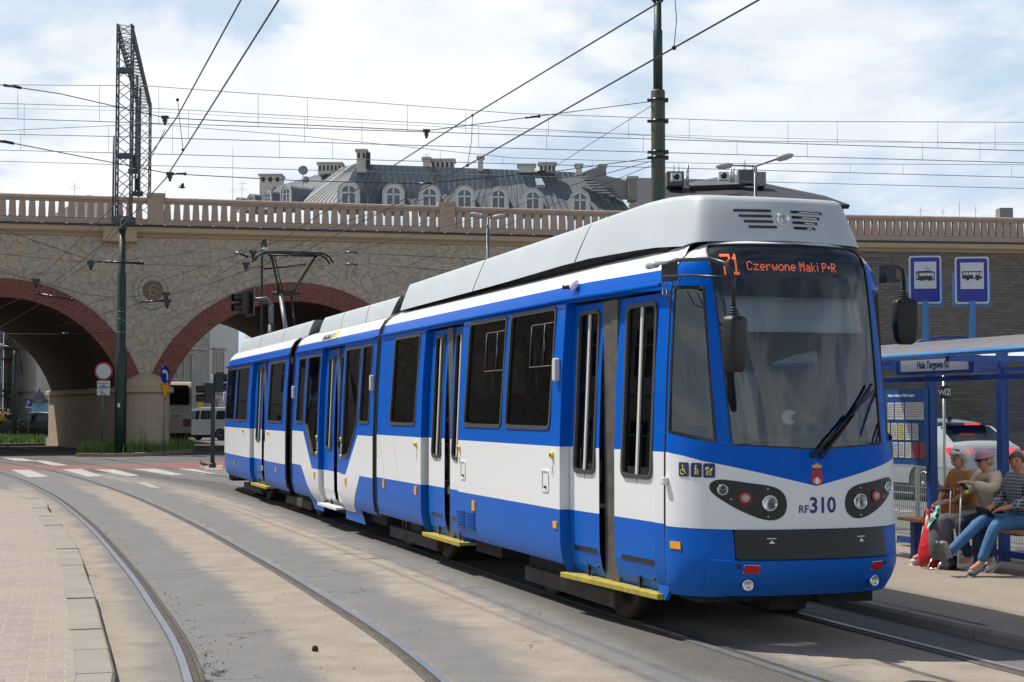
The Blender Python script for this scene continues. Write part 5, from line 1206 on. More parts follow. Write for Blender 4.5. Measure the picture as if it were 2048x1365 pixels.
M_GPL = mat('grey_plaster', (.40, .38, .35), .9, var=.2, vs=1.5); M_CPL = mat('cream_plaster', (.60, .55, .48), .9, var=.12, vs=1.2); M_WPL = mat('white_plaster', (.70, .69, .66), .9, var=.08, vs=1.5); M_TRIM = mat('stone_trim', (.46, .42, .36), .9, var=.2, vs=3); M_BLP = mat('pale_blue_plaster', (.42, .47, .55), .9, var=.1, vs=2)
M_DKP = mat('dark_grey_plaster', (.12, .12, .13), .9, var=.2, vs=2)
def house(name, label, u0, u1, y0, y1, h, deep, m_wall, wins, vx=None, **k):
    """block whose front runs between two sight lines at given distances"""
    A = dp(u0, 820, y0); B = dp(u1, 820, y1); o = empty(name, (A.x, A.y, 0), 0, label, 'building')
    facade(o, (A.x, A.y), (B.x, B.y), h, wins, m_wall, **k)
    S = (B - A); S.z = 0; S.normalize(); Nb = Vector((-S.y, S.x, 0)); a = Vector((0, 0, 0)); b_ = Vector((B.x - A.x, B.y - A.y, 0)); q = MB()
    V = [a, b_, b_ + Nb * deep, a + Nb * deep]; V = V + [v + Vector((0, 0, h)) for v in V]
    q.add(V, [(1, 2, 6, 5), (2, 3, 7, 6), (3, 0, 4, 7), (4, 5, 6, 7)]); q.build('rear_wall', [m_wall], o); return o, A, B
w2 = lambda xs, zs, w, h: [(x, x + w, z, z + h) for z in zs for x in xs]
house('town_house', 'grey stone town house seen through the left hand arch above the grass', 6, 72, 112, 108, 13, 9, M_CPL, [(.41, .89, 3.6, 5.05), (1.07, 1.24, 3.6, 5.05), (1.42, 1.66, 3.6, 5.05), (1.8, 2.02, 3.6, 5.05), (1.5, 1.86, .6, 2.4), (.5, .95, .5, 2.5), (.41, .89, 6.5, 8.0), (1.42, 1.7, 6.5, 8.0)], bands=((2.95, 3.15, .18), (5.9, 6.1, .15)), surround=M_TRIM)
house('town_house', 'pale blue town house beside the advertising column, seen through the left hand arch', 72.6, 118, 116, 110, 12, 9, M_BLP, [(.08, .26, 3.1, 4.2), (.36, .62, 3.1, 3.9), (.9, 1.3, 3.1, 4.2)], bands=((2.6, 2.75, .2),), surround=M_TRIM)
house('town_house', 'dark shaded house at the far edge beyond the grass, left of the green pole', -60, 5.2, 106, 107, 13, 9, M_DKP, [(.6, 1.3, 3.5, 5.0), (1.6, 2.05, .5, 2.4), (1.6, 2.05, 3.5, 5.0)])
house('town_house', 'weathered grey town house with two tall windows behind the coach', 340, 417, 112, 116, 15, 9, M_GPL, [(.35, .75, 3.9, 5.5), (1.12, 1.50, 3.95, 5.5), (2.0, 2.38, 3.7, 5.55), (1.12, 1.50, 6.7, 8.3), (2.0, 2.38, 6.7, 8.3), (1.9, 2.4, .05, 2.6)], bands=((2.85, 3.1, .22), (6.0, 6.2, .15)), surround=M_TRIM)
house('town_house', 'cream town house with ornate window surrounds above the white van', 418, 476, 117, 121, 15, 9, M_WPL, [(.60, .98, 4.15, 6.0), (1.5, 1.9, 4.15, 6.0), (.7, 1.1, .3, 2.3)], bands=((2.85, 3.1, .22),), surround=mat('ochre_trim', (.42, .33, .22), .9), base=2.85, m_base=M_CPL)
q = MB(); A = dp(401, 820, 112.5); q.box(A.x - .19, A.x + .02, A.y - .05, A.y, .8, 2.45); q.box(A.x + .02, A.x + .16, A.y - .05, A.y, .8, 2.3); o = q.build('advertising_banner', [mat('banner_yellow', (.70, .55, .02), .6)]); tag(o, 'tall yellow banner hanging in the doorway of the weathered grey house', 'banner')
# ---- big mansard building above the viaduct
M_ZINC = mat('zinc_roof', (.155, .18, .205), .6, .0, var=.12, vs=.5); M_ZINL = mat('zinc_roof_pale', (.17, .19, .21), .6, .0, var=.2, vs=.6); M_SEAMZ = mat('zinc_seam', (.085, .10, .115), .5, .3)
mb_ = empty('mansard_building', tuple(dp(713, 820, 130)), 0, 'large apartment building with a grey zinc mansard roof and round topped dormers', 'building'); mb_.location.z = 0; MO = mb_.location.copy()
def MP(u, v, y): return dp(u, v, y) - MO
e1, e2 = 128.0, 132.8     # eave distances
def roofquad(name, pts, m_, nseam=0, th=.25):
    q = MB(); V = [Vector(p) for p in pts]; n = (V[1] - V[0]).cross(V[3] - V[0]).normalized(); 
    if n.y > 0: n = -n
    q.add(V, [(0, 1, 2, 3)], 0); q.add([v - n * th for v in V], [(0, 1, 2, 3)], 0)
    for i in range(4): q.add([V[i], V[(i + 1) % 4], V[(i + 1) % 4] - n * th, V[i] - n * th], [(0, 1, 2, 3)], 0)
    for k in range(1, nseam):
        t = k / nseam; a = V[0].lerp(V[1], t); b_ = V[3].lerp(V[2], t); q.tube([a + n * .02, b_ + n * .01], .022, 4, 1)
    return q.build(name, [m_, M_SEAMZ], mb_)
roofquad('mansard_slope', [MP(668, 418, e1), MP(1262, 424, e2 + 1.2), MP(1205, 347, e2 + 5), MP(713, 328, 130.8)], M_ZINC, 46)
roofquad('hip_slope', [MP(588, 416, 131.5), MP(668, 418, e1), MP(713, 328, 130.8), MP(708, 328.5, 131.)], M_ZINL, 9)
roofquad('wing_slope', [MP(488, 412, 150), MP(588, 416, 131.5), MP(708, 328.5, 131.), MP(540, 377, 147)], M_ZINC, 14)
# walls beneath
def MW(u0, y0, u1, y1, wins, h0=14.6, name='wall'):
    A = dp(u0, 820, y0); B = dp(u1, 820, y1)
    facade(mb_, (A.x, A.y), (B.x, B.y), h0, wins, M_WPL, z0=0, surround=M_TRIM, bands=((14.0, 14.58, .3),), curtain=lambda k: k % 3 == 0)
L_ = (dp(1262, 820, e2 + 1.2) - dp(668, 820, e1)).length
MW(668, e1 + .05, 1262, e2 + 1.25, [(a, a + 1.1, 11.1, 13.2) for a in [.8 + i * 2.35 for i in range(10)] if a + 1.2 < L_] + [(a, a + 1.1, 7.4, 9.5) for a in [.8 + i * 2.35 for i in range(10)] if a + 1.2 < L_])
MW(490, 150, 668, e1 + .1, [(a, a + 1.1, 11.1, 13.2) for a in [1 + i * 2.8 for i in range(8)]])
# dormers
def dormer(u, vt, y, wpx, name='dormer', yaw=0.):
    """u centre, vt top of the hood, y distance of its face"""
    k = y / 3200; w = wpx * k; T = dp(u, vt, y); zt = T.z; r = w / 2; zb = zt - w * 1.28; 
    M = Matrix.Translation((T.x - MO.x, T.y - MO.y, 0)) @ Matrix.Rotation(yaw, 4, 'Z')
    def P(a, z, o=0.): return M @ Vector((a, -o, z))
    zc = zt - r; arcp = [(r * cos(t), zc + r * sin(t)) for t in [pi * i / 16 for i in range(17)]]; out = [(r, zb)] + arcp + [(-r, zb)]
    ro = [(a * .86, zc + (z - zc) * .86 if z > zc else z) for a, z in out]; ri = r * .62; inn = [(ri, zb + w * .12)] + [(ri * cos(t), zc + ri * sin(t) - w * .02) for t in [pi * i / 12 for i in range(13)]] + [(-ri, zb + w * .12)]
    q = MB(); q.prism(out, lambda a, z, d: P(a, z, d), -3.2, .0, 0, cap=True, smooth=False)
    d_ = q.build(name, [M_ZINC], mb_)
    q = MB(); V = [P(*p, .10) for p in out] + [P(*p, .10) for p in ro] + [P(*p, -.02) for p in out]; n = len(out)
    q.add(V, [(i, i + 1, n + i + 1, n + i) for i in range(n - 1)] + [(2 * n + i, 2 * n + i + 1, i + 1, i) for i in range(n - 1)], 0); q.build('dormer_rim', [M_CPL], d_)
    q = MB(); q.sheet(ro, lambda a, z: P(a, z, .03), [inn], (), 0); q.prism(inn, P, -.1, .03, 0, cap=False); q.build('dormer_face', [M_WFR], d_)
    q = MB(); q.sheet(inn, lambda a, z: P(a, z, -.06)); q.build('dormer_window', [G_WIN], d_)
    q = MB(); f = w * .035; zm = zc - w * .02
    for r_ in ((-f, f, zb + w * .12, zc + ri - w * .03), (-ri, ri, zm - f, zm + f), (-ri, -ri + f, zb + w * .12, zc), (ri - f, ri, zb + w * .12, zc)): q.prism(rect(*r_), P, -.055, .01, 0)
    q.build('dormer_frame', [M_WFR], d_)
    if int(u) % 3 == 0: q = MB(); q.prism(rect(-ri, ri, zb + w * .12, zm - w * .05), P, -.058, -.04); q.build('curtain', [mat('blue_curtain', (.22, .38, .45), .8)], d_)
    q = MB()
    for t in [pi * i / 14 for i in range(0, 15)]: pass
for u, v, wd_ in ((697.5, 362, 46), (787, 366, 45), (859, 369, 44), (929, 371, 43), (997, 373, 42), (1065.5, 376, 42), (1160, 379, 42)):
    yy = 127.6 + (u - 697) / 565 * 5.2; dormer(u, v, yy, wd_, yaw=.04)
for u, v, wd_, y in ((573, 370.5, 30, 131.5), (535, 381, 26, 138), (503, 388, 22, 144), (478, 395, 20, 149)): dormer(u, v, y, wd_ * 1.15, yaw=-.75)
# chimneys and firewall
def chim(u0, u1, v0, v1, y, dpth=1.2, m_=M_CPL, holes_=0, cap=True, lab='chimney'):
    a = MP(u0, v1, y); b_ = MP(u1, v0, y); q = MB(); q.box(a.x, b_.x, a.y, a.y + dpth, a.z, b_.z, 0)
    if cap: q.box(a.x - .12, b_.x + .12, a.y - .12, a.y + dpth + .12, b_.z + .001, b_.z + .18, 1)
    c = q.build(lab, [m_, M_TRIM], mb_)
    if holes_:
        w = (b_.x - a.x) / holes_
        for k in range(holes_): q = MB(); q.box(a.x + w * (k + .28), a.x + w * (k + .72), a.y - .03, a.y - .002, b_.z - .55, b_.z - .12); q.build('flue_opening', [M_BLK], c)
    return c
chim(713, 732, 303, 345, 130, 1.4, holes_=2); chim(519, 562, 352, 390, 146, 2, holes_=3); chim(636, 683, 329, 348, 134, 2, holes_=6); chim(846, 860, 319, 344, 133, 1, holes_=0); chim(862, 908, 322, 340, 134, 1.5, holes_=5); chim(956, 966, 317, 342, 134, 1); chim(1037, 1069, 332, 345, 135, 1.5); chim(1079, 1111, 329, 345, 135, 1.2, holes_=4); chim(1152, 1164, 332, 350, 135, 1); chim(1200, 1212, 333, 360, 134.5, 1.2)
q = MB(); fw = [MP(1205, 350, e2 + 1), MP(1258, 361, e2 + .5), MP(1258, 398, e2 + .5), MP(1205, 352, e2 + 1)]
fp = [(1165, 345), (1203, 331), (1212, 336), (1213, 352), (1257, 362), (1257, 400), (1240, 400)]
V = [MP(*p, e2 + 1.6) for p in fp] + [MP(*p, e2 + 2.2) for p in fp]; n = len(fp)
q.add(V, [tuple(range(n)), tuple(range(2 * n - 1, n - 1, -1))] + [(i, (i + 1) % n, n + (i + 1) % n, n + i) for i in range(n)]); q.build('firewall', [mat('dull_render', (.26, .245, .225), .9, var=.2, vs=1.5)], mb_)
chim(1257, 1274, 357, 400, e2 + 1, 2, mat('dull_render'), cap=True, lab='firewall_stack')
q = MB()
for k in range(9):
    t = k / 8; a = MP(1178 + 42 * t, 352 + 44 * t, e2 + 3.2 - 2.4 * t); q.box(a.x - .9, a.x + .9, a.y - .25, a.y - .1, a.z, a.z + .1)
q.build('roof_ladder', [M_SEAMZ], mb_)
q = MB(); a = MP(1079, 364, e1 + 4.2); q.box(a.x - .5, a.x + .5, a.y - 1.0, a.y - .8, a.z - .8, a.z + .5); 
sk = [MP(1070, 357, 131.9), MP(1083, 357, 131.9), MP(1090, 370, 131.0), MP(1074, 370, 131.0)]; q = MB(); q.add(sk + [p + Vector((0, .3, -.2)) for p in sk], [(0, 1, 2, 3), (0, 3, 7, 4), (1, 5, 6, 2), (3, 2, 6, 7)]); q.build('skylight', [mat('sky_glass', (.35, .42, .5), .1)], mb_)
q = MB(); c = MP(735, 321, 130); q.box(c.x - .1, c.x + .25, c.y - .3, c.y, c.z - .7, c.z + .6); q.build('vent_box', [M_BLK], mb_)
q = MB(); c = MP(606, 341, 134); q.lathe([(.02, -.05), (.4, 0), (.42, .04), (.02, .0)], 16, 0, frame_of(c, (.3, -1, .2))); q.tube([c, c - Vector((0, 0, 1.6))], .04, 6); q.ball(c - Vector((-.25, 0, .8)), .3); q.build('satellite_dish', [mat('dish_grey', (.3, .31, .32), .6)], mb_)
# ---- second building, dark roof, to the right
db = empty('dark_roofed_building', tuple(dp(1400, 820, 150)), 0, 'building with a low black roof, vent stacks and air conditioners, right of the mansard building', 'building'); db.location.z = 0; DO = db.location.copy()
M_BRF = mat('black_roof', (.030, .034, .042), .6, var=.3, vs=.6)
def DP(u, v, y): return dp(u, v, y) - DO
def slab(name, pts, m_, th=.3, par=db):
    q = MB(); V = [Vector(p) for p in pts]; n = len(V); W_ = [v + Vector((0, th * 2, -th)) for v in V]
    q.add(V + W_, [tuple(range(n)), tuple(range(2 * n - 1, n - 1, -1))] + [(i, (i + 1) % n, n + (i + 1) % n, n + i) for i in range(n)]); return q.build(name, [m_], par)
slab('roof', [DP(1258, 410, 146), DP(1700, 410, 143), DP(1650, 392, 147), DP(1500, 361, 156), DP(1275, 356, 156)], M_BRF)
slab('roof', [DP(1380, 372, 150), DP(1490, 368, 150), DP(1470, 348, 156), DP(1375, 366, 154)], M_DKP)
q = MB(); A_ = DP(1258, 820, 146); B_ = DP(1700, 820, 143); q.box(A_.x, B_.x, 0 + min(A_.y, B_.y) + 2, 12, 0, DP(1500, 408, 145).z); q.build('wall', [M_GPL], db)
def dbox(u0, u1, v0, v1, y, name, m_, dpt=1.5):
    a = DP(u0, v1, y); b_ = DP(u1, v0, y); q = MB(); q.box(a.x, b_.x, a.y, a.y + dpt, a.z, b_.z); return q.build(name, [m_], db)
dbox(1334, 1368, 343, 372, 150, 'chimney', M_DKP); dbox(1478, 1512, 339, 368, 150, 'chimney', M_DKP); dbox(1512, 1532, 344, 372, 150, 'chimney', mat('stack_grey', (.25, .25, .24), .8))
for u, v in ((1353, 354), (1448, 352)):
    b2 = dbox(u - 10, u + 10, v - 8, v + 8, 148, 'air_conditioner', M_WFR, .7); q = MB(); c = DP(u, v, 147.95); q.lathe([(.26, 0), (.28, .03), (.05, .04)], 16, 0, frame_of(c, (0, -1, 0))); q.build('fan', [M_BLK], b2)
q = MB()
for u, v0, v1, r in ((1375, 330, 372, .12), (1462, 338, 365, .08), (1467, 335, 365, .08), (1490, 320, 340, .03), (1348, 330, 345, .03), (1358, 334, 345, .03), (1505, 330, 342, .03)): q = MB(); q.tube([DP(u, v1, 149), DP(u, v0, 149)], r * 1.2, 8); q.build('vent_pipe', [M_ALU if r > .05 else M_BLK], db)
for u in (1342, 1430, 1475): 
    a = DP(u, 368 + (u - 1342) * .03, 153.0); q = MB(); q.add([a + Vector((-.7, -.3, -.25)), a + Vector((.7, -.3, -.25)), a + Vector((.5, .6, .05)), a + Vector((-.9, .6, .05))], [(0, 1, 2, 3)]); q.build('skylight', [mat('sky_glass')], db)
# ---- roofs seen between the balusters on the left, and behind on the right
o = empty('distant_house', tuple(dp(160, 820, 150)), 0, 'far house with a dark shallow roof glimpsed between the balusters left of the lattice gantry', 'building'); o.location.z = 0; DO2 = o.location.copy()
slab('roof', [dp(103, 432, 150) - DO2, dp(225, 440, 150) - DO2, dp(225, 397, 154) - DO2, dp(175, 390, 154) - DO2], M_BRF, par=o)
q = MB(); a = dp(103, 436, 151) - DO2; b_ = dp(225, 436, 151) - DO2; q.box(a.x, b_.x, 1.2, 12, 0, a.z); q.build('wall', [M_DKP], o)
# ---- roof antennas
def antenna(u, v0, v1, y, arms, label, grp='aerials on the rooftops'):
    a = dp(u, v1, y); b_ = dp(u, v0, y); q = MB(); k = y / 3200; q.tube([(0, 0, 0), (0, 0, b_.z - a.z)], .35 * k, 6)
    for (t, w) in arms: zz = (b_.z - a.z) * t; q.tube([(-w * k, 0, zz), (w * k, 0, zz)], .25 * k, 5)
    o = q.build('antenna', [mat('aerial_grey', (.10, .11, .12), .5)]); o.location = a; tag(o, label, 'antenna', grp)
antenna(149, 365, 392, 150, [(.6, 10), (.75, 5), (.45, 5)], 'single small aerial above the far left of the parapet')
antenna(465, 295, 400, 148, [(.15, 7), (.2, 6), (.7, 2)], 'tallest rooftop mast, left of the zinc roofed building')
antenna(484, 362, 400, 147, [(.85, 9), (.5, 12), (.6, 8)], 'comb aerial beside the tall rooftop mast')
antenna(853, 308, 322, 133, [(.9, 6), (.6, 6), (.3, 5)], 'comb aerial on a chimney of the zinc roof')
for u, v, lb in ((1841, 414, 'leftmost thin aerial above the right hand parapet'), (1886, 418, 'second thin aerial above the right hand parapet'), (1919, 404, 'tallest forked aerial above the right hand parapet'), (1951, 412, 'rightmost straight aerial above the right hand parapet')): antenna(u, v, 436, 110, [(.55, 5), (.75, 3)], lb)
q = MB(); a = dp(2000, 436, 110); b_ = dp(2026, 416, 110); q.box(a.x, b_.x, 110, 111, a.z - 3, b_.z); o = q.build('rooftop_stack', [mat('stack_grey')]); tag(o, 'pale rooftop vent stack just above the right end of the parapet', 'vent stack')
for k, (x0, y0, x1, y1, h, m_, lb) in enumerate(((-34, 60, -33, 42, 13, M_CPL, 'cream tenement row beyond the left pavement, mirrored in the rear tram windows'), (-33, 41.5, -31, 24, 11, M_GPL, 'lower grey tenement row beyond the left pavement, nearer than the cream one'))):
    o = empty('town_house', (x0, y0, 0), 0, lb, 'building'); Lh = sqrt((x1 - x0) ** 2 + (y1 - y0) ** 2); facade(o, (x0, y0), (x1, y1), h, w2([1.2 + i * 2.6 for i in range(int(Lh / 2.6) - 0)], (1.2, 4.6, 8.0), 1.2, 1.9), m_, bands=((4.0, 4.2, .2),))
    q = MB(); q.box(-9, -.0, min(0, y1 - y0), max(0, y1 - y0), 0, h - .01); b_ = q.build('rear_block', [m_], o); b_.location.x = -1.2 if k == 0 else -.3
for (x0, y0, x1, y1, h, m_, lb) in ((-92, 104, -66, 105, 14, M_GPL, 'far grey tenement beyond the viaduct, farthest from the green pole'), (-65.5, 105, -39.5, 106, 13, M_TRIM, 'sandy tenement beyond the viaduct, next to the dark shaded house')):
    o = empty('town_house', (x0, y0, 0), 0, lb, 'building'); Lh = x1 - x0; facade(o, (x0, y0), (x1, y1), h, w2([1.2 + i * 2.4 for i in range(int(Lh / 2.4))], (.8, 4.4, 7.8), 1.1, 2.1), m_, bands=((3.6, 3.8, .2),)); q = MB(); q.box(0, Lh, 1.3, 10, 0, h - .01); q.build('rear_block', [m_], o)
# ================================================================ TRAM STOP
def tx(u, y):
    """tram x where the sight line u crosses lateral y"""
    a = (u - 1024) / 3200; t = (LAT0 + y) / (a * TL.x + TL.y); P = Vector((a * t, t, 0)); return t_of(P)[0]
M_SBLU = mat('shelter_blue', (.004, .040, .21), .4, var=.2, vs=4); M_SBLL = mat('shelter_edge_blue', (.03, .20, .50), .3); M_SROOF = mat('shelter_roof_white', (.55, .56, .58), .5, var=.15, vs=5); nt = M_SROOF.node_tree; _o = [n for n in nt.nodes if n.type == 'OUTPUT_MATERIAL'][0]; _t = nt.nodes.new('ShaderNodeBsdfTranslucent'); _t.inputs[0].default_value = (.75, .78, .82, 1); _m = nt.nodes.new('ShaderNodeMixShader'); _m.inputs[0].default_value = .8; nt.links.new(nt.nodes['Principled BSDF'].outputs[0], _m.inputs[1]); nt.links.new(_t.outputs[0], _m.inputs[2]); nt.links.new(_m.outputs[0], _o.inputs[0])
M_WOOD = mat('bench_wood', (.42, .19, .07), .55, var=.3, vs=9)
G_SHL = glass('shelter_glass', (.86, .90, .88), .04)
xL = tx(1700, 4.0); xR = 1.5; O_ = tw(xL, 3.9, PZ)
sh = empty('bus_shelter', tuple(O_), atan2(TF.y, TF.x), 'blue framed glass waiting shelter with a white curved roof beside the tram', 'shelter')
SX = lambda x: x - xL
SY = lambda y: y - 3.9
def sbox(q, x0, x1, y0, y1, z0, z1, m=0): q.box(SX(x0), SX(x1), SY(y0), SY(y1), z0 - PZ, z1 - PZ, m)
xp1, xp2 = tx(1862, 4.65), tx(2004, 4.65); dxp = xp2 - xp1
for x in (xp1 - dxp * 1.0, xp1, xp2, xp2 + dxp * 1.6): q = MB(); sbox(q, x - .045, x + .045, 4.60, 4.70, PZ, 2.36); q.build('post', [M_SBLU], sh, bevel=.006)
q = MB(); n = 8; V = []
for i in range(n + 1): t = i / n; y = 3.0 + 1.85 * t; z = 2.27 + .17 * sin(pi * min(1, t * 1.0)) ** .8; V += [(SX(xL), SY(y), z - PZ), (SX(xR), SY(y), z + .02 - PZ), (SX(xL), SY(y), z - .03 - PZ), (SX(xR), SY(y), z - .01 - PZ)]
F = []
for i in range(n): a = i * 4; F += [(a, a + 1, a + 5, a + 4)]
F += [(0, 2, 3, 1), (n * 4, n * 4 + 1, n * 4 + 3, n * 4 + 2)]; q.add(V, F, 0, False); q.build('curved_roof', [M_SROOF], sh)
q = MB(); q.tube([(SX(xL), SY(2.99), 2.245 - PZ), (SX(xR), SY(2.99), 2.265 - PZ)], .028, 8); q.build('roof_edge', [M_SBLL], sh)
for y, z0, z1 in ((4.65, 2.12, 2.17), (3.35, 2.0, 2.05)): q = MB(); sbox(q, xL, xR, y - .03, y + .03, z0, z1); q.build('beam', [M_SBLU], sh)
for x in (xp1 - .4, xp2, xp2 + 1.5): q = MB(); sbox(q, x - .03, x + .03, 3.0, 4.62, 2.18, 2.24); q.build('roof_bracket', [M_SBLU], sh)
q = MB(); sbox(q, xL, xR, 4.61, 4.69, .14, .21); q.build('bottom_rail', [M_SBLU], sh)
for a, b in ((xp1 - dxp + .05, xp1 - .05), (xp1 + .05, xp2 - .05), (xp2 + .05, xp2 + dxp * 1.6 - .05)): q = MB(); q.add([(SX(a), SY(4.65), .13), (SX(b), SY(4.65), .13), (SX(b), SY(4.65), 2.02), (SX(a), SY(4.65), 2.02)], [(0, 1, 2, 3)]); q.build('glass_panel', [G_SHL], sh)
# name box
a, b = tx(1797, 3.3), tx(1953, 3.3); q = MB(); sbox(q, a, b, 3.27, 3.35, 2.075, 2.245); nb = q.build('name_box', [M_SBLU], sh)
a2, b2 = tx(1801, 3.26), tx(1936, 3.26); q = MB(); sbox(q, a2, b2, 3.262, 3.27, 2.105, 2.222); q.build('name_panel', [mat('panel_grey', (.38, .40, .46), .4)], nb)
q = MB(); put_text(q, 'Hala Targowa 02', .105, lambda a_, b_, d: (SX(a2 + (b2 - a2) * .26 + a_ * 1.02), SY(3.26 - d), 2.135 - PZ + b_), bold=.001, xs=.78); q.build('name_lettering', [M_NAVY], nb)
# information board with timetables
a, b = tx(1700, 4.58), tx(1856, 4.58); q = MB(); sbox(q, a, b, 4.52, 4.58, 1.07, 1.96); ib_ = q.build('information_board', [mat('board_blue', (.006, .055, .20), .45)], sh)
q = MB(); put_text(q, 'Miejska w Krakowie / Public Transport', .045, lambda a_, b_, d: (SX(tx(1773, 4.5) + a_), SY(4.517 - d), 1.87 - PZ + b_), bold=.0004, xs=.82); q.build('board_lettering', [M_WLINE], ib_)
for r_, (z0, z1, us, cs) in enumerate(((1.60, 1.80, ((1774, 1786), (1789, 1806), (1809, 1845)), 0), (1.36, 1.555, ((1774, 1778), (1781, 1792), (1794, 1806), (1809, 1820), (1823, 1834)), 1), (1.15, 1.33, ((1782, 1793), (1796, 1806), (1809, 1820), (1823, 1834), (1838, 1847)), 2))):
    for k, (u0, u1) in enumerate(us):
        q = MB(); sbox(q, tx(u0, 4.51), tx(u1, 4.51), 4.513, 4.519, z0, z1)
        c = (.42, .40, .12) if (r_ == 1 and k in (0, 2)) else ((.34, .06, .04) if (r_ == 2 and k > 2) else (.42, .42, .40)); p_ = q.build('timetable', [mat('paper_%d_%d_%d' % tuple(int(v * 100) for v in c), c, .8, var=.25, vs=30)], ib_)
        q = MB(); 
        for j in range(6): z = z1 - .025 - j * (z1 - z0) / 7; sbox(q, tx(u0, 4.51) + .01, tx(u1, 4.51) - .015, 4.5095, 4.5125, z, z + .005)
        q.build('timetable_lines', [mat('ink', (.12, .12, .14), .8)], p_)
# bench
be = empty('bench', tuple(tw(tx(1797, 3.8), 3.98, PZ)), atan2(TF.y, TF.x), 'long bench of orange brown wooden slats on dark blue legs inside the bus shelter', 'bench')
Lb = 5.5
for y in (-.17, -.055, .06, .175): q = MB(); q.box(0, Lb, y - .05, y + .05, .415, .45); q.build('seat_slat', [M_WOOD], be, bevel=.006)
for x in (.15, tx(1968, 4.0) - tx(1797, 3.8), 5.0): q = MB(); q.box(x - .045, x + .045, -.12, .12, 0, .41); q.build('leg', [M_SBLU], be, bevel=.005)
# stop signs on posts rising behind the shelter roof
def stop_sign(uc, ub, vt, vb, label, tramsign):
    x = tx(uc, 4.0); P = tw(x, 4.0, 0); o = empty('stop_sign', (P.x, P.y, 2.40), 0, label, 'stop sign', 'stop signs above the shelter'); k = P.y / 3200; W_ = .345; zt = dp(uc, vt, P.y).z - 2.40; zb = dp(uc, vb, P.y).z - 2.40; hh = zt - zb
    o.rotation_euler.z = -.16
    q = MB(); q.box(-.03, .03, -.02, .03, 0.0, zb + .03); q.build('post', [M_SBLL], o)
    q = MB(); q.box(-W_ / 2 - .02, W_ / 2 + .02, .02, .05, zb - .02, zb + .32); q.build('bracket_plate', [M_SBLL], o)
    f = lambda a, b_, d: (a, -d, zb + b_)
    q = MB(); q.prism(rpoly(rect(-W_ / 2, W_ / 2, 0, hh), .03, 4), f, -.01, .0, 0); pl = q.build('sign_plate', [mat('sign_white', (.62, .63, .65), .4)], o)
    q = MB(); q.prism(rpoly(rect(-W_ / 2 + .018, W_ / 2 - .018, .02, hh - .018), .025, 4), f, 0.0005, .004, 0); q.build('blue_field', [mat('sign_blue', (.005, .018, .30), .35)], pl)
    q = MB(); q.prism(rect(-.118, .118, hh * .315, hh * .875), f, .0045, .008, 0); q.build('white_field', [mat('sign_white')], pl)
    q = MB(); c = hh * .60
    def bx(a, b_, z0, z1, m=0, e=.010): q.prism(rect(a, b_, c + z0, c + z1), f, .0085, e, m)
    if tramsign:
        bx(-.10, .10, -.055, .035); 
        for i in range(5): bx(-.062 + i * .028, -.038 + i * .028, -.012, .022, 1, .012)
        for a in (-.092, .077): bx(a, a + .014, -.04, .022, 1, .012)
        bx(-.08, .08, .035, .042)
        for a in (-.05, -.025, .035, .06): q.prism(circ(a, c - .058, .010, 10), f, .0085, .010, 0)
        q.tube([f(a, c + b_, .0095) for a, b_ in ((.015, .042), (-.004, .062), (.020, .088), (.044, .062), (.025, .042))], .003, 5)
    else:
        bx(-.10, .10, -.035, .045)
        for i in range(6): bx(-.088 + i * .027, -.066 + i * .027, .004, .034, 1, .012)
        bx(.078, .096, -.01, .034, 1, .012); bx(.012, .03, -.025, .034, 1, .0122)
        for a in (-.045, .055): q.prism(circ(a, c - .038, .016, 12), f, .0085, .0105, 0)
    q.build('pictogram', [M_BLK, mat('sign_white')], pl)
stop_sign(1852.5, 1850, 512, 608, 'tall blue plate with a black tram on white, above the shelter roof', True)
stop_sign(1946.5, 1946, 514, 608, 'tall blue plate with a black bus on white, above the shelter roof', False)
q = MB(); a = [dp(1822, 690, 17.6), dp(1850, 679, 17.6), dp(1885, 674, 17.6), dp(1920, 674, 17.6), dp(1950, 677, 17.6)]; q.tube([p - a[0] for p in a], .014, 8); o = q.build('roof_hoop', [M_SBLU]); o.location = a[0]; tag(o, 'thin curved blue rail spanning between the two sign posts over the shelter', 'rail')
# wifi board on its pale post behind the shelter
P = gp(1890, 990); P = Vector((P.x, P.y, 0)) * (20.5 / P.y); q = MB(); q.tube([(0, 0, 0), (0, 0, 2.15)], .02, 8); wi = empty('wifi_post', (P.x, P.y, 0), 0, 'pale thin post carrying a black rounded WiFi board, seen through the shelter glass', 'sign'); q.build('post', [M_ALU], wi)
zc = dp(1890, 785, 20.5).z; q = MB(); q.prism(circ(-.035, zc, .055, 16) , lambda a, b, d: (a, -d, b), .02, .035); q.prism(circ(.035, zc, .06, 16), lambda a, b, d: (a, -d, b), .021, .036); q.prism(circ(0, zc, .085, 18), lambda a, b, d: (a, -d, b), .019, .034); bd = q.build('board', [M_BLK], wi)
q = MB(); q.prism(rpoly(rect(.0, .078, zc - .04, zc + .045), .015, 3), lambda a, b, d: (a, -d, b), .037, .039); q.build('white_panel', [M_WLINE], bd)
q = MB(); put_text(q, 'Wi', .085, lambda a, b, d: (a - .082, -.038 - d, zc - .03 + b), bold=.002); q.build('lettering', [M_WLINE], bd); q = MB(); put_text(q, 'Fi', .085, lambda a, b, d: (a + .008, -.041 - d, zc - .03 + b), bold=.002); q.build('lettering', [M_BLK], bd)
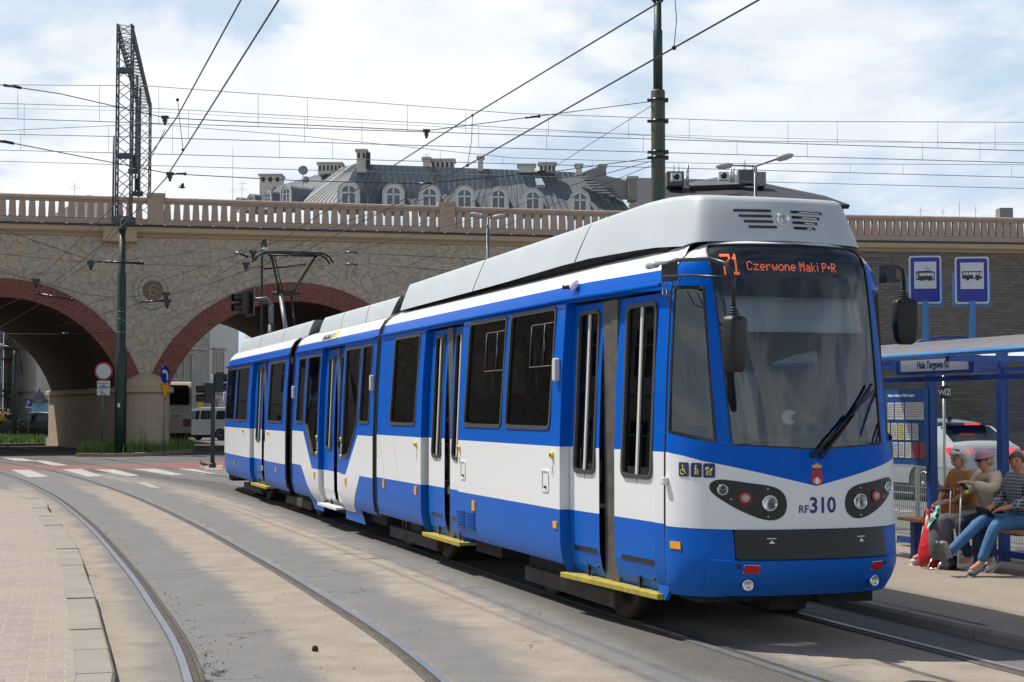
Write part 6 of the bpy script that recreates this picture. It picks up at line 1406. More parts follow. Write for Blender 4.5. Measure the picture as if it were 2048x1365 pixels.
# mesh fence
FY = 6.1; fx0, fx1 = -16.0, 2.0; fe = empty('wire_fence', tuple(tw(fx0, FY, 0)), atan2(TF.y, TF.x), 'low grey welded wire fence between the shelter and the parked cars', 'fence'); q = MB(); x = 0
while x < fx1 - fx0: q.box(x - .003, x + .003, -.003, .003, .08, .98); x += .05
for z in (.10, .40, .68, .95): q.box(0, fx1 - fx0, .004, .012, z - .006, z + .006)
q.build('wire_panel', [mat('galvanised', (.36, .37, .38), .5, .4)], fe)
for k in range(8): q = MB(); q.box(k * 2.5 - .025, k * 2.5 + .025, .015, .06, 0, 1.05); q.build('post', [mat('galvanised')], fe)
# ================================================================ PEOPLE
SKIN = mat('skin', (.50, .27, .19), .6, spec=.3); SKIN2 = mat('skin_reddish', (.46, .20, .14), .6, spec=.3)
def person(loc, rz, label, J, skin, top, bot, parts):
    """J: joints. continuous skin mesh plus clothes"""
    o = empty('person', tuple(loc), rz, label, 'person')
    J = {a: (Vector((c[0] * .87, c[1] * .87, c[2] * .85 + .06 * min(1, c[2] / .4))) if a not in ('face', 'pnl', 'pnr') else Vector(c)) for a, c in J.items()}
    names = []; pts = []; rad = []; E = []
    def add(n, p, r, par=None):
        names.append(n); pts.append(Vector(p)); rad.append(r)
        if par is not None: E.append((names.index(par), len(names) - 1))
    add('pel', J['pel'], .12); add('waist', J['waist'], .105, 'pel'); add('chest', J['chest'], .115, 'waist'); add('neckb', J['neckb'], .06, 'chest')
    hd = Vector(J['head']); f = Vector(J['face']).normalized()
    add('neck', Vector(J['neckb']).lerp(hd, .35), .052, 'neckb'); add('jaw', hd + Vector((0, 0, -.055)) + f * .022, .068, 'neck'); add('skull', hd + Vector((0, 0, .02)), (.088, .082), 'jaw'); add('crown', hd + Vector((0, 0, .075)) - f * .01, .06, 'skull')
    for s in 'lr':
        add('sh' + s, J['sh' + s], .055, 'chest'); add('el' + s, J['el' + s], .038, 'sh' + s); add('wr' + s, J['wr' + s], .026, 'el' + s); w_, h_ = Vector(J['wr' + s]), Vector(J['ha' + s]); add('pa' + s, w_.lerp(h_, .9), (.030, .022), 'wr' + s)
        d = (h_ - w_).normalized(); sd = d.cross(Vector(J.get('pn' + s, (0, 0, 1)))).normalized(); dn = -Vector(J.get('pn' + s, (0, 0, 1))).normalized()
        for k, (off, ln_) in enumerate(((-.027, .062), (-.009, .074), (.009, .070), (.026, .056))):
            a = h_ + sd * off + d * .012; add('f%d%s' % (k, s), a, .0105, 'pa' + s); add('g%d%s' % (k, s), a + d * ln_ * .5 + dn * .006, .009, 'f%d%s' % (k, s)); add('h%d%s' % (k, s), a + d * ln_ * .8 + dn * .026, .0078, 'g%d%s' % (k, s))
        ts = 1 if s == 'l' else -1; a = w_.lerp(h_, .45) + sd * ts * .028; add('t' + s, a, .012, 'pa' + s); add('u' + s, a + sd * ts * .02 + d * .035, .0095, 't' + s)
        add('hi' + s, J['hi' + s], .085, 'pel'); add('kn' + s, J['kn' + s], .058, 'hi' + s); add('an' + s, J['an' + s], .036, 'kn' + s); add('to' + s, J['to' + s], .035, 'an' + s)
    sc_r = lambda r: tuple(x * .90 for x in r) if isinstance(r, tuple) else r * .90
    skin_obj('body', pts, E, [sc_r(r) for r in rad], skin, o, 1)
    def sub(nm, keys, edges, rads, m, lv=2): return skin_obj(nm, [J[k] if isinstance(k, str) else k for k in keys], edges, [sc_r(r) for r in rads], m, o, lv)
    tr = parts.get('top_r', 1.); q_ = J
    kn = lambda a, b, t: Vector(J[a]).lerp(Vector(J[b]), t)
    sub('jacket', ['chest', 'waist', 'pel', kn('neckb', 'chest', .25), 'shl', 'ell', kn('ell', 'wrl', .88), 'shr', 'elr', kn('elr', 'wrr', .88), kn('shl', 'ell', .5), kn('shr', 'elr', .5)], [(0, 1), (1, 2), (0, 3), (0, 4), (4, 10), (10, 5), (5, 6), (0, 7), (7, 11), (11, 8), (8, 9)],
        [.155 * tr, (.15 * tr, .145 * tr), .155 * tr, .085, .082 * tr, .062 * tr, .046 * tr, .082 * tr, .062 * tr, .046 * tr, .07 * tr, .07 * tr], top)
    sub('trousers', ['pel', 'hil', 'knl', kn('knl', 'anl', parts.get('leg', .92)), 'hir', 'knr', kn('knr', 'anr', parts.get('leg', .92)), kn('hil', 'knl', .5), kn('hir', 'knr', .5)], [(0, 1), (1, 7), (7, 2), (2, 3), (0, 4), (4, 8), (8, 5), (5, 6)], [.145, .10, .074, .055, .10, .074, .055, .088, .088], bot)
    for s in 'lr':
        a, b = Vector(J['an' + s]), Vector(J['to' + s]); d = (b - a); d2 = d.normalized(); up = (Vector(J['kn' + s]) - a).normalized()
        skin_obj('shoe', [a - d2 * .05 - up * .045, a + d2 * .06 - up * .045, b + d2 * .02 - up * .01, a - d2 * .01 + up * .02], [(0, 1), (1, 2), (0, 3)], [(.042, .036), (.046, .038), (.040, .028), .042], parts['shoe'], o, 2)
        q = MB(); yy = d2.cross(up).normalized(); M = Matrix(((d2.x, yy.x, up.x, a.x), (d2.y, yy.y, up.y, a.y), (d2.z, yy.z, up.z, a.z), (0, 0, 0, 1))); q.prism(rpoly([(-.09, -.04), (.0, -.042), (.14, -.045), (.20, -.02), (.20, .02), (.14, .045), (.0, .042), (-.09, .04)], .02, 3), lambda x, y, z: M @ Vector((x, y, z)), -.088, -.062); q.build('shoe_sole', [parts['sole']], o)
    # face
    sdv = Vector((0, 0, 1)).cross(f).normalized(); up = f.cross(sdv)
    HM = Matrix(((f.x, sdv.x, up.x, hd.x), (f.y, sdv.y, up.y, hd.y), (f.z, sdv.z, up.z, hd.z), (0, 0, 0, 1))) @ Matrix.Scale(.93, 4)
    q = MB(); q.tube([(.078, 0, .018), (.098, 0, -.012), (.102, 0, -.024), (.085, 0, -.03)], [.007, .011, .013, .009], 8, 0, HM); q.build('nose', [skin], o)
    for y in (-.083, .083): q = MB(); q.ball((.0, y, -.01), (.018, .010, .03), 0, 10, 8, HM); q.build('ear', [skin], o)
    q = MB(); q.tube([(.082, -.022, -.056), (.090, 0, -.055), (.082, .022, -.056)], .0045, 6, 0, HM); q.build('mouth', [mat('lips', (.30, .09, .08), .5)], o)
    for y in (-.03, .03): q = MB(); q.ball((.076, y, .012), (.010, .012, .007), 0, 8, 6, HM); q.build('eye', [mat('eye_dark', (.05, .035, .03), .3)], o); q = MB(); q.tube([(.086, y - .015, .030), (.088, y, .034), (.083, y + .015, .030)], .003, 5, 0, HM); q.build('eyebrow', [parts['hair']], o)
    if parts.get('cap'):
        q = MB(); q.ball((-.008, 0, .045), (.102, .092, .075), 0, 18, 12, HM); q.tube([(.086 * cos(t) - .004, .09 * sin(t), .035) for t in [2 * pi * i / 20 for i in range(20)]], .014, 6, 0, HM, closed=True); q.build('knitted_hat', [parts['cap']], o); q = MB(); q.ball((-.045, 0, -.02), (.05, .08, .06), 0, 12, 8, HM); q.build('hair', [parts['hair']], o)
    else:
        q = MB(); hv = parts['hv']; rs_ = random.Random(3)
        V = []; n, k = 20, 12
        for i in range(k + 1):
            for j in range(n):
                th = pi * i / k * parts.get('lo', .62); ph = 2 * pi * j / n; d = Vector((sin(th) * cos(ph), sin(th) * sin(ph), cos(th)))
                lim = .30 if d.x > .3 else -1; r = Vector((.098 + hv, .088 + hv, .095 + hv)); p = Vector((d.x * r.x - .012, d.y * r.y, d.z * r.z + .018)) * (1 + .05 * noise.noise(d * 6) * (hv * 40)); 
                if d.x > .25 and p.z < .05: p = Vector((.05 - max(0, .05 - p.z) * .6, d.y * .075, max(p.z, -.02) if d.x < .5 else .052))
                V.append(HM @ p)
        F = [(i * n + j, i * n + (j + 1) % n, (i + 1) * n + (j + 1) % n, (i + 1) * n + j) for i in range(k) for j in range(n)]; q.add(V, F, 0, True); q.build('hair', [parts['hair']], o)
    if parts.get('shades'):
        q = MB(); 
        for y in (-.032, .032): q.prism(rpoly(rect(y - .026, y + .026, -.008, .028), .012, 4), lambda a, b, d: HM @ Vector((.094 + d - abs(a) * .25, a, b)), 0, .004)
        q.tube([(.088, -.056, .018), (-.0, -.092, .015)], .005, 5, 0, HM); q.tube([(.088, .056, .018), (-.0, .092, .015)], .005, 5, 0, HM); q.build('sunglasses', [M_BLK], o)
    return o, HM
FR = atan2(-TL.y, -TL.x)      # facing the track
def bench_p(u, y=3.98): return tw(tx(u, y), y, PZ)
seat = .47
def base_J(lean=.06, spread=.10, kz=.50):
    return dict(pel=(0, 0, .57), waist=(.02, 0, .74), chest=(.05 + lean, 0, .96), neckb=(.06 + lean, 0, 1.10), head=(.10 + lean, 0, 1.245), face=(1, 0, -.1),
        shl=(.05 + lean, .17, 1.04), shr=(.05 + lean, -.17, 1.04), hil=(.04, .09, .54), hir=(.04, -.09, .54), knl=(.44, spread, kz), knr=(.44, -spread, kz), anl=(.42, spread + .01, .10), anr=(.46, -spread, .10), tol=(.56, spread + .03, .055), tor=(.60, -spread - .02, .055))
J = base_J(.02); J.update(ell=(.12, .24, .82), elr=(.14, -.24, .80), wrl=(.32, .14, .72), wrr=(.34, -.10, .70), hal=(.39, .08, .70), har=(.41, -.04, .69), pnl=(0, 0, 1), pnr=(0, 0, 1), knl=(.47, .16, .51), knr=(.44, -.13, .51), anl=(.40, .18, .11), anr=(.50, -.20, .11), tol=(.53, .21, .06), tor=(.62, -.24, .06), face=(1, .15, -.18))
M_OCH = mat('ochre_knit', (.34, .15, .045), .85, var=.25, vs=18, bump=.5, bs=60, dist=.006); M_CRT = mat('cream_trousers', (.50, .45, .37), .85, bump=.3, bs=25); M_WSH = mat('white_shoe', (.62, .58, .54), .6); M_SOLE = mat('shoe_sole', (.5, .48, .46), .6)
p1, H1 = person(bench_p(1932), FR, 'seated white haired woman in an ochre jumper and cream trousers, hands on her lap', J, SKIN, M_OCH, M_CRT, dict(shoe=M_WSH, sole=M_SOLE, hair=mat('white_hair', (.62, .60, .57), .8, bump=.8, bs=60), hv=.03, lo=.78, top_r=1.05, leg=.92))
q = MB(); q.tube([(.03 + .03 * cos(t), .088 * sin(t), .09 + .02 * cos(t)) for t in [-1.2 + .2 * i for i in range(13)]], .010, 6, 0, H1); q.build('hair_sunglasses', [M_BLK], p1)
q = MB(); q.lathe([(.032, -.012), (.035, 0), (.032, .012)], 14, 0, frame_of(Vector(J['ell']).lerp(Vector(J['wrl']), .93), Vector(J['wrl']) - Vector(J['ell']))); q.build('wristwatch', [M_BLK], p1)
J = base_J(.06); J.update(ell=(.20, .24, .90), elr=(.22, -.20, .88), wrl=(.42, .10, .98), wrr=(.40, -.03, .90), hal=(.49, .07, .99), har=(.47, .0, .91), pnl=(.2, 0, 1), pnr=(.2, 0, 1), knl=(.42, .15, .50), knr=(.45, -.10, .50), anl=(.20, .16, .12), anr=(.30, -.12, .11), tol=(.32, .20, .06), tor=(.43, -.15, .06), face=(1, -.05, -.22))
M_CRJ = mat('cream_jacket', (.52, .45, .34), .8, var=.1, vs=6, bump=.6, bs=14, dist=.02)
p2, H2 = person(bench_p(1990), FR, 'seated woman in a pink knitted hat, black sunglasses and cream jacket, holding a walking stick', J, SKIN, M_CRJ, mat('dark_jeans', (.012, .024, .055), .8), dict(shoe=M_WSH, sole=M_SOLE, hair=mat('fair_hair', (.35, .26, .16), .8), hv=.01, cap=mat('pink_wool', (.44, .27, .32), .95, bump=.8, bs=90), shades=True, top_r=1.12, leg=.96))
q = MB(); q.tube([(.02, -.08, .985), (.10, -.10, .955), (.16, -.05, .93), (.175, .02, .91), (.16, .07, .935), (.10, .10, .96), (.02, .08, .99)], [.036, .04, .036, .036, .036, .034, .03], 10); q.build('scarf', [mat('gold_scarf', (.36, .25, .10), .8, bump=.7, bs=20, dist=.02)], p2)
J = base_J(.0); J.update(ell=(.10, .26, .80), elr=(.14, -.27, .80), wrl=(.34, .16, .72), wrr=(.36, -.10, .72), hal=(.42, .12, .70), har=(.43, -.05, .71), pnl=(0, 0, 1), pnr=(0, .2, 1), knl=(.47, .12, .53), knr=(.50, -.10, .56), anl=(.78, .10, .17), anr=(.94, -.10, .22), tol=(.86, .13, .30), tor=(1.02, -.07, .34), face=(.80, .60, -.12))
J['anl'] = (.66, .10, .13); J['tol'] = (.80, .10, .06)
def check_mat():
    m = mat('check_shirt', (.10, .11, .14), .8); nt = m.node_tree; N = nt.nodes; L = nt.links; b = N['Principled BSDF']; tc = N.new('ShaderNodeTexCoord'); outs = []
    for ax in 'YZ':
        w_ = N.new('ShaderNodeTexWave'); w_.wave_type = 'BANDS'; w_.bands_direction = ax; w_.inputs['Scale'].default_value = 9.5; w_.inputs['Distortion'].default_value = .35; L.new(tc.outputs['Object'], w_.inputs['Vector']); r = N.new('ShaderNodeMapRange'); r.inputs[1].default_value = .62; r.inputs[2].default_value = .8; L.new(w_.outputs['Fac'], r.inputs[0]); outs.append(r)
    mx = N.new('ShaderNodeMath'); mx.operation = 'MAXIMUM'; L.new(outs[0].outputs[0], mx.inputs[0]); L.new(outs[1].outputs[0], mx.inputs[1]); c = N.new('ShaderNodeMix'); c.data_type = 'RGBA'; c.inputs[6].default_value = (.025, .03, .05, 1); c.inputs[7].default_value = (.26, .27, .32, 1); L.new(mx.outputs[0], c.inputs[0]); L.new(c.outputs[2], b.inputs['Base Color']); return m
p3, H3 = person(bench_p(2046, 4.02), FR, 'seated man in a checked shirt and blue jeans with outstretched legs, looking at the camera', J, SKIN2, check_mat(), mat('blue_jeans', (.035, .12, .26), .8, var=.3, vs=8, bump=.4, bs=30), dict(shoe=mat('grey_trainer', (.20, .21, .23), .6, var=.3, vs=20), sole=mat('trainer_sole', (.10, .10, .11), .7), hair=mat('short_brown_hair', (.09, .065, .05), .9), hv=-.008, top_r=1.12, leg=1.0))
q = MB(); q.box(-.008, .008, -.035, .035, -.07, .07); o = q.build('mobile_phone', [M_BLK], bevel=.004); o.location = p3.matrix_world @ Vector((.44, -.03, .66)) if False else tuple(Matrix.Translation(bench_p(2046, 4.02)) @ Matrix.Rotation(FR, 4, 'Z') @ Vector((.40, -.03, .62))); o.rotation_euler = (0, .9, FR); tag(o, "black mobile phone held in the seated man's hand", 'phone')
def on_bench(u, y, v): return tuple(Matrix.Translation(bench_p(u, y)) @ Matrix.Rotation(FR, 4, 'Z') @ Vector(v))
# belongings
q = MB(); V = []; n = 16
for z, a, b in ((0, .06, .03), (.02, .12, .06), (.08, .15, .08), (.15, .13, .07), (.19, .09, .04), (.20, .03, .01)): V += [(b * cos(2 * pi * j / n) , a * sin(2 * pi * j / n), z) for j in range(n)]
q.add(V, [(i * n + j, i * n + (j + 1) % n, (i + 1) * n + (j + 1) % n, (i + 1) * n + j) for i in range(5) for j in range(n)] + [tuple(range(n))[::-1]], 0, True); q.tube([(0, -.11, .17), (-.04, -.06, .30), (-.05, .04, .31), (0, .11, .17)], .009, 6); o = q.build('handbag', [mat('tan_leather', (.38, .15, .03), .4, bump=.3, bs=30)]); o.location = on_bench(1932, 3.98, (.25, .02, .50)); o.rotation_euler.z = FR; tag(o, 'tan orange leather handbag on the lap of the woman in the ochre jumper', 'handbag')
q = MB(); V = []; n = 18
for z, a, b in ((0, .10, .07), (.02, .13, .10), (.14, .135, .11), (.28, .115, .08), (.38, .09, .05), (.43, .08, .035)): V += [(b * cos(2 * pi * j / n) * (1 + .10 * sin(j * 2.3 + z * 9)), a * sin(2 * pi * j / n) * (1 + .07 * cos(j * 3.1 + z * 14)), z) for j in range(n)]
q.add(V, [(i * n + j, i * n + (j + 1) % n, (i + 1) * n + (j + 1) % n, (i + 1) * n + j) for i in range(5) for j in range(n)] + [tuple(range(n))[::-1], tuple(5 * n + j for j in range(n))], 0, True)
for x in (-.03, .03): q.tube([(x, -.06, .42), (x, -.04, .56), (x, .0, .60), (x, .04, .56), (x, .06, .42)], .010, 6)
o = q.build('shopping_bag', [mat('red_fabric', (.52, .008, .014), .6, bump=.5, bs=12, dist=.03)]); o.location = on_bench(1932, 3.98, (.46, .0, 0.0)); o.rotation_euler.z = FR; tag(o, 'red fabric shopping bag standing between the feet of the woman in cream trousers', 'bag')
tr = empty('shopping_trolley', on_bench(1958, 3.98, (.46, -.02, 0)), FR, 'grey cloth shopping trolley on a silver frame standing between the two women', 'trolley')
q = MB(); V = []
for z, a, b in ((.10, .12, .08), (.14, .14, .11), (.30, .14, .12), (.50, .13, .11), (.56, .10, .07)): V += [(b * (1 if abs(cos(2 * pi * j / n)) > .5 else .8) * cos(2 * pi * j / n) * (1 + .05 * sin(j * 2.1 + z * 20)), a * sin(2 * pi * j / n), z) for j in range(n)]
q.add(V, [(i * n + j, i * n + (j + 1) % n, (i + 1) * n + (j + 1) % n, (i + 1) * n + j) for i in range(4) for j in range(n)] + [tuple(range(n))[::-1], tuple(4 * n + j for j in range(n))], 0, True); q.build('cloth_bag', [mat('grey_cloth', (.10, .105, .12), .8, var=.2, vs=8, bump=.5, bs=14, dist=.02)], tr)
q = MB(); q.tube([(.10, -.09, .02), (.16, -.09, .015), (.16, .09, .015), (.10, .09, .02), (-.02, .09, .20), (-.06, .09, .80), (-.06, -.09, .80), (-.02, -.09, .20)], .009, 7, closed=True); q.build('frame', [M_CHROME], tr)
for y in (-.13, .13): q = MB(); q.lathe([(.02, -.015), (.07, -.015), (.075, 0), (.07, .015), (.02, .015)], 16, 0, frame_of((-.06, y, .075), (0, 1, 0))); q.build('wheel', [M_BLK], tr)
q = MB(); q.tube([(-.06, -.09, .80), (-.06, .09, .80)], .02, 8); q.build('grip', [M_RUB], tr)
q = MB(); V = []; 
for i in range(8):
    t = i / 7; V += [(.03 + .09 * t, -.03 - .03 * t + .02 * sin(i), .70 - .20 * t - .03 * t * t), (.04 + .08 * t + .02 * sin(i * 2.), .05 + .03 * t, .71 - .17 * t - .02 * sin(i * 1.7))]
q.add(V, [(2 * i, 2 * i + 1, 2 * i + 3, 2 * i + 2) for i in range(7)], 0, True); q.add([Vector(v) - Vector((.012, 0, .012)) for v in V], [(2 * i, 2 * i + 2, 2 * i + 3, 2 * i + 1) for i in range(7)], 0, True); o = q.build('mint_cloth', [mat('mint_cotton', (.22, .56, .48), .8)]); o.location = on_bench(1950, 3.98, (.46, .04, -.06)); o.rotation_euler.z = FR; tag(o, 'folded mint green cloth hanging over the grey trolley', 'cloth')
st_ = empty('walking_stick', on_bench(1990, 3.98, (.43, .03, .045)), FR, 'thin metal walking stick with a black and lime grip in front of the hatted woman', 'walking stick'); q = MB(); q.tube([(.05, 0, .01), (.0, 0, .80)], .009, 8); q.build('shaft', [M_ALU], st_)
q = MB(); q.tube([(.0, -.05, .83), (-.0, .0, .84), (0, .05, .82), (0, .09, .79)], .022, 8); q.build('grip', [M_BLK], st_); q = MB(); q.ball((0, .09, .76), .022); q.build('strap', [mat('lime', (.45, .70, .02), .5)], st_)
# passenger glimpsed in the rear window of the front car
P = tw(-8.0, -.45, 0); J = base_J(); J.update(ell=(.12, .24, .80), elr=(.12, -.24, .80), wrl=(.33, .12, .70), wrr=(.33, -.12, .70), hal=(.40, .1, .68), har=(.40, -.1, .68))
person(Vector((P.x, P.y, .90)), atan2(TF.y, TF.x), 'passenger in a white shirt behind the rearmost window of the front tram car', J, SKIN, mat('white_shirt', (.5, .5, .5), .8), mat('dark_jeans'), dict(shoe=M_BLK, sole=M_BLK, hair=mat('dark_hair', (.03, .025, .02), .8), hv=.008))
# ================================================================ VEHICLES
def car(name, label, cat, loc, rz, prof, wheels, W, belt, body, windows, rear=(), front=(), roofm=None, lights=(), wr=.32, tuck=.14, extra=None):
    """prof: upper outline (x, z) from rear bottom over the roof to front bottom. x forward"""
    o = empty(name, loc, rz, label, cat); zb = .22
    H = max(z for x, z in prof)
    def Y(z): return W / 2 * (1 - .05 * max(0, (.55 - z) / .35)) - (max(0, z - belt) / (H - belt)) * tuck if z > belt else W / 2 * (1 - .04 * max(0, (.6 - z) / .4))
    out = [(prof[0][0], zb)] + list(prof) + [(prof[-1][0], zb)]
    for wx in sorted(wheels, reverse=True):
        out += [(wx + (wr + .05) * cos(t), max(zb, wr + (wr + .05) * sin(t))) for t in [pi * i / 10 for i in range(11)] if True]
    q = MB(); xs_ = [p[0] for p in prof]
    cuts = [[(min(xs_), z), (max(xs_), z)] for z in (.35, .5, belt * .8, belt, belt + (H - belt) * .35, belt + (H - belt) * .7, H - .03)]
    for sg in (-1, 1): q.sheet(out, lambda a, b: (a, sg * Y(b), b), (), cuts, 0, True)
    P_ = [(x, z) for x, z in prof]; n = 6; k = n + 1; V = []
    for x, z in P_:
        y = Y(z)
        for j in range(k):
            t = -1 + 2 * j / n; V.append((x, y * t, z + (.04 * (1 - t * t) if z > belt * .7 else 0)))
    mfn = []; F = []
    for i in range(len(P_) - 1):
        for j in range(n): F.append((i * k + j, i * k + j + 1, (i + 1) * k + j + 1, (i + 1) * k + j)); mfn.append(1 if (roofm and P_[i][1] > belt + .25 and P_[i + 1][1] > belt + .25) else 0)
    q.add(V, F, mfn, True); q.build('body', [body, roofm or body], o)
    q = MB(); q.box(min(xs_) + .15, max(xs_) - .15, -W / 2 + .12, W / 2 - .12, .16, .6); q.build('underbody', [M_DARK], o)
    for sg in (-1, 1):
        for w_ in windows:
            q = MB(); q.sheet(rpoly(w_, .04, 3), lambda a, b: (a, sg * (Y(b) + .006), b), (), [[(-3, z), (3, z)] for z in (belt + .15, belt + .3)], 0, True); q.build('side_window', [G_CAR], o)
    for (i0, t0, t1, nm) in rear:
        (xa, za), (xb, zb_) = P_[i0], P_[i0 + 1]
        def PT(t, s): x = xa + (xb - xa) * t; z = za + (zb_ - za) * t; return Vector((x, Y(z) * s, z + .04 * (1 - s * s))) + Vector((-(zb_ - za), 0, (xb - xa))).normalized() * .008
        q = MB(); V = [PT(t0 + (t1 - t0) * a / 4, -.86 + 1.72 * b / 8) for a in range(5) for b in range(9)]; q.add(V, [(a * 9 + b, a * 9 + b + 1, a * 9 + 10 + b, a * 9 + 9 + b) for a in range(4) for b in range(8)], 0, True); q.build(nm, [G_CAR], o)
    for wx in wheels:
        for sg in (-1, 1):
            M = frame_of((wx, sg * (W / 2 - .11), wr), (0, sg, 0)); q = MB(); q.lathe([(wr * .66, -.1), (wr * .95, -.1), (wr, -.07), (wr, .07), (wr * .95, .095), (wr * .66, .10)], 26, 0, M); wh = q.build('wheel', [M_RUB], o)
            q = MB(); q.lathe([(wr * .66, .02), (wr * .67, .10), (wr * .60, .10), (wr * .58, .03)], 26, 0, M)
            for s_ in range(5):
                a = 2 * pi * s_ / 5
                for d in (-.12, .12): q.tube([M @ Vector((wr * .1 * cos(a), wr * .1 * sin(a), .085)), M @ Vector((wr * .62 * cos(a + d), wr * .62 * sin(a + d), .085))], wr * .045, 5)
            q.ball(M @ Vector((0, 0, .08)), wr * .14); q.build('rim', [M_ALU], wh)
    for nm, pts, m_ in lights:
        for sg in ((-1, 1) if 'third' not in nm and 'plate' not in nm else (1,)):
            q = MB(); V = [Vector((x, y * sg, z)) for x, y, z in pts]; c = sum(V, Vector()) / len(V); q.add(V, [tuple(range(len(V)))]); q.build(nm, [m_], o)
    for sg in (-1, 1):
        q = MB(); q.ball((windows[0][1][0] if False else max(x for w_ in windows for x, z in w_) - .25, sg * (W / 2 + .06), belt + .08), (.07, .09, .06)); q.build('door_mirror', [body], o)
    if extra: extra(o, Y)
    return o
G_CAR = mat('car_glass', (.012, .016, .018), .04, spec=.8)
M_CWH = mat('white_car_paint', (.56, .58, .60), .25, coat=.4); M_CBK = mat('black_car_paint', (.012, .013, .016), .2, coat=.6); M_CSI = mat('silver_car_paint', (.36, .40, .40), .25, .3, coat=.5)
M_TL = mat('tail_lamp', (.45, .01, .01), .25); M_TLON = mat('tail_lamp_lit', (.8, .02, .02), .3, emit=(1., .03, .02), es=2.5)
HD = atan2(-TF.y, -TF.x)
G1 = gp(1850, 1008)
HA = HD + radians(13)
def wheel_loc(u, v, W, wx, wr=.32):
    """car origin so that its left rear wheel stands where the photo shows it"""
    P = gp(u, v); left = Vector((-sin(HA), cos(HA), 0)); fw = Vector((cos(HA), sin(HA), 0)); return P - left * (W / 2 - .05) - fw * wx
profA = [(-2.15, .50), (-2.18, .85), (-2.12, 1.02), (-1.98, 1.08), (-1.55, 1.40), (-1.1, 1.50), (-.3, 1.55), (.35, 1.50), (1.0, 1.15), (1.35, 1.02), (1.95, .92), (2.15, .75), (2.18, .45)]
def exA(o, Y):
    q = MB(); q.prism(rpoly(rect(-.27, .27, .77, .90), .01, 2), lambda a, b, d: (-2.19 - d, -a, b), .0, .012); pl = q.build('number_plate', [M_WLINE], o)
    q = MB(); q.prism(rect(-.27, -.225, .775, .895), lambda a, b, d: (-2.19 - d, -a, b), .0125, .014); q.build('euro_band', [mat('sign_blue')], pl)
    q = MB(); put_text(q, 'KR 5E 9', .11, lambda a, b, d: (-2.204 - d, .19 - a, .80 + b), bold=.001); q.build('plate_lettering', [M_BLK], pl)
    q = MB(); q.lathe([(.05, 0), (.055, .008), (.045, .012)], 16, 0, Matrix.Translation((-2.165, 0, .985)) @ Matrix.Rotation(-pi / 2, 4, 'Y') @ Matrix.Diagonal((.7, 1, 1, 1))); q.build('badge', [M_CHROME], o)
    q = MB(); q.box(-1.75, -1.45, -.55, .55, 1.42, 1.47); q.build('spoiler', [M_CBK], o); q = MB(); q.box(-1.765, -1.752, -.2, .2, 1.435, 1.46); q.build('brake_light', [M_TLON], o)
    q = MB(); q.prism([(-1.25, 1.52), (-1.12, 1.52), (-1.2, 1.60)], lambda a, b, d: (a, d, b), -.015, .015); q.build('roof_aerial', [M_CBK], o); q = MB(); q.box(-2.22, -2.15, -.8, .8, .28, .55); q.build('rear_bumper', [M_RUB], o)
car('parked_car', 'white hatchback with a black roof and glowing tail lamps parked behind the fence', 'car', tuple(wheel_loc(1850, 1004, 1.7, -1.32)), HA, profA, (-1.32, 1.35), 1.7, .98, M_CWH, [[(-1.5, 1.05), (-.15, 1.02), (-.15, 1.42), (-1.1, 1.40)], [(-.08, 1.02), (.95, 1.02), (.4, 1.40), (-.08, 1.42)]],
    rear=((3, .1, .95, 'rear_window'), (7, .05, .95, 'windscreen')), roofm=M_CBK, lights=(('tail_lamp', [(-2.19, .45, .98), (-2.10, .86, 1.03), (-1.93, .905, 1.02), (-1.95, .905, .93), (-2.15, .86, .86), (-2.20, .50, .93)], M_TLON),), wr=.34, extra=exA)
profB = [(-2.2, .5), (-2.25, .85), (-2.2, 1.0), (-1.9, 1.05), (-1.3, 1.42), (-.6, 1.48), (.1, 1.46), (.9, 1.08), (1.3, .98), (2.0, .88), (2.2, .70), (2.2, .4)]
car('parked_car', 'silver green saloon parked beyond the white hatchback, at the right end of the fence', 'car', tuple(tw(-14.2, 13.9, 0)), HD, profB, (-1.35, 1.35), 1.8, .98, M_CSI, [[(-1.6, 1.05), (-.35, 1.02), (-.35, 1.38), (-1.15, 1.34)], [(-.28, 1.02), (.8, 1.02), (.15, 1.36), (-.28, 1.38)]],
    rear=((3, .1, .9, 'rear_window'), (6, .05, .95, 'windscreen')), lights=(('tail_lamp', [(-2.235, .55, .95), (-2.19, .84, .97), (-2.19, .84, .86), (-2.245, .55, .86)], M_TLON),), wr=.33)
profC = [(-2.1, .4), (-2.15, .8), (-2.1, 1.15), (-1.95, 1.75), (-1.7, 1.82), (.3, 1.82), (.7, 1.75), (1.25, 1.18), (1.9, 1.0), (2.15, .8), (2.15, .4)]
car('white_van', 'small white passenger van parked under the arch behind the traffic light post', 'van', tuple(gp(420, 881)), radians(155), profC, (-1.3, 1.35), 1.75, 1.1, M_CWH, [[(-1.85, 1.18), (-1.0, 1.18), (-1.0, 1.66), (-1.75, 1.66)], [(-.92, 1.18), (.05, 1.18), (.05, 1.68), (-.92, 1.68)], [(.12, 1.18), (1.05, 1.18), (.65, 1.64), (.12, 1.68)]],
    rear=((2, .15, .9, 'rear_window'), (6, .05, .95, 'windscreen')), lights=(('tail_lamp', [(-2.12, .70, .95), (-2.02, .885, 1.0), (-1.98, .885, 1.5), (-2.04, .72, 1.5)], M_TL),), wr=.32, tuck=.1)
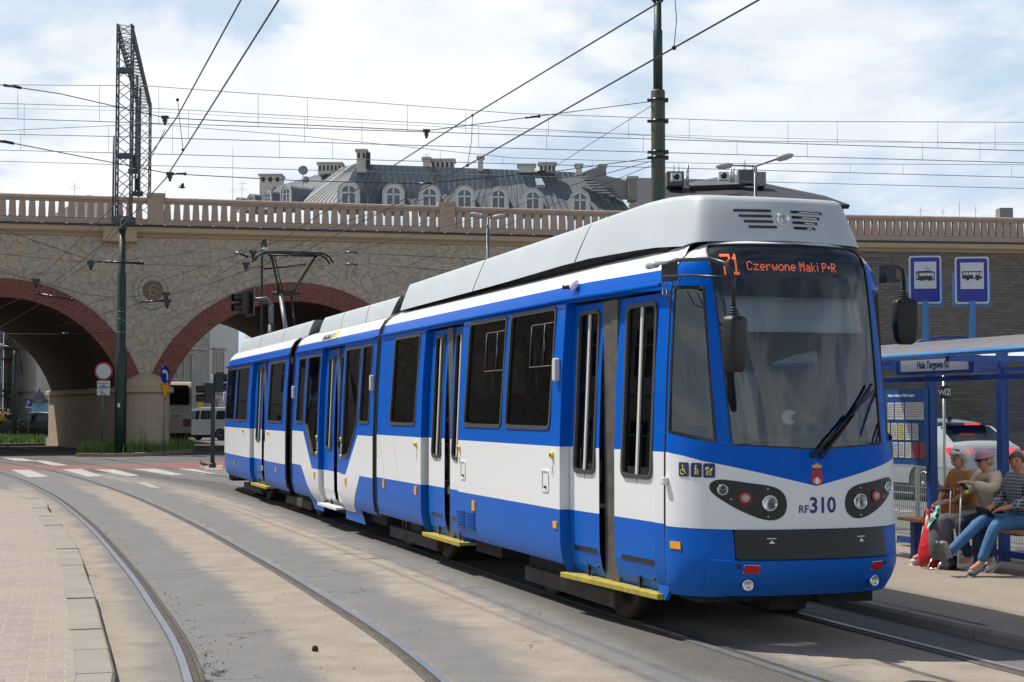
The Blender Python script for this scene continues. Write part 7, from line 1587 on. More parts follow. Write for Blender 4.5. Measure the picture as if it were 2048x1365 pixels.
car('parked_car', 'dark green car with a white roof parked on the grass edge beside the advertising column', 'car', tuple(dp(76, 867, 100).xy) + (0,), radians(172), profA, (-1.32, 1.35), 1.7, .98, mat('dark_green_paint', (.012, .03, .028), .25), [[(-1.5, 1.05), (-.15, 1.02), (-.15, 1.42), (-1.1, 1.40)], [(-.08, 1.02), (.95, 1.02), (.4, 1.40), (-.08, 1.42)]], rear=((3, .1, .95, 'rear_window'), (7, .05, .95, 'windscreen')), roofm=M_CWH, wr=.32)
# coach seen from behind
cf = Vector((-.32, 1, 0)).normalized(); P = dp(383, 820, 80); co_ = empty('coach', (P.x, P.y, 0), atan2(cf.y, cf.x), 'cream touring coach seen from behind, partly hidden by the stone pier', 'coach')
M_COA = mat('cream_coach_paint', (.46, .44, .40), .35, coat=.3)
pf = lambda y, z, d: (d, y, z)
side_prof = [(0, .45), (-.10, .9), (-.12, 1.6), (-.05, 2.1), (.12, 2.75), (.30, 3.05), (.55, 3.12), (9, 3.12), (9, .45)]
q = MB(); q.sheet(side_prof, lambda a, b: (a, 0, b)); q.sheet(side_prof, lambda a, b: (a, 2.4, b)); V = [(x, y, z) for x, z in side_prof[:-1] for y in (0, .15, 2.25, 2.4)]; q.add(V, [(i * 4 + j, i * 4 + j + 1, i * 4 + 5 + j, i * 4 + 4 + j) for i in range(7) for j in range(3)], 0, True); q.build('body', [M_COA], co_)
xb = lambda z: itp([(.45, 0), (.9, -.10), (1.6, -.12), (2.1, -.05), (2.75, .12), (3.05, .30)], z)
def cpan(nm, y0, y1, z0, z1, m_, r=.06, off=.01):
    q = MB(); poly = dense(rpoly(rect(y0, y1, z0, z1), r, 3), .2); q.sheet(poly, lambda a, b: (xb(b) - off, a, b), (), [[(y0, z), (y1, z)] for z in (.9, 1.6, 2.1, 2.75) if z0 < z < z1]); return q.build(nm, [m_], co_)
cpan('rear_window', .12, 2.28, 1.95, 2.95, G_CAR, .12); cpan('tail_lamp', .04, .42, .88, 1.25, mat('dark_red_lens', (.10, .01, .01), .3)); cpan('number_plate', 1.0, 1.5, .95, 1.07, mat('plate_grey', (.2, .2, .2), .5)); cpan('black_stripe', .1, 2.3, 1.74, 1.755, M_BLK, 0); cpan('black_stripe', .1, 2.3, 1.62, 1.635, M_BLK, 0); cpan('rear_bumper', .02, 2.38, .45, .55, M_DARK, .02, .03)
q = MB(); put_text(q, 'P-JAN', .2, lambda a, b, d: (xb(1.4) - .012 - d, .98 - a, 1.36 + b), bold=.002); q.build('coach_lettering', [M_BLK], co_)
q = MB(); q.prism(rpoly([(.5, 1.7), (8.5, 1.7), (8.5, 2.75), (.7, 2.75)], .1, 3), lambda a, b, d: (a, d, b), -.01, .02); q.build('side_window', [G_CAR], co_)
for y in (.2, 2.2): q = MB(); q.lathe([(.1, -.15), (.46, -.15), (.48, 0), (.46, .15), (.1, .15)], 20, 0, frame_of((1.9, y, .48), (0, 1, 0))); q.build('wheel', [M_RUB], co_)
q = MB(); q.box(.2, 8.8, .1, 2.3, .2, .5); q.build('underbody', [M_DARK], co_)
# ================================================================ POLES, WIRES, SIGNS, SMALL THINGS
M_GRN = mat('dark_green_pole', (.014, .040, .034), .5, var=.3, vs=3); M_GRN2 = mat('rusty_green_pole', (.03, .085, .055), .55, var2=(.09, .055, .03), vs=2.2); M_STEEL = mat('grey_steel', (.16, .18, .19), .5, .5); M_WIRE = mat('wire_black', (.012, .013, .015), .5, .3); M_WIR2 = mat('wire_green', (.17, .25, .27), .6, .1)
# ---- lattice gantry on the viaduct
gy0, gy1 = 62.3, 77.0; GX0 = dp(243, 820, gy0).x; GX1 = dp(284, 820, gy1).x; M_LAT = mat('lattice_steel', (.075, .10, .115), .55, .3, var=.2, vs=2)
ga = empty('lattice_gantry', (GX0, gy0, 0), 0, 'tall lattice steel portal spanning the railway tracks on top of the viaduct', 'gantry'); GO = Vector((GX0, gy0, 0))
def lattice(parent, name, p0, p1, w, bays, sx, sy, r=.034, org=GO):
    """four chords with zigzag bracing between p0 and p1; sx, sy half-width vectors"""
    q = MB(); C_ = [sx + sy, sx - sy, -sx - sy, -sx + sy]
    for c in C_: q.tube([p0 + c - org, p1 + c - org], r, 4, smooth=False)
    for i in range(bays):
        a, b = p0.lerp(p1, i / bays), p0.lerp(p1, (i + 1) / bays); m_ = p0.lerp(p1, (i + .5) / bays)
        for k in range(4): c, d = C_[k], C_[(k + 1) % 4]; q.tube([a + c - org, m_ + d - org], r * .5, 4, smooth=False); q.tube([m_ + d - org, b + c - org], r * .5, 4, smooth=False)
    return q.build(name, [M_LAT], parent)
zt0 = dp(243, 50, gy0).z; zt1 = dp(284, 205, gy1).z
lattice(ga, 'front_mast', Vector((GX0, gy0, 9.0)), Vector((GX0, gy0, zt0)), .3, 9, Vector((.28, 0, 0)), Vector((0, .18, 0)))
lattice(ga, 'rear_mast', Vector((GX1, gy1, 9.0)), Vector((GX1, gy1, zt1)), .3, 9, Vector((.26, 0, 0)), Vector((0, .18, 0)))
zb_ = .55
lattice(ga, 'cross_beam', Vector((GX0, gy0, zt0 - zb_ / 2)), Vector((GX1, gy1, zt1 - zb_ / 2)), .3, 22, Vector((.27, .03, 0)), Vector((0, 0, zb_ / 2)), .03)
for v0, v1 in ((137, 146), (309, 317)): a = dp(243, v1, gy0); b_ = dp(243, v0, gy0); q = MB(); q.box(-.27, .27, -.2, .2, a.z, b_.z); q.build('mast_plate', [M_LAT], ga)
q = MB(); q.box(-.4, .4, -.3, .3, 9.0, 9.25); q.build('mast_foot', [M_LAT], ga)
q = MB(); q.tube([(-.35, -.25, 9.2), (-.35, -.25, 12.4)], .04, 6); q.build('conduit', [M_LAT], ga)
for t, ln_ in ((.45, 4.2), (.62, 4.8)):
    p = Vector((GX0, gy0, zt0 - .5)).lerp(Vector((GX1, gy1, zt1 - .5)), t); lattice(ga, 'drop_arm', p, p - Vector((0, 0, ln_)), .1, 8, Vector((.09, 0, 0)), Vector((0, .09, 0)), .025)
    q = MB(); 
    for k in range(5): q.ball(p - GO - Vector((0, 0, ln_ - .25 - k * .1)), .11, 0, 8, 5)
    q.box(p.x - GO.x - .25, p.x - GO.x + .25, p.y - GO.y - .1, p.y - GO.y + .1, p.z - ln_ - .1, p.z - ln_ + .1); q.build('insulator', [M_BLK], ga)
# ---- railway catenaries (run along the deck)
def wire(name, pts, r, m_, label, cat='wire', grp=None, extra=None, kids=None):
    o_ = Vector(pts[0]); o = empty(name, tuple(o_), 0, label, cat, grp) if kids else None
    q = MB(); q.tube([Vector(p) - o_ for p in pts], r, 5); w_ = q.build('contact_wire' if kids else name, [m_], o)
    if not kids: w_.location = o_; tag(w_, label, cat, grp)
    if kids:
        for nm, fn in kids:
            q = MB(); fn(q, o_); q.build(nm, [m_], o)
    return o or w_
def rail_wire(depth, vs, r, label, mess=None, drops=0):
    us = [-60, 243, 620, 1024, 1500, 2110]
    def at(u, f): 
        t = (u - 0) / 2048; y = depth * (1 + .105 * t); return dp(u, f(u), y)
    cf_ = lambda tab: (lambda u: itp(tab, u))
    c = [at(u, cf_(vs)) for u in us]
    kids = None
    if mess:
        def mfn(q, o_):
            n = 60; uu = [-60 + 2170 * i / n for i in range(n + 1)]; q.tube([at(u, lambda x: itp(mess, x)) - o_ for u in uu], r * .75, 4)
        kids = [('messenger_wire', mfn)]
        for k in range(drops):
            u_ = -40 + (k + .5 + .18 * sin(k * 2.7)) * 2120 / drops
            kids.append(('dropper', lambda q, o_, u=u_: q.tube([at(u, cf_(mess)) - o_, at(u, cf_(vs)) - o_], r * .45, 4)))
    wire('railway_catenary', c, r, M_WIR2, label, 'overhead line', 'railway overhead lines above the viaduct', kids=kids)
rail_wire(66, [(-60, 235), (0, 237), (1024, 270), (2048, 302), (2110, 304)], .019, 'topmost railway overhead line, its contact wire passing the upper lattice plate', [(-60, 171), (0, 170), (290, 172), (620, 196), (1024, 227), (1500, 243), (2048, 245), (2110, 247)], 14)
rail_wire(69, [(-60, 267), (0, 268), (290, 275), (1024, 297), (2048, 326), (2110, 328)], .019, 'second railway overhead line from the top, just above the zinc roof chimneys at its left', [(-60, 206), (0, 207), (290, 216), (1024, 256), (1500, 283), (2048, 286), (2110, 287)], 12)
rail_wire(72, [(-60, 299), (0, 300), (1024, 328), (2048, 355), (2110, 357)], .018, 'third railway overhead line from the top, crossing the chimneys of the zinc roof', [(-60, 258), (0, 262), (300, 248), (620, 274), (1024, 316), (1400, 327), (2048, 330), (2110, 331)], 13)
rail_wire(75, [(-60, 321), (0, 323), (1024, 352), (2048, 377), (2110, 379)], .016, 'lowest railway overhead line, crossing the zinc roof slope', None)
rail_wire(74, [(-60, 216), (0, 218), (290, 222), (1024, 262), (2048, 290), (2110, 292)], .010, 'thin feeder wire between the two upper railway overhead lines', None)
# ---- tram overhead wires
def c_on(u, v, y=0.):
    a = ray(u, v); t = (LAT0 + y) / (a[0] * TL.x + a[1] * TL.y); return Vector((a[0] * t, a[1] * t, CAMH + a[2] * t))
tc_ = [(a + b) / 2 for a, b in zip(R3, R4)]; far_t = [p for p in tc_ if p.y > 36][::-1]
near = [c_on(u, v) for u, v in ((1760, -130), (1518, 0), (1348, 96), (935, 331), (732, 440), (618, 498))]
w1 = near + [Vector((p.x, p.y, 4.88)) for p in far_t if p.y > 40][::4]
wire('tram_contact_wire', w1, .0085, M_WIRE, 'contact wire of the near tram track, touching the raised pantograph')
near2 = [c_on(u, v) for u, v in ((1560, -150), (1310, 10), (945, 231), (732, 367), (567, 478))]
w2_ = near2 + [Vector((p.x, p.y, 5.35)) for p in far_t if p.y > 44][::4]
wire('tram_messenger_wire', w2_, .0085, M_WIRE, 'upper suspension wire running parallel above the contact wire that meets the pantograph')
q = MB(); 
for (u0, v0, u1, v1) in ((945, 231, 935, 331), (732, 367, 726, 442), (1349, -15, 1348, 96)): 
    a, b_ = c_on(u0, v0), c_on(u1, v1); a = c_on(u0, v0); q = MB(); q.tube([Vector((0, 0, 0)), (b_ - a) * .5 + Vector((.02, 0, 0)), b_ - a], .004, 5); q.ball(b_ - a, .022, 0, 8, 6); q.ball(Vector((0, 0, 0)), .018, 0, 8, 6); o = q.build('dropper_wire', [M_WIRE]); o.location = a
    tag(o, {945: 'thin dropper between the two tram wires above the zinc roof chimneys', 732: 'thin dropper between the two tram wires in front of the leftmost front dormer', 1349: 'thin dropper beside the tall green pole at the top edge'}[u0], 'wire')
tl_ = [(a + b) / 2 for a, b in zip(R1, R2)][::-1]
def over(ycoord, h): 
    p = min(tl_, key=lambda p: abs(p.y - ycoord)); return Vector((p.x, p.y, h))
wire('tram_contact_wire', [over(y, h) for y, h in ((6, 4.9), (12, 4.9), (21, 4.82), (30, 4.86), (40, 4.86), (52, 4.8), (62, 4.6))], .0085, M_WIRE, 'contact wire over the curved empty track, lower of its pair')
wire('tram_messenger_wire', [over(y, h) for y, h in ((6, 5.5), (12, 5.45), (20.5, 5.42), (30, 5.4), (40, 5.3), (52, 5.1), (62, 4.9))], .0085, M_WIRE, 'suspension wire over the curved empty track, upper of its pair')
a, b_ = dp(355, 200, 18.5), dp(366, 300, 19.3); q = MB(); q.tube([(0, 0, 0), b_ - a], .004, 5); q.ball((0, 0, 0), .02, 0, 8, 6); q.ball(b_ - a, .02, 0, 8, 6); o = q.build('dropper_wire', [M_WIRE]); o.location = a; tag(o, 'thin dropper joining the two wires right of the lattice gantry', 'wire')
# ---- right pole
RPY = 25.0; P = dp(1318.5, 820, RPY); po = empty('tram_pole', (P.x, P.y, 0), 0, 'tall stepped green and rusty wire pole rising behind the tram roof', 'pole'); k = RPY / 3200
q = MB(); q.lathe([(14.2 * k, 0), (14.2 * k, dp(1318, 184, RPY).z), (13 * k, dp(1318, 181, RPY).z)], 20); q.build('lower_shaft', [M_GRN2], po)
q = MB(); q.lathe([(9.5 * k, dp(1318, 183, RPY).z), (9.5 * k, dp(1318, 62, RPY).z), (7.8 * k, dp(1318, 60, RPY).z), (7.4 * k, dp(1318, -20, RPY).z)], 18); q.build('upper_shaft', [M_GRN], po)
for v in (201, 243, 305, 316): z = dp(1318, v, RPY).z; q = MB(); q.lathe([(14.9 * k, z - .02), (14.9 * k, z + .02)], 16); q.box(-.17, -.10, -.03, .03, z - .02, z + .02); q.box(.10, .16, -.04, .04, z - .03, z + .03); q.build('clamp_band', [M_BLK], po)
q = MB(); zz = dp(1318, 2, RPY).z; q.lathe([(10 * k, zz - .02), (14 * k, zz + .03), (9 * k, zz + .08)], 14); q.build('collar', [M_BLK], po)
# ---- span wires
def span(pts, label, r=.006, ins=(), name='span_wire'):
    P_ = [dp(*p) for p in pts]; o_ = P_[0]; o = empty(name, tuple(o_), 0, label, 'wire'); q = MB(); q.tube([p - o_ for p in P_], r, 5); q.build('cable', [M_WIRE], o)
    for (u, v, y, dx, dy, kind) in ins:
        c = dp(u, v, y) - o_; kk = y / 3200; q = MB()
        if kind == 'bar': q.tube([c, c + Vector((dx * kk, 0, -dy * kk))], 2.2 * kk, 6); q.ball(c + Vector((dx * kk, 0, -dy * kk)), 3.6 * kk, 0, 8, 6)
        elif kind == 'link': q.tube([c + Vector((a * kk, 0, b * kk)) for a, b in ((-18, 4), (0, 2), (18, -2), (18, -5), (0, -1.5), (-18, .5))], 1.4 * kk, 5, closed=True)
        else: q.box(c.x - 7 * kk, c.x + 7 * kk, c.y - 4 * kk, c.y + 4 * kk, c.z - 1 * kk, c.z + 5 * kk); q.box(c.x - 4 * kk, c.x + 4 * kk, c.y - 4 * kk, c.y + 4 * kk, c.z - 8 * kk, c.z - 1 * kk); q.ball((c.x, c.y, c.z - 11 * kk), 3 * kk, 0, 8, 6)
        q.build({'bar': 'insulator_rod', 'link': 'turnbuckle', 'hanger': 'wire_hanger'}[kind], [M_BLK], o)
    return o
span([(-60, 160, 18.4), (0, 170, 18.8), (120, 188, 19.2), (330, 236, 20.2), (600, 250, 21.2), (853, 262, 22.2), (1075, 233, 23.6), (1306, 203, 25)], 'upper cross span cable running from the tall green pole past the lattice gantry', ins=((25, 173, 18.8, 0, 0, 'link'), (330, 237, 20.2, 0, 0, 'hanger'), (853, 264, 22.2, 0, 0, 'hanger'), (1050, 236, 23.5, 28, -3, 'bar')))
span([(-60, 270, 18.4), (0, 282, 18.8), (340, 348, 20.6), (600, 362, 21.6), (843, 368, 22.4), (1120, 342, 23.8), (1306, 316, 25)], 'lower cross span cable from the tall green pole in front of the zinc roof', ins=((10, 284, 18.8, 0, 0, 'link'), (340, 348, 20.6, 30, 0, 'bar'), (340, 350, 20.6, 0, 0, 'hanger'), (835, 368, 22.4, 32, -1, 'bar'), (1065, 346, 23.6, 24, -3, 'bar')))
span([(1304, 211, 25), (1115, 330, 30), (860, 440, 42), (520, 560, 56)], 'slanting stay wire from the tall green pole down across the zinc roof to the arch', .005)
span([(1306, 322, 25), (1196, 352, 27), (1000, 425, 34), (640, 520, 48), (330, 640, 60)], 'low slanting stay wire from the tall green pole across the balustrade', .006)
span([(1306, 330, 25), (1100, 412, 30), (900, 500, 40), (740, 560, 50)], 'lowest slanting stay wire from the tall green pole', .005)
span([(-60, 445, 57), (0, 458, 57), (190, 524, 57.5), (285, 529, 58), (500, 535, 57), (740, 528, 55), (960, 548, 50)], 'horizontal span wire across the rubble wall just below the cornice', .011, ins=((195, 523, 57.5, 90, 4, 'bar'), (182, 527, 57.5, 0, 0, 'hanger'), (492, 530, 57, 0, 0, 'hanger'), (690, 529, 55.5, 22, 0, 'bar')))
span([(-60, 500, 57), (0, 508, 57), (190, 526, 57.4), (430, 502, 57), (690, 505, 56), (980, 520, 50)], 'span wire just under the stone corbel crossing behind the pantograph', .010, ins=((470, 505, 57, 24, 8, 'bar'), (506, 506, 57, 0, 0, 'hanger'), (690, 505, 56, 22, 0, 'bar')))
span([(-60, 520, 56), (0, 543, 56), (75, 563, 56), (165, 588, 56), (240, 597, 56.5), (335, 585, 57), (415, 562, 57), (500, 512, 57)], 'sagging curved wire below the round numbered medallion', .010, ins=((72, 563, 56, 0, 0, 'hanger'), (332, 590, 57, 0, 0, 'hanger'), (75, 588, 56, 70, 12, 'bar')))
span([(-60, 690, 56), (0, 655, 56), (75, 612, 56), (100, 580, 56), (180, 525, 56), (245, 430, 50), (330, 260, 36)], 'steep wire crossing the left hand brick arch', .009)
span([(180, 662, 58), (235, 648, 58), (340, 605, 57), (420, 570, 57), (520, 528, 56), (700, 440, 46), (860, 395, 38)], 'long slanting wire passing just below the medallion', .009, ins=((280, 605, 57, 52, -4, 'bar'), (334, 604, 57, 0, 0, 'hanger'), (528, 538, 57, 80, -8, 'bar')))
span([(-60, 672, 60), (0, 668, 60), (130, 669, 60), (245, 664, 61)], 'short level wire under the left hand brick arch', .009, ins=((122, 668, 60, 14, 0, 'bar'),))
# ---- left pole
P = gp(240, 911); k = P.y / 3200; lp_ = empty('tram_pole', (P.x, P.y, 0), 0, 'tall dark green wire pole standing in front of the stone pier and medallion', 'pole'); q = MB(); Z_ = lambda v: dp(243, v, P.y).z
q.lathe([(11.5 * k, 0), (11.5 * k, Z_(708)), (8.8 * k, Z_(704)), (8.6 * k, Z_(548)), (6.8 * k, Z_(545)), (6.4 * k, Z_(462))], 18); q.build('shaft', [M_GRN], lp_)
q = MB(); q.lathe([(6.4 * k, Z_(462)), (9 * k, Z_(460)), (9 * k, Z_(456)), (5 * k, Z_(452)), (5 * k, Z_(444)), (3 * k, Z_(440)), (.01, Z_(436))], 14); q.build('finial', [M_GRN], lp_)
for v in (624, 639, 665): q = MB(); q.lathe([(9.4 * k, Z_(v) - .02), (9.4 * k, Z_(v) + .02)], 14); q.build('band', [M_STEEL], lp_)
q = MB(); q.box(-.05, .03, -11.9 * k, -11.6 * k, Z_(815) , Z_(807)); q.build('sticker', [M_WLINE], lp_)
# green pole beyond the left arch with its lamp
P = dp(28, 862, 98); P.z = 0; k = 98 / 3200; o = empty('tram_pole', tuple(P), 0, 'dark green pole standing in the grass inside the left hand arch', 'pole'); q = MB(); Z2 = lambda v: dp(28, v, 98).z
q.lathe([(5 * k, -.2), (5 * k, Z2(755)), (4 * k, Z2(753)), (3.8 * k, Z2(702))], 14); q.build('shaft', [M_GRN], o); q = MB(); q.tube([(-.9, 0, Z2(690)), (0, 0, Z2(697)), (.3, 0, Z2(710)), (.45, 0, Z2(748))], .04, 6); q.build('bracket', [M_BLK], o); q = MB(); q.ball((-1.0, 0, Z2(691)), (.35, .15, .12)); q.build('lamp_head', [M_ALU], o)
# ---- street lamps
def lamp(u, y, vt, heads, label, vbase=None):
    P = dp(u, 820, y); k = y / 3200; o = empty('street_lamp', (P.x, P.y, 0), 0, label, 'street lamp'); Zf = lambda v: dp(u, v, y).z
    q = MB(); q.lathe([(.09, 0), (.07, Zf(vt) * .5), (3.2 * k, Zf(vt))], 12); q.build('post', [M_STEEL], o)
    for (u0, v0, u1, v1) in heads:
        a = Vector(((u0 - u) * k, 0, Zf(v0))); b_ = Vector(((u1 - u) * k, 0, Zf(v1))); q = MB(); q.tube([(0, 0, Zf(vt)), a], 1.9 * k, 7); q.build('arm', [M_STEEL], o)
        d = (b_ - a); M = frame_of(a, d); L_ = d.length; q = MB(); q.lathe([(.3 * L_ * .25, 0), (L_ * .17, L_ * .15), (L_ * .19, L_ * .5), (L_ * .14, L_ * .85), (L_ * .03, L_)], 12, 0, M @ Matrix.Diagonal((1, 1, 1, 1))); q.build('lamp_head', [mat('lamp_grey', (.33, .33, .32), .5)], o)
lamp(975.5, 55, 436, ((966, 435, 940, 427), (985, 436, 1012, 431)), 'twin headed grey street lamp against the balustrade above the tram roof')
lamp(1514, 50, 333, ((1468, 331, 1434, 334), (1556, 319, 1591, 310)), 'tall street lamp with two arms above the front of the tram roof')
# tall thin lamp and hanging signal by the right-hand arch
P = dp(522, 820, 58); k = 58 / 3200; Zf = lambda v: dp(522, v, 58).z; o = empty('street_lamp', (P.x, P.y, 0), 0, 'slim dark hooked lamp post seen beside the pantograph', 'street lamp'); q = MB(); q.tube([(0, 0, 0), (0, 0, Zf(490)), (.03, 0, Zf(482)), (.07, 0, Zf(478)), (.11, 0, Zf(482)), (.13, 0, Zf(494))], .045, 8); q.build('post', [M_GRN], o); q = MB(); q.ball((.10, 0, Zf(498)), (.13, .1, .06)); q.build('lamp_head', [M_WLINE], o)
def signal(o, c, k, yaw, n=2, board=True):
    M = Matrix.Translation(c) @ Matrix.Rotation(yaw, 4, 'Z'); q = MB(); q.box(-.11, .11, -.12, .12, -.14 * n - .02, .14 * n + .02, 0, M); s = q.build('signal_box', [M_BLK], o, bevel=.01)
    for i in range(n):
        z = .14 * (n - 1) - .28 * i; q = MB(); q.tube([M @ Vector((0, -.12, z)), M @ Vector((0, -.36, z - .02))], [.125, .115], 14, 0, caps=False); q.build('visor', [M_BLK], s); q = MB(); q.lathe([(.10, 0), (.06, .02), (.004, .025)], 12, 0, M @ frame_of((0, -.121, z), (0, -1, 0))); q.build('lens', [mat('dark_lens', (.03, .01, .01), .2)], s)
    if board: q = MB(); q.box(-.33, .33, .13, .15, -.14 * n - .1, .14 * n + .1, 0, M); q.build('backing_board', [M_BLK], s); q = MB(); ring(q, rect(-.33, .33, -.14 * n - .1, .14 * n + .1), rect(-.30, .30, -.14 * n - .07, .14 * n + .07), lambda a, b, d: M @ Vector((a, .153 + d, b)), 0, .004); q.build('white_border', [M_WLINE], s)
P = dp(541, 820, 44); k = 44 / 3200; Zf = lambda v: dp(541, v, 44).z; o = empty('traffic_light', (P.x, P.y, 0), 0, 'two lamp signal on a bent pole before the right hand brick arch', 'traffic light'); q = MB(); q.tube([(0, 0, 0), (0, 0, Zf(650))], .09, 10); q.build('green_shaft', [M_GRN], o); q = MB(); q.tube([(0, 0, Zf(650)), (0, 0, Zf(612)), (-.05, 0, Zf(602)), (-.13, 0, Zf(597)), (-.55, 0, Zf(600))], .05, 8); q.tube([(0, 0, Zf(660)), (0, 0, Zf(608))], .07, 8); q.build('grey_arm', [M_STEEL], o); signal(o, Vector((-.72, 0, Zf(605))), k, radians(-62))
P = gp(425, 936); k = P.y / 3200; Zf = lambda v: dp(425, v, P.y).z; o = empty('traffic_light', (P.x, P.y, 0), 0, 'traffic light on a straight dark post at the rear corner of the tram', 'traffic light'); q = MB(); q.tube([(0, 0, 0), (0, 0, Zf(749))], .065, 12); q.lathe([(.11, 0), (.10, .12), (.07, .14)], 12); q.build('post', [M_GRN], o); signal(o, Vector((-.13, 0, Zf(787))), k, radians(-70), 2, False); signal(o, Vector((.17, .1, Zf(765))), k, radians(100), 2, False)
# ---- road signs
def post_sign(u, vb, vt, label, r=.03):
    P = gp(u, vb); o = empty('road_sign', (P.x, P.y, 0), 0, label, 'road sign'); q = MB(); q.tube([(0, 0, 0), (0, 0, dp(u, vt, P.y).z)], r, 8); q.build('post', [M_STEEL], o); return o, P.y / 3200, (lambda v: dp(u, v, P.y).z)
o, k, Zf = post_sign(204, 909, 730, 'round white no entry sign with a red border above two small white plates'); F = lambda a, b, d: (a, -.04 - d, b); zc = Zf(743); R_o = 18.5 * k; c = 2 * k
q = MB(); q.prism(circ(c, zc, R_o, 28), F, -.01, .0, 0); pl = q.build('sign_disc', [mat('sign_red', (.36, .012, .018), .4)], o); q = MB(); q.prism(circ(c, zc, R_o * .80, 26), F, .001, .006, 0); q.build('white_centre', [mat('sign_white')], pl)
for (v0, v1, kind) in ((762, 774.5, 0), (776, 791, 1)):
    q = MB(); q.prism(rect(-12 * k + .02, 14 * k + .02, Zf(v1), Zf(v0)), F, -.01, .0, 0); pp = q.build('supplementary_plate', [mat('sign_white')], o); q = MB()
    if kind == 0: put_text(q, 'Nie dotyczy', .105, lambda a, b, d: F(-.20 + a, Zf(768.5) + b, .002 + d), bold=.001, xs=.85); put_text(q, 'KMK', .10, lambda a, b, d: F(-.08 + a, Zf(774) + b, .002 + d), bold=.001)
    else:
        for aa, bb in zip(*(lambda L_: (L_, L_[1:]))([(-.02, .16), (-.02, .08), (.05, .08), (.09, .02), (.12, .03)])): q.tube([F(aa[0], Zf(791) + aa[1] + .02, .004), F(bb[0], Zf(791) + bb[1] + .02, .004)], .010, 5)
        q.tube([F(-.01 + .06 * cos(t), Zf(791) + .09 + .055 * sin(t), .004) for t in [1.9 + .4 * i for i in range(11)]], .009, 5); q.ball(F(-.02, Zf(791) + .20, .004), .016, 0, 8, 6); put_text(q, 'Dojazd do posesji', .045, lambda a, b, d: F(-.18 + a, Zf(778.5) + b, .002 + d))
    q.build('plate_lettering', [M_BLK], pp)
o, k, Zf = post_sign(327, 912, 740, 'blue round turn left arrow sign above an inverted yellow triangle on one post'); o.rotation_euler.z = radians(72); zc = Zf(749); R_o = 17.5 * k
q = MB(); q.prism(circ(0, zc, R_o, 26), F, -.01, 0, 0); pl = q.build('sign_disc', [mat('sign_blue')], o); q = MB(); q.prism(circ(0, zc, R_o, 26), F, -.001, .0005, 0); 
ar = [(.10, -.22), (.10, -.02), (.04, .05), (-.08, .05), (-.08, .0), (-.24, .10), (-.08, .20), (-.08, .15), (.08, .15), (.20, .02), (.20, -.22)]; q = MB(); q.sheet([(a, zc + b) for a, b in ar], lambda a, b: F(a, b, .004)); q.build('white_arrow', [mat('sign_white')], pl)
tri = [(-.36, Zf(768)), (.36, Zf(768)), (0, Zf(802))]; q = MB(); q.prism(rpoly(tri, .04, 3), F, -.01, 0, 0); pl = q.build('triangle_plate', [mat('sign_red')], o); q = MB(); q.prism(rpoly(shrink(tri, .028), .02, 3), F, .001, .005, 0); q.build('yellow_centre', [mat('sign_orange', (.75, .36, .01), .4)], pl)
P = dp(57, 860, 97); k = 97 / 3200; o = empty('road_sign', (P.x, P.y, 0), 0, 'square blue parking sign with a white letter P by the advertising column', 'road sign'); Zf = lambda v: dp(57, v, 97).z; q = MB(); q.tube([(0, 0, 0), (0, 0, Zf(800))], .04, 6); q.build('post', [M_STEEL], o)
q = MB(); q.prism(rect(-6.5 * k, 6.5 * k, Zf(813), Zf(799)), F, -.01, 0, 0); pl = q.build('sign_plate', [mat('sign_blue')], o); q = MB(); put_text(q, 'P', .42, lambda a, b, d: F(-.13 + a, Zf(811.5) + b, .003 + d), bold=.01); q.build('letter', [mat('sign_white')], pl); q = MB(); q.prism(rect(-6.5 * k, 6.5 * k, Zf(816.5), Zf(813.8)), F, -.01, 0, 0); q.build('supplementary_plate', [mat('sign_white')], o)
# ---- advertising column
P = dp(78, 860, 104); k = 104 / 3200; o = empty('advertising_column', (P.x, P.y, 0), 0, 'round advertising column with a turquoise poster and a dark domed top', 'advertising column'); Zf = lambda v: dp(78, v, 104).z
q = MB(); q.lathe([(17 * k, 0), (17 * k, Zf(850)), (16 * k, Zf(849)), (16 * k, Zf(805))], 24); q.build('drum', [mat('poster_blue', (.40, .50, .55), .6, var2=(.03, .36, .52), vs=1.7)], o)
q = MB(); q.lathe([(18 * k, Zf(805)), (18 * k, Zf(801)), (14 * k, Zf(799)), (10 * k, Zf(792)), (7 * k, Zf(786)), (2 * k, Zf(784)), (2 * k, Zf(780)), (.01, Zf(778))], 20); q.build('domed_cap', [M_DKP], o); q = MB(); q.box(-.1, .35, -18.6 * k, -18.1 * k, Zf(804), Zf(801.5)); q.build('gold_label', [mat('gold_label', (.45, .33, .12), .5)], o)
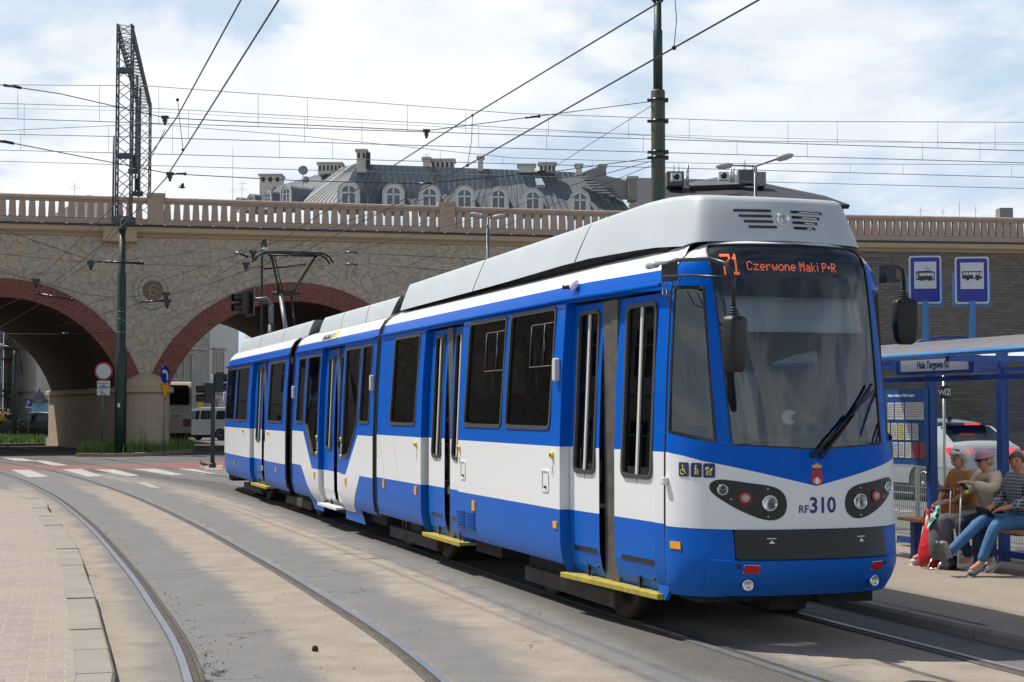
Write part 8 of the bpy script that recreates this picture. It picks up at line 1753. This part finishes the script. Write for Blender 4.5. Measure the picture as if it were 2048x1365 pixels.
# ---- pedestrians and bicycle in the left-hand arch
def walker(u, y, h, label, m1, m2, hair):
    P = dp(u, 860, y); o = empty('person', (P.x, P.y, 0.05), random.uniform(0, 6), label, 'person'); s = h / 1.75
    J = [(0, 0, .95), (0, 0, 1.2), (0, 0, 1.42), (0, 0, 1.52), (0, 0, 1.62), (0, 0, 1.70), (0, .19, 1.40), (.03, .24, 1.12), (.10, .22, .88), (0, -.19, 1.40), (.03, -.24, 1.12), (.10, -.22, .88), (0, .09, .90), (.10, .10, .48), (.02, .10, .08), (.14, .11, .04), (0, -.09, .90), (-.06, -.10, .48), (-.16, -.10, .10), (-.05, -.11, .04)]
    E = [(0, 1), (1, 2), (2, 3), (3, 4), (4, 5), (2, 6), (6, 7), (7, 8), (2, 9), (9, 10), (10, 11), (0, 12), (12, 13), (13, 14), (14, 15), (0, 16), (16, 17), (17, 18), (18, 19)]; R_w = [.12, .11, .13, .05, .085, .06, .055, .04, .03, .055, .04, .03, .085, .06, .04, .035, .085, .06, .04, .035]
    skin_obj('body', [Vector(j) * s for j in J], E, [r * s for r in R_w], SKIN, o, 1)
    skin_obj('jacket', [Vector(J[i]) * s for i in (0, 1, 2, 6, 7, 9, 10)], [(0, 1), (1, 2), (2, 3), (3, 4), (2, 5), (5, 6)], [.15, .14, .15, .075, .055, .075, .055], m1, o, 1); skin_obj('trousers', [Vector(J[i]) * s for i in (0, 12, 13, 14, 16, 17, 18)], [(0, 1), (1, 2), (2, 3), (0, 4), (4, 5), (5, 6)], [.14, .10, .075, .055, .10, .075, .055], m2, o, 1)
    q = MB(); q.ball((-.01, 0, 1.66 * s), (.10, .09, .10)); q.build('hair', [hair], o)
mD = mat('dark_cloth', (.02, .02, .025), .8)
walker(2, 100, 1.75, 'distant pedestrian in a yellow top at the left edge beyond the grass', mat('yellow_top', (.6, .42, .03), .8), mD, M_BLK); walker(10.5, 101, 1.75, 'distant pedestrian in dark clothes standing nearest the green pole', mD, mD, M_BLK); walker(17, 104, 1.7, 'distant pedestrian with fair hair between the green pole and the dark clothed one', mD, mat('dark_jeans'), mat('fair_hair'))
P = dp(46, 862, 99); o = empty('bicycle', (P.x, P.y, 0), 0, 'parked dark bicycle leaning between the green pole and the parking sign', 'bicycle')
for x in (-.5, .5): q = MB(); q.tube([(x + .33 * cos(2 * pi * i / 20), 0, .34 + .33 * sin(2 * pi * i / 20)) for i in range(20)], .02, 6, closed=True); q.build('wheel', [M_RUB], o)
q = MB(); 
for a, b_ in (((-.5, .34), (-.1, .32)), ((-.1, .32), (.32, .85)), ((-.5, .34), (-.2, .8)), ((-.2, .8), (-.1, .32)), ((-.2, .8), (.32, .85)), ((.32, .85), (.5, .34)), ((.32, .85), (.3, 1.0))): q.tube([(a[0], 0, a[1]), (b_[0], 0, b_[1])], .022, 6)
q.build('frame', [M_BLK], o); q = MB(); q.box(-.32, -.08, -.06, .06, .88, .93); q.build('saddle', [M_RUB], o); q = MB(); q.tube([(.25, -.25, 1.02), (.3, 0, 1.0), (.25, .25, 1.02)], .018, 6); q.build('handlebar', [M_BLK], o)
# ---- grass islands with kerbs
def island(pts, label, kz=.10, n=2600, hmax=.28, nm='grass', c1=(.045, .10, .018), seed=3, kerb=True):
    P_ = [gp(u, v) if len(t) == 2 else dp(*t) for t in pts for (u, v) in [t[:2]]]; P2 = [(p.x, p.y) for p in P_]
    q = MB(); q.sheet(P2, lambda a, b: (a, b, kz)); q.prism(P2, lambda a, b, d: (a, b, d), -.02, kz, 0, cap=False); o = q.build('grass_island' if nm == 'grass' else nm, [mat('soil_grass', (.03, .055, .018), .95, var2=(.07, .06, .03), vs=3)]); o['kind'] = 'structure'
    rs_ = random.Random(seed); q = MB(); xs_ = [p[0] for p in P2]; ys_ = [p[1] for p in P2]; c = 0; t = 0
    while c < n and t < n * 20:
        t += 1; x, y = rs_.uniform(min(xs_), max(xs_)), rs_.uniform(min(ys_), max(ys_))
        if not inside((x, y), P2): continue
        c += 1; h = rs_.uniform(.3, 1) * hmax * (1.6 if rs_.random() < .05 else 1); a = rs_.uniform(0, 2 * pi); w_ = rs_.uniform(.012, .03); dx, dy = rs_.uniform(-.1, .1), rs_.uniform(-.1, .1)
        q.add([(x - w_ * cos(a), y - w_ * sin(a), kz), (x + w_ * cos(a), y + w_ * sin(a), kz), (x + dx, y + dy, kz + h)], [(0, 1, 2)], rs_.choice((0, 0, 1, 2)))
    g_ = q.build('grass', [mat('grass_green', (.10, .22, .03), .8), mat('grass_light', (.20, .34, .06), .8), mat('grass_dry', (.20, .19, .07), .8)]); tag(g_, label, 'grass', kind='stuff')
island([(150, 911), (269, 911.5), (330, 908), (384, 903.5), (388, 900), (352, 897), (300, 898), (238, 902), (180, 905)], 'unmown green grass at the foot of the stone pier', hmax=.5, n=5200)
q = MB(); KP = [gp(u, v) for u, v in ((150, 914), (200, 914.5), (269, 914), (330, 910.5), (384, 905.5), (390, 901))]
for a, b_ in zip(KP, KP[1:]):
    d = (b_ - a).normalized(); nn = Vector((-d.y, d.x, 0)) * .3; q.add([a, b_, b_ + nn, a + nn] + [p + Vector((0, 0, .13)) for p in (a, b_, b_ + nn, a + nn)], [(4, 5, 6, 7), (0, 1, 5, 4), (1, 2, 6, 5), (3, 0, 4, 7)])
o = q.build('kerb', [mat('reddish_kerb', (.26, .17, .13), .9, var2=(.30, .28, .25), vs=1.5)]); o['kind'] = 'structure'
island([(-120, 892), (0, 893), (90, 892), (90, 868), (0, 860), (-120, 860)], 'wide mown grass strip inside the left hand arch', n=9000, hmax=.26, seed=5)
# weeds by the pier
for u, v, hgt, lb in ((281, 905, 1.0, 'tall weed stalk in front of the stone pier, left of the turn left sign'), (290, 905, .8, 'leafy weed close behind the tall stalk at the pier foot'), (385, 903, .5, 'short weed at the right corner of the grass island')):
    P = gp(u, v, .1); rs_ = random.Random(u); q = MB(); q.tube([(0, 0, 0), (.03, 0, hgt * .5), (.0, 0, hgt)], [.012, .01, .004], 5)
    for k in range(26): z = hgt * rs_.uniform(.1, .95); a = rs_.uniform(0, 6.28); l_ = rs_.uniform(.06, .16) * (1.2 - z / hgt * .6); q.add([(0, 0, z), (l_ * .5 * cos(a) - .02 * sin(a), l_ * .5 * sin(a) + .02 * cos(a), z + .03), (l_ * cos(a), l_ * sin(a), z + .02), (l_ * .5 * cos(a) + .02 * sin(a), l_ * .5 * sin(a) - .02 * cos(a), z + .03)], [(0, 1, 2, 3)])
    o = q.build('weed', [mat('grass_green')]); o.location = P; tag(o, lb, 'weed')
# ---- birds
def bird(loc, rz, label, fly=False):
    o = empty('pigeon', tuple(loc), rz, label, 'bird'); q = MB()
    if not fly: q.tube([(-.17, 0, .13), (-.08, 0, .15), (.0, 0, .17), (.07, 0, .19), (.10, 0, .24), (.115, 0, .27)], [.012, .04, .055, .045, .026, .022], 10); q.tube([(.12, 0, .272), (.145, 0, .268)], [.008, .002], 6)
    else: q.tube([(-.15, 0, 0), (0, 0, .01), (.1, 0, .02)], [.01, .05, .02], 8)
    q.build('body', [mat('pigeon_grey', (.06, .06, .075), .6)], o)
    if not fly:
        for y in (-.02, .02): q = MB(); q.tube([(.0, y, .13), (.0, y, .01), (.03, y, .005)], .005, 5); q.build('leg', [mat('pigeon_leg', (.35, .08, .07), .6)], o)
    else:
        for sg in (-1, 1): q = MB(); q.add([(.06, 0, .02), (-.06, 0, .02), (-.10, sg * .28, .12), (.0, sg * .30, .14)], [(0, 1, 2, 3)]); q.add([(.06, 0, .012), (-.06, 0, .012), (-.10, sg * .28, .112), (.0, sg * .30, .132)], [(3, 2, 1, 0)]); q.build('wing', [mat('pigeon_grey')], o)
bird(gp(407, 940), radians(160), 'grey pigeon walking on the road beside the traffic light post'); bird(dp(365, 376, 60), .4, 'small bird flying in the sky above the balustrade', True)
# ---- little things on the road
P = gp(630, 1303); q = MB(); V = []; rs_ = random.Random(2); n = 9
for i in range(6):
    for j in range(n): th = pi * i / 5; r = .022 * rs_.uniform(.75, 1.2); V.append((r * sin(th) * cos(2 * pi * j / n) * 1.2, r * sin(th) * sin(2 * pi * j / n), .018 + r * cos(th)))
q.add(V, [(i * n + j, i * n + (j + 1) % n, (i + 1) * n + (j + 1) % n, (i + 1) * n + j) for i in range(5) for j in range(n)]); o = q.build('clod', [mat('clod_brown', (.05, .035, .02), .95)]); o.location = P; tag(o, 'small brown clod of earth lying on the sand between the rails', 'clod')
q = MB(); rs_ = random.Random(8)
for k in range(260):
    if k < 200: p = R1[int(rs_.uniform(30, len(R1) - 6))] + Vector((rs_.uniform(.09, .2), rs_.uniform(-.3, .3), 0))
    elif k < 300: p = gp(rs_.uniform(450, 900), rs_.uniform(1180, 1360))
    else: p = R2[int(rs_.uniform(30, len(R2) - 6))] + Vector((rs_.uniform(-.2, .25), rs_.uniform(-.3, .3), 0))
    s_ = rs_.uniform(.002, .007); q.add([(p.x - s_, p.y - s_, .001), (p.x + s_, p.y - s_ * .8, .001), (p.x + s_ * .9, p.y + s_, .001), (p.x - s_, p.y + s_, .001), (p.x, p.y, s_ * 1.3)], [(0, 1, 4), (1, 2, 4), (2, 3, 4), (3, 0, 4)])
for k in range(70):
    c = R1[int(rs_.uniform(48, len(R1) - 8))]; c = c + Vector((.10, rs_.uniform(-.3, .3), 0)); n_ = rs_.randint(4, 9)
    for i in range(n_):
        x = c.x + rs_.uniform(-.02, .05); y = c.y + rs_.uniform(-.06, .06); a = rs_.uniform(0, 6.28); l_ = rs_.uniform(.015, .05); q.add([(x, y, .001), (x + .006, y + .004, .001), (x + l_ * cos(a), y + l_ * sin(a), l_ * .5)], [(0, 1, 2)])
o = q.build('road_grit', [mat('grit', (.05, .042, .034), .95)]); tag(o, 'dark grit and crumbs scattered along the rails', 'grit', kind='stuff')
for (u, v, du) in ((1786, 1018, 9), (1811, 1021, 12)): mark([(u - du, v), (u + du, v), (u + du, v + 4), (u - du, v + 4)], M_MARK, .005, 'road_marking')
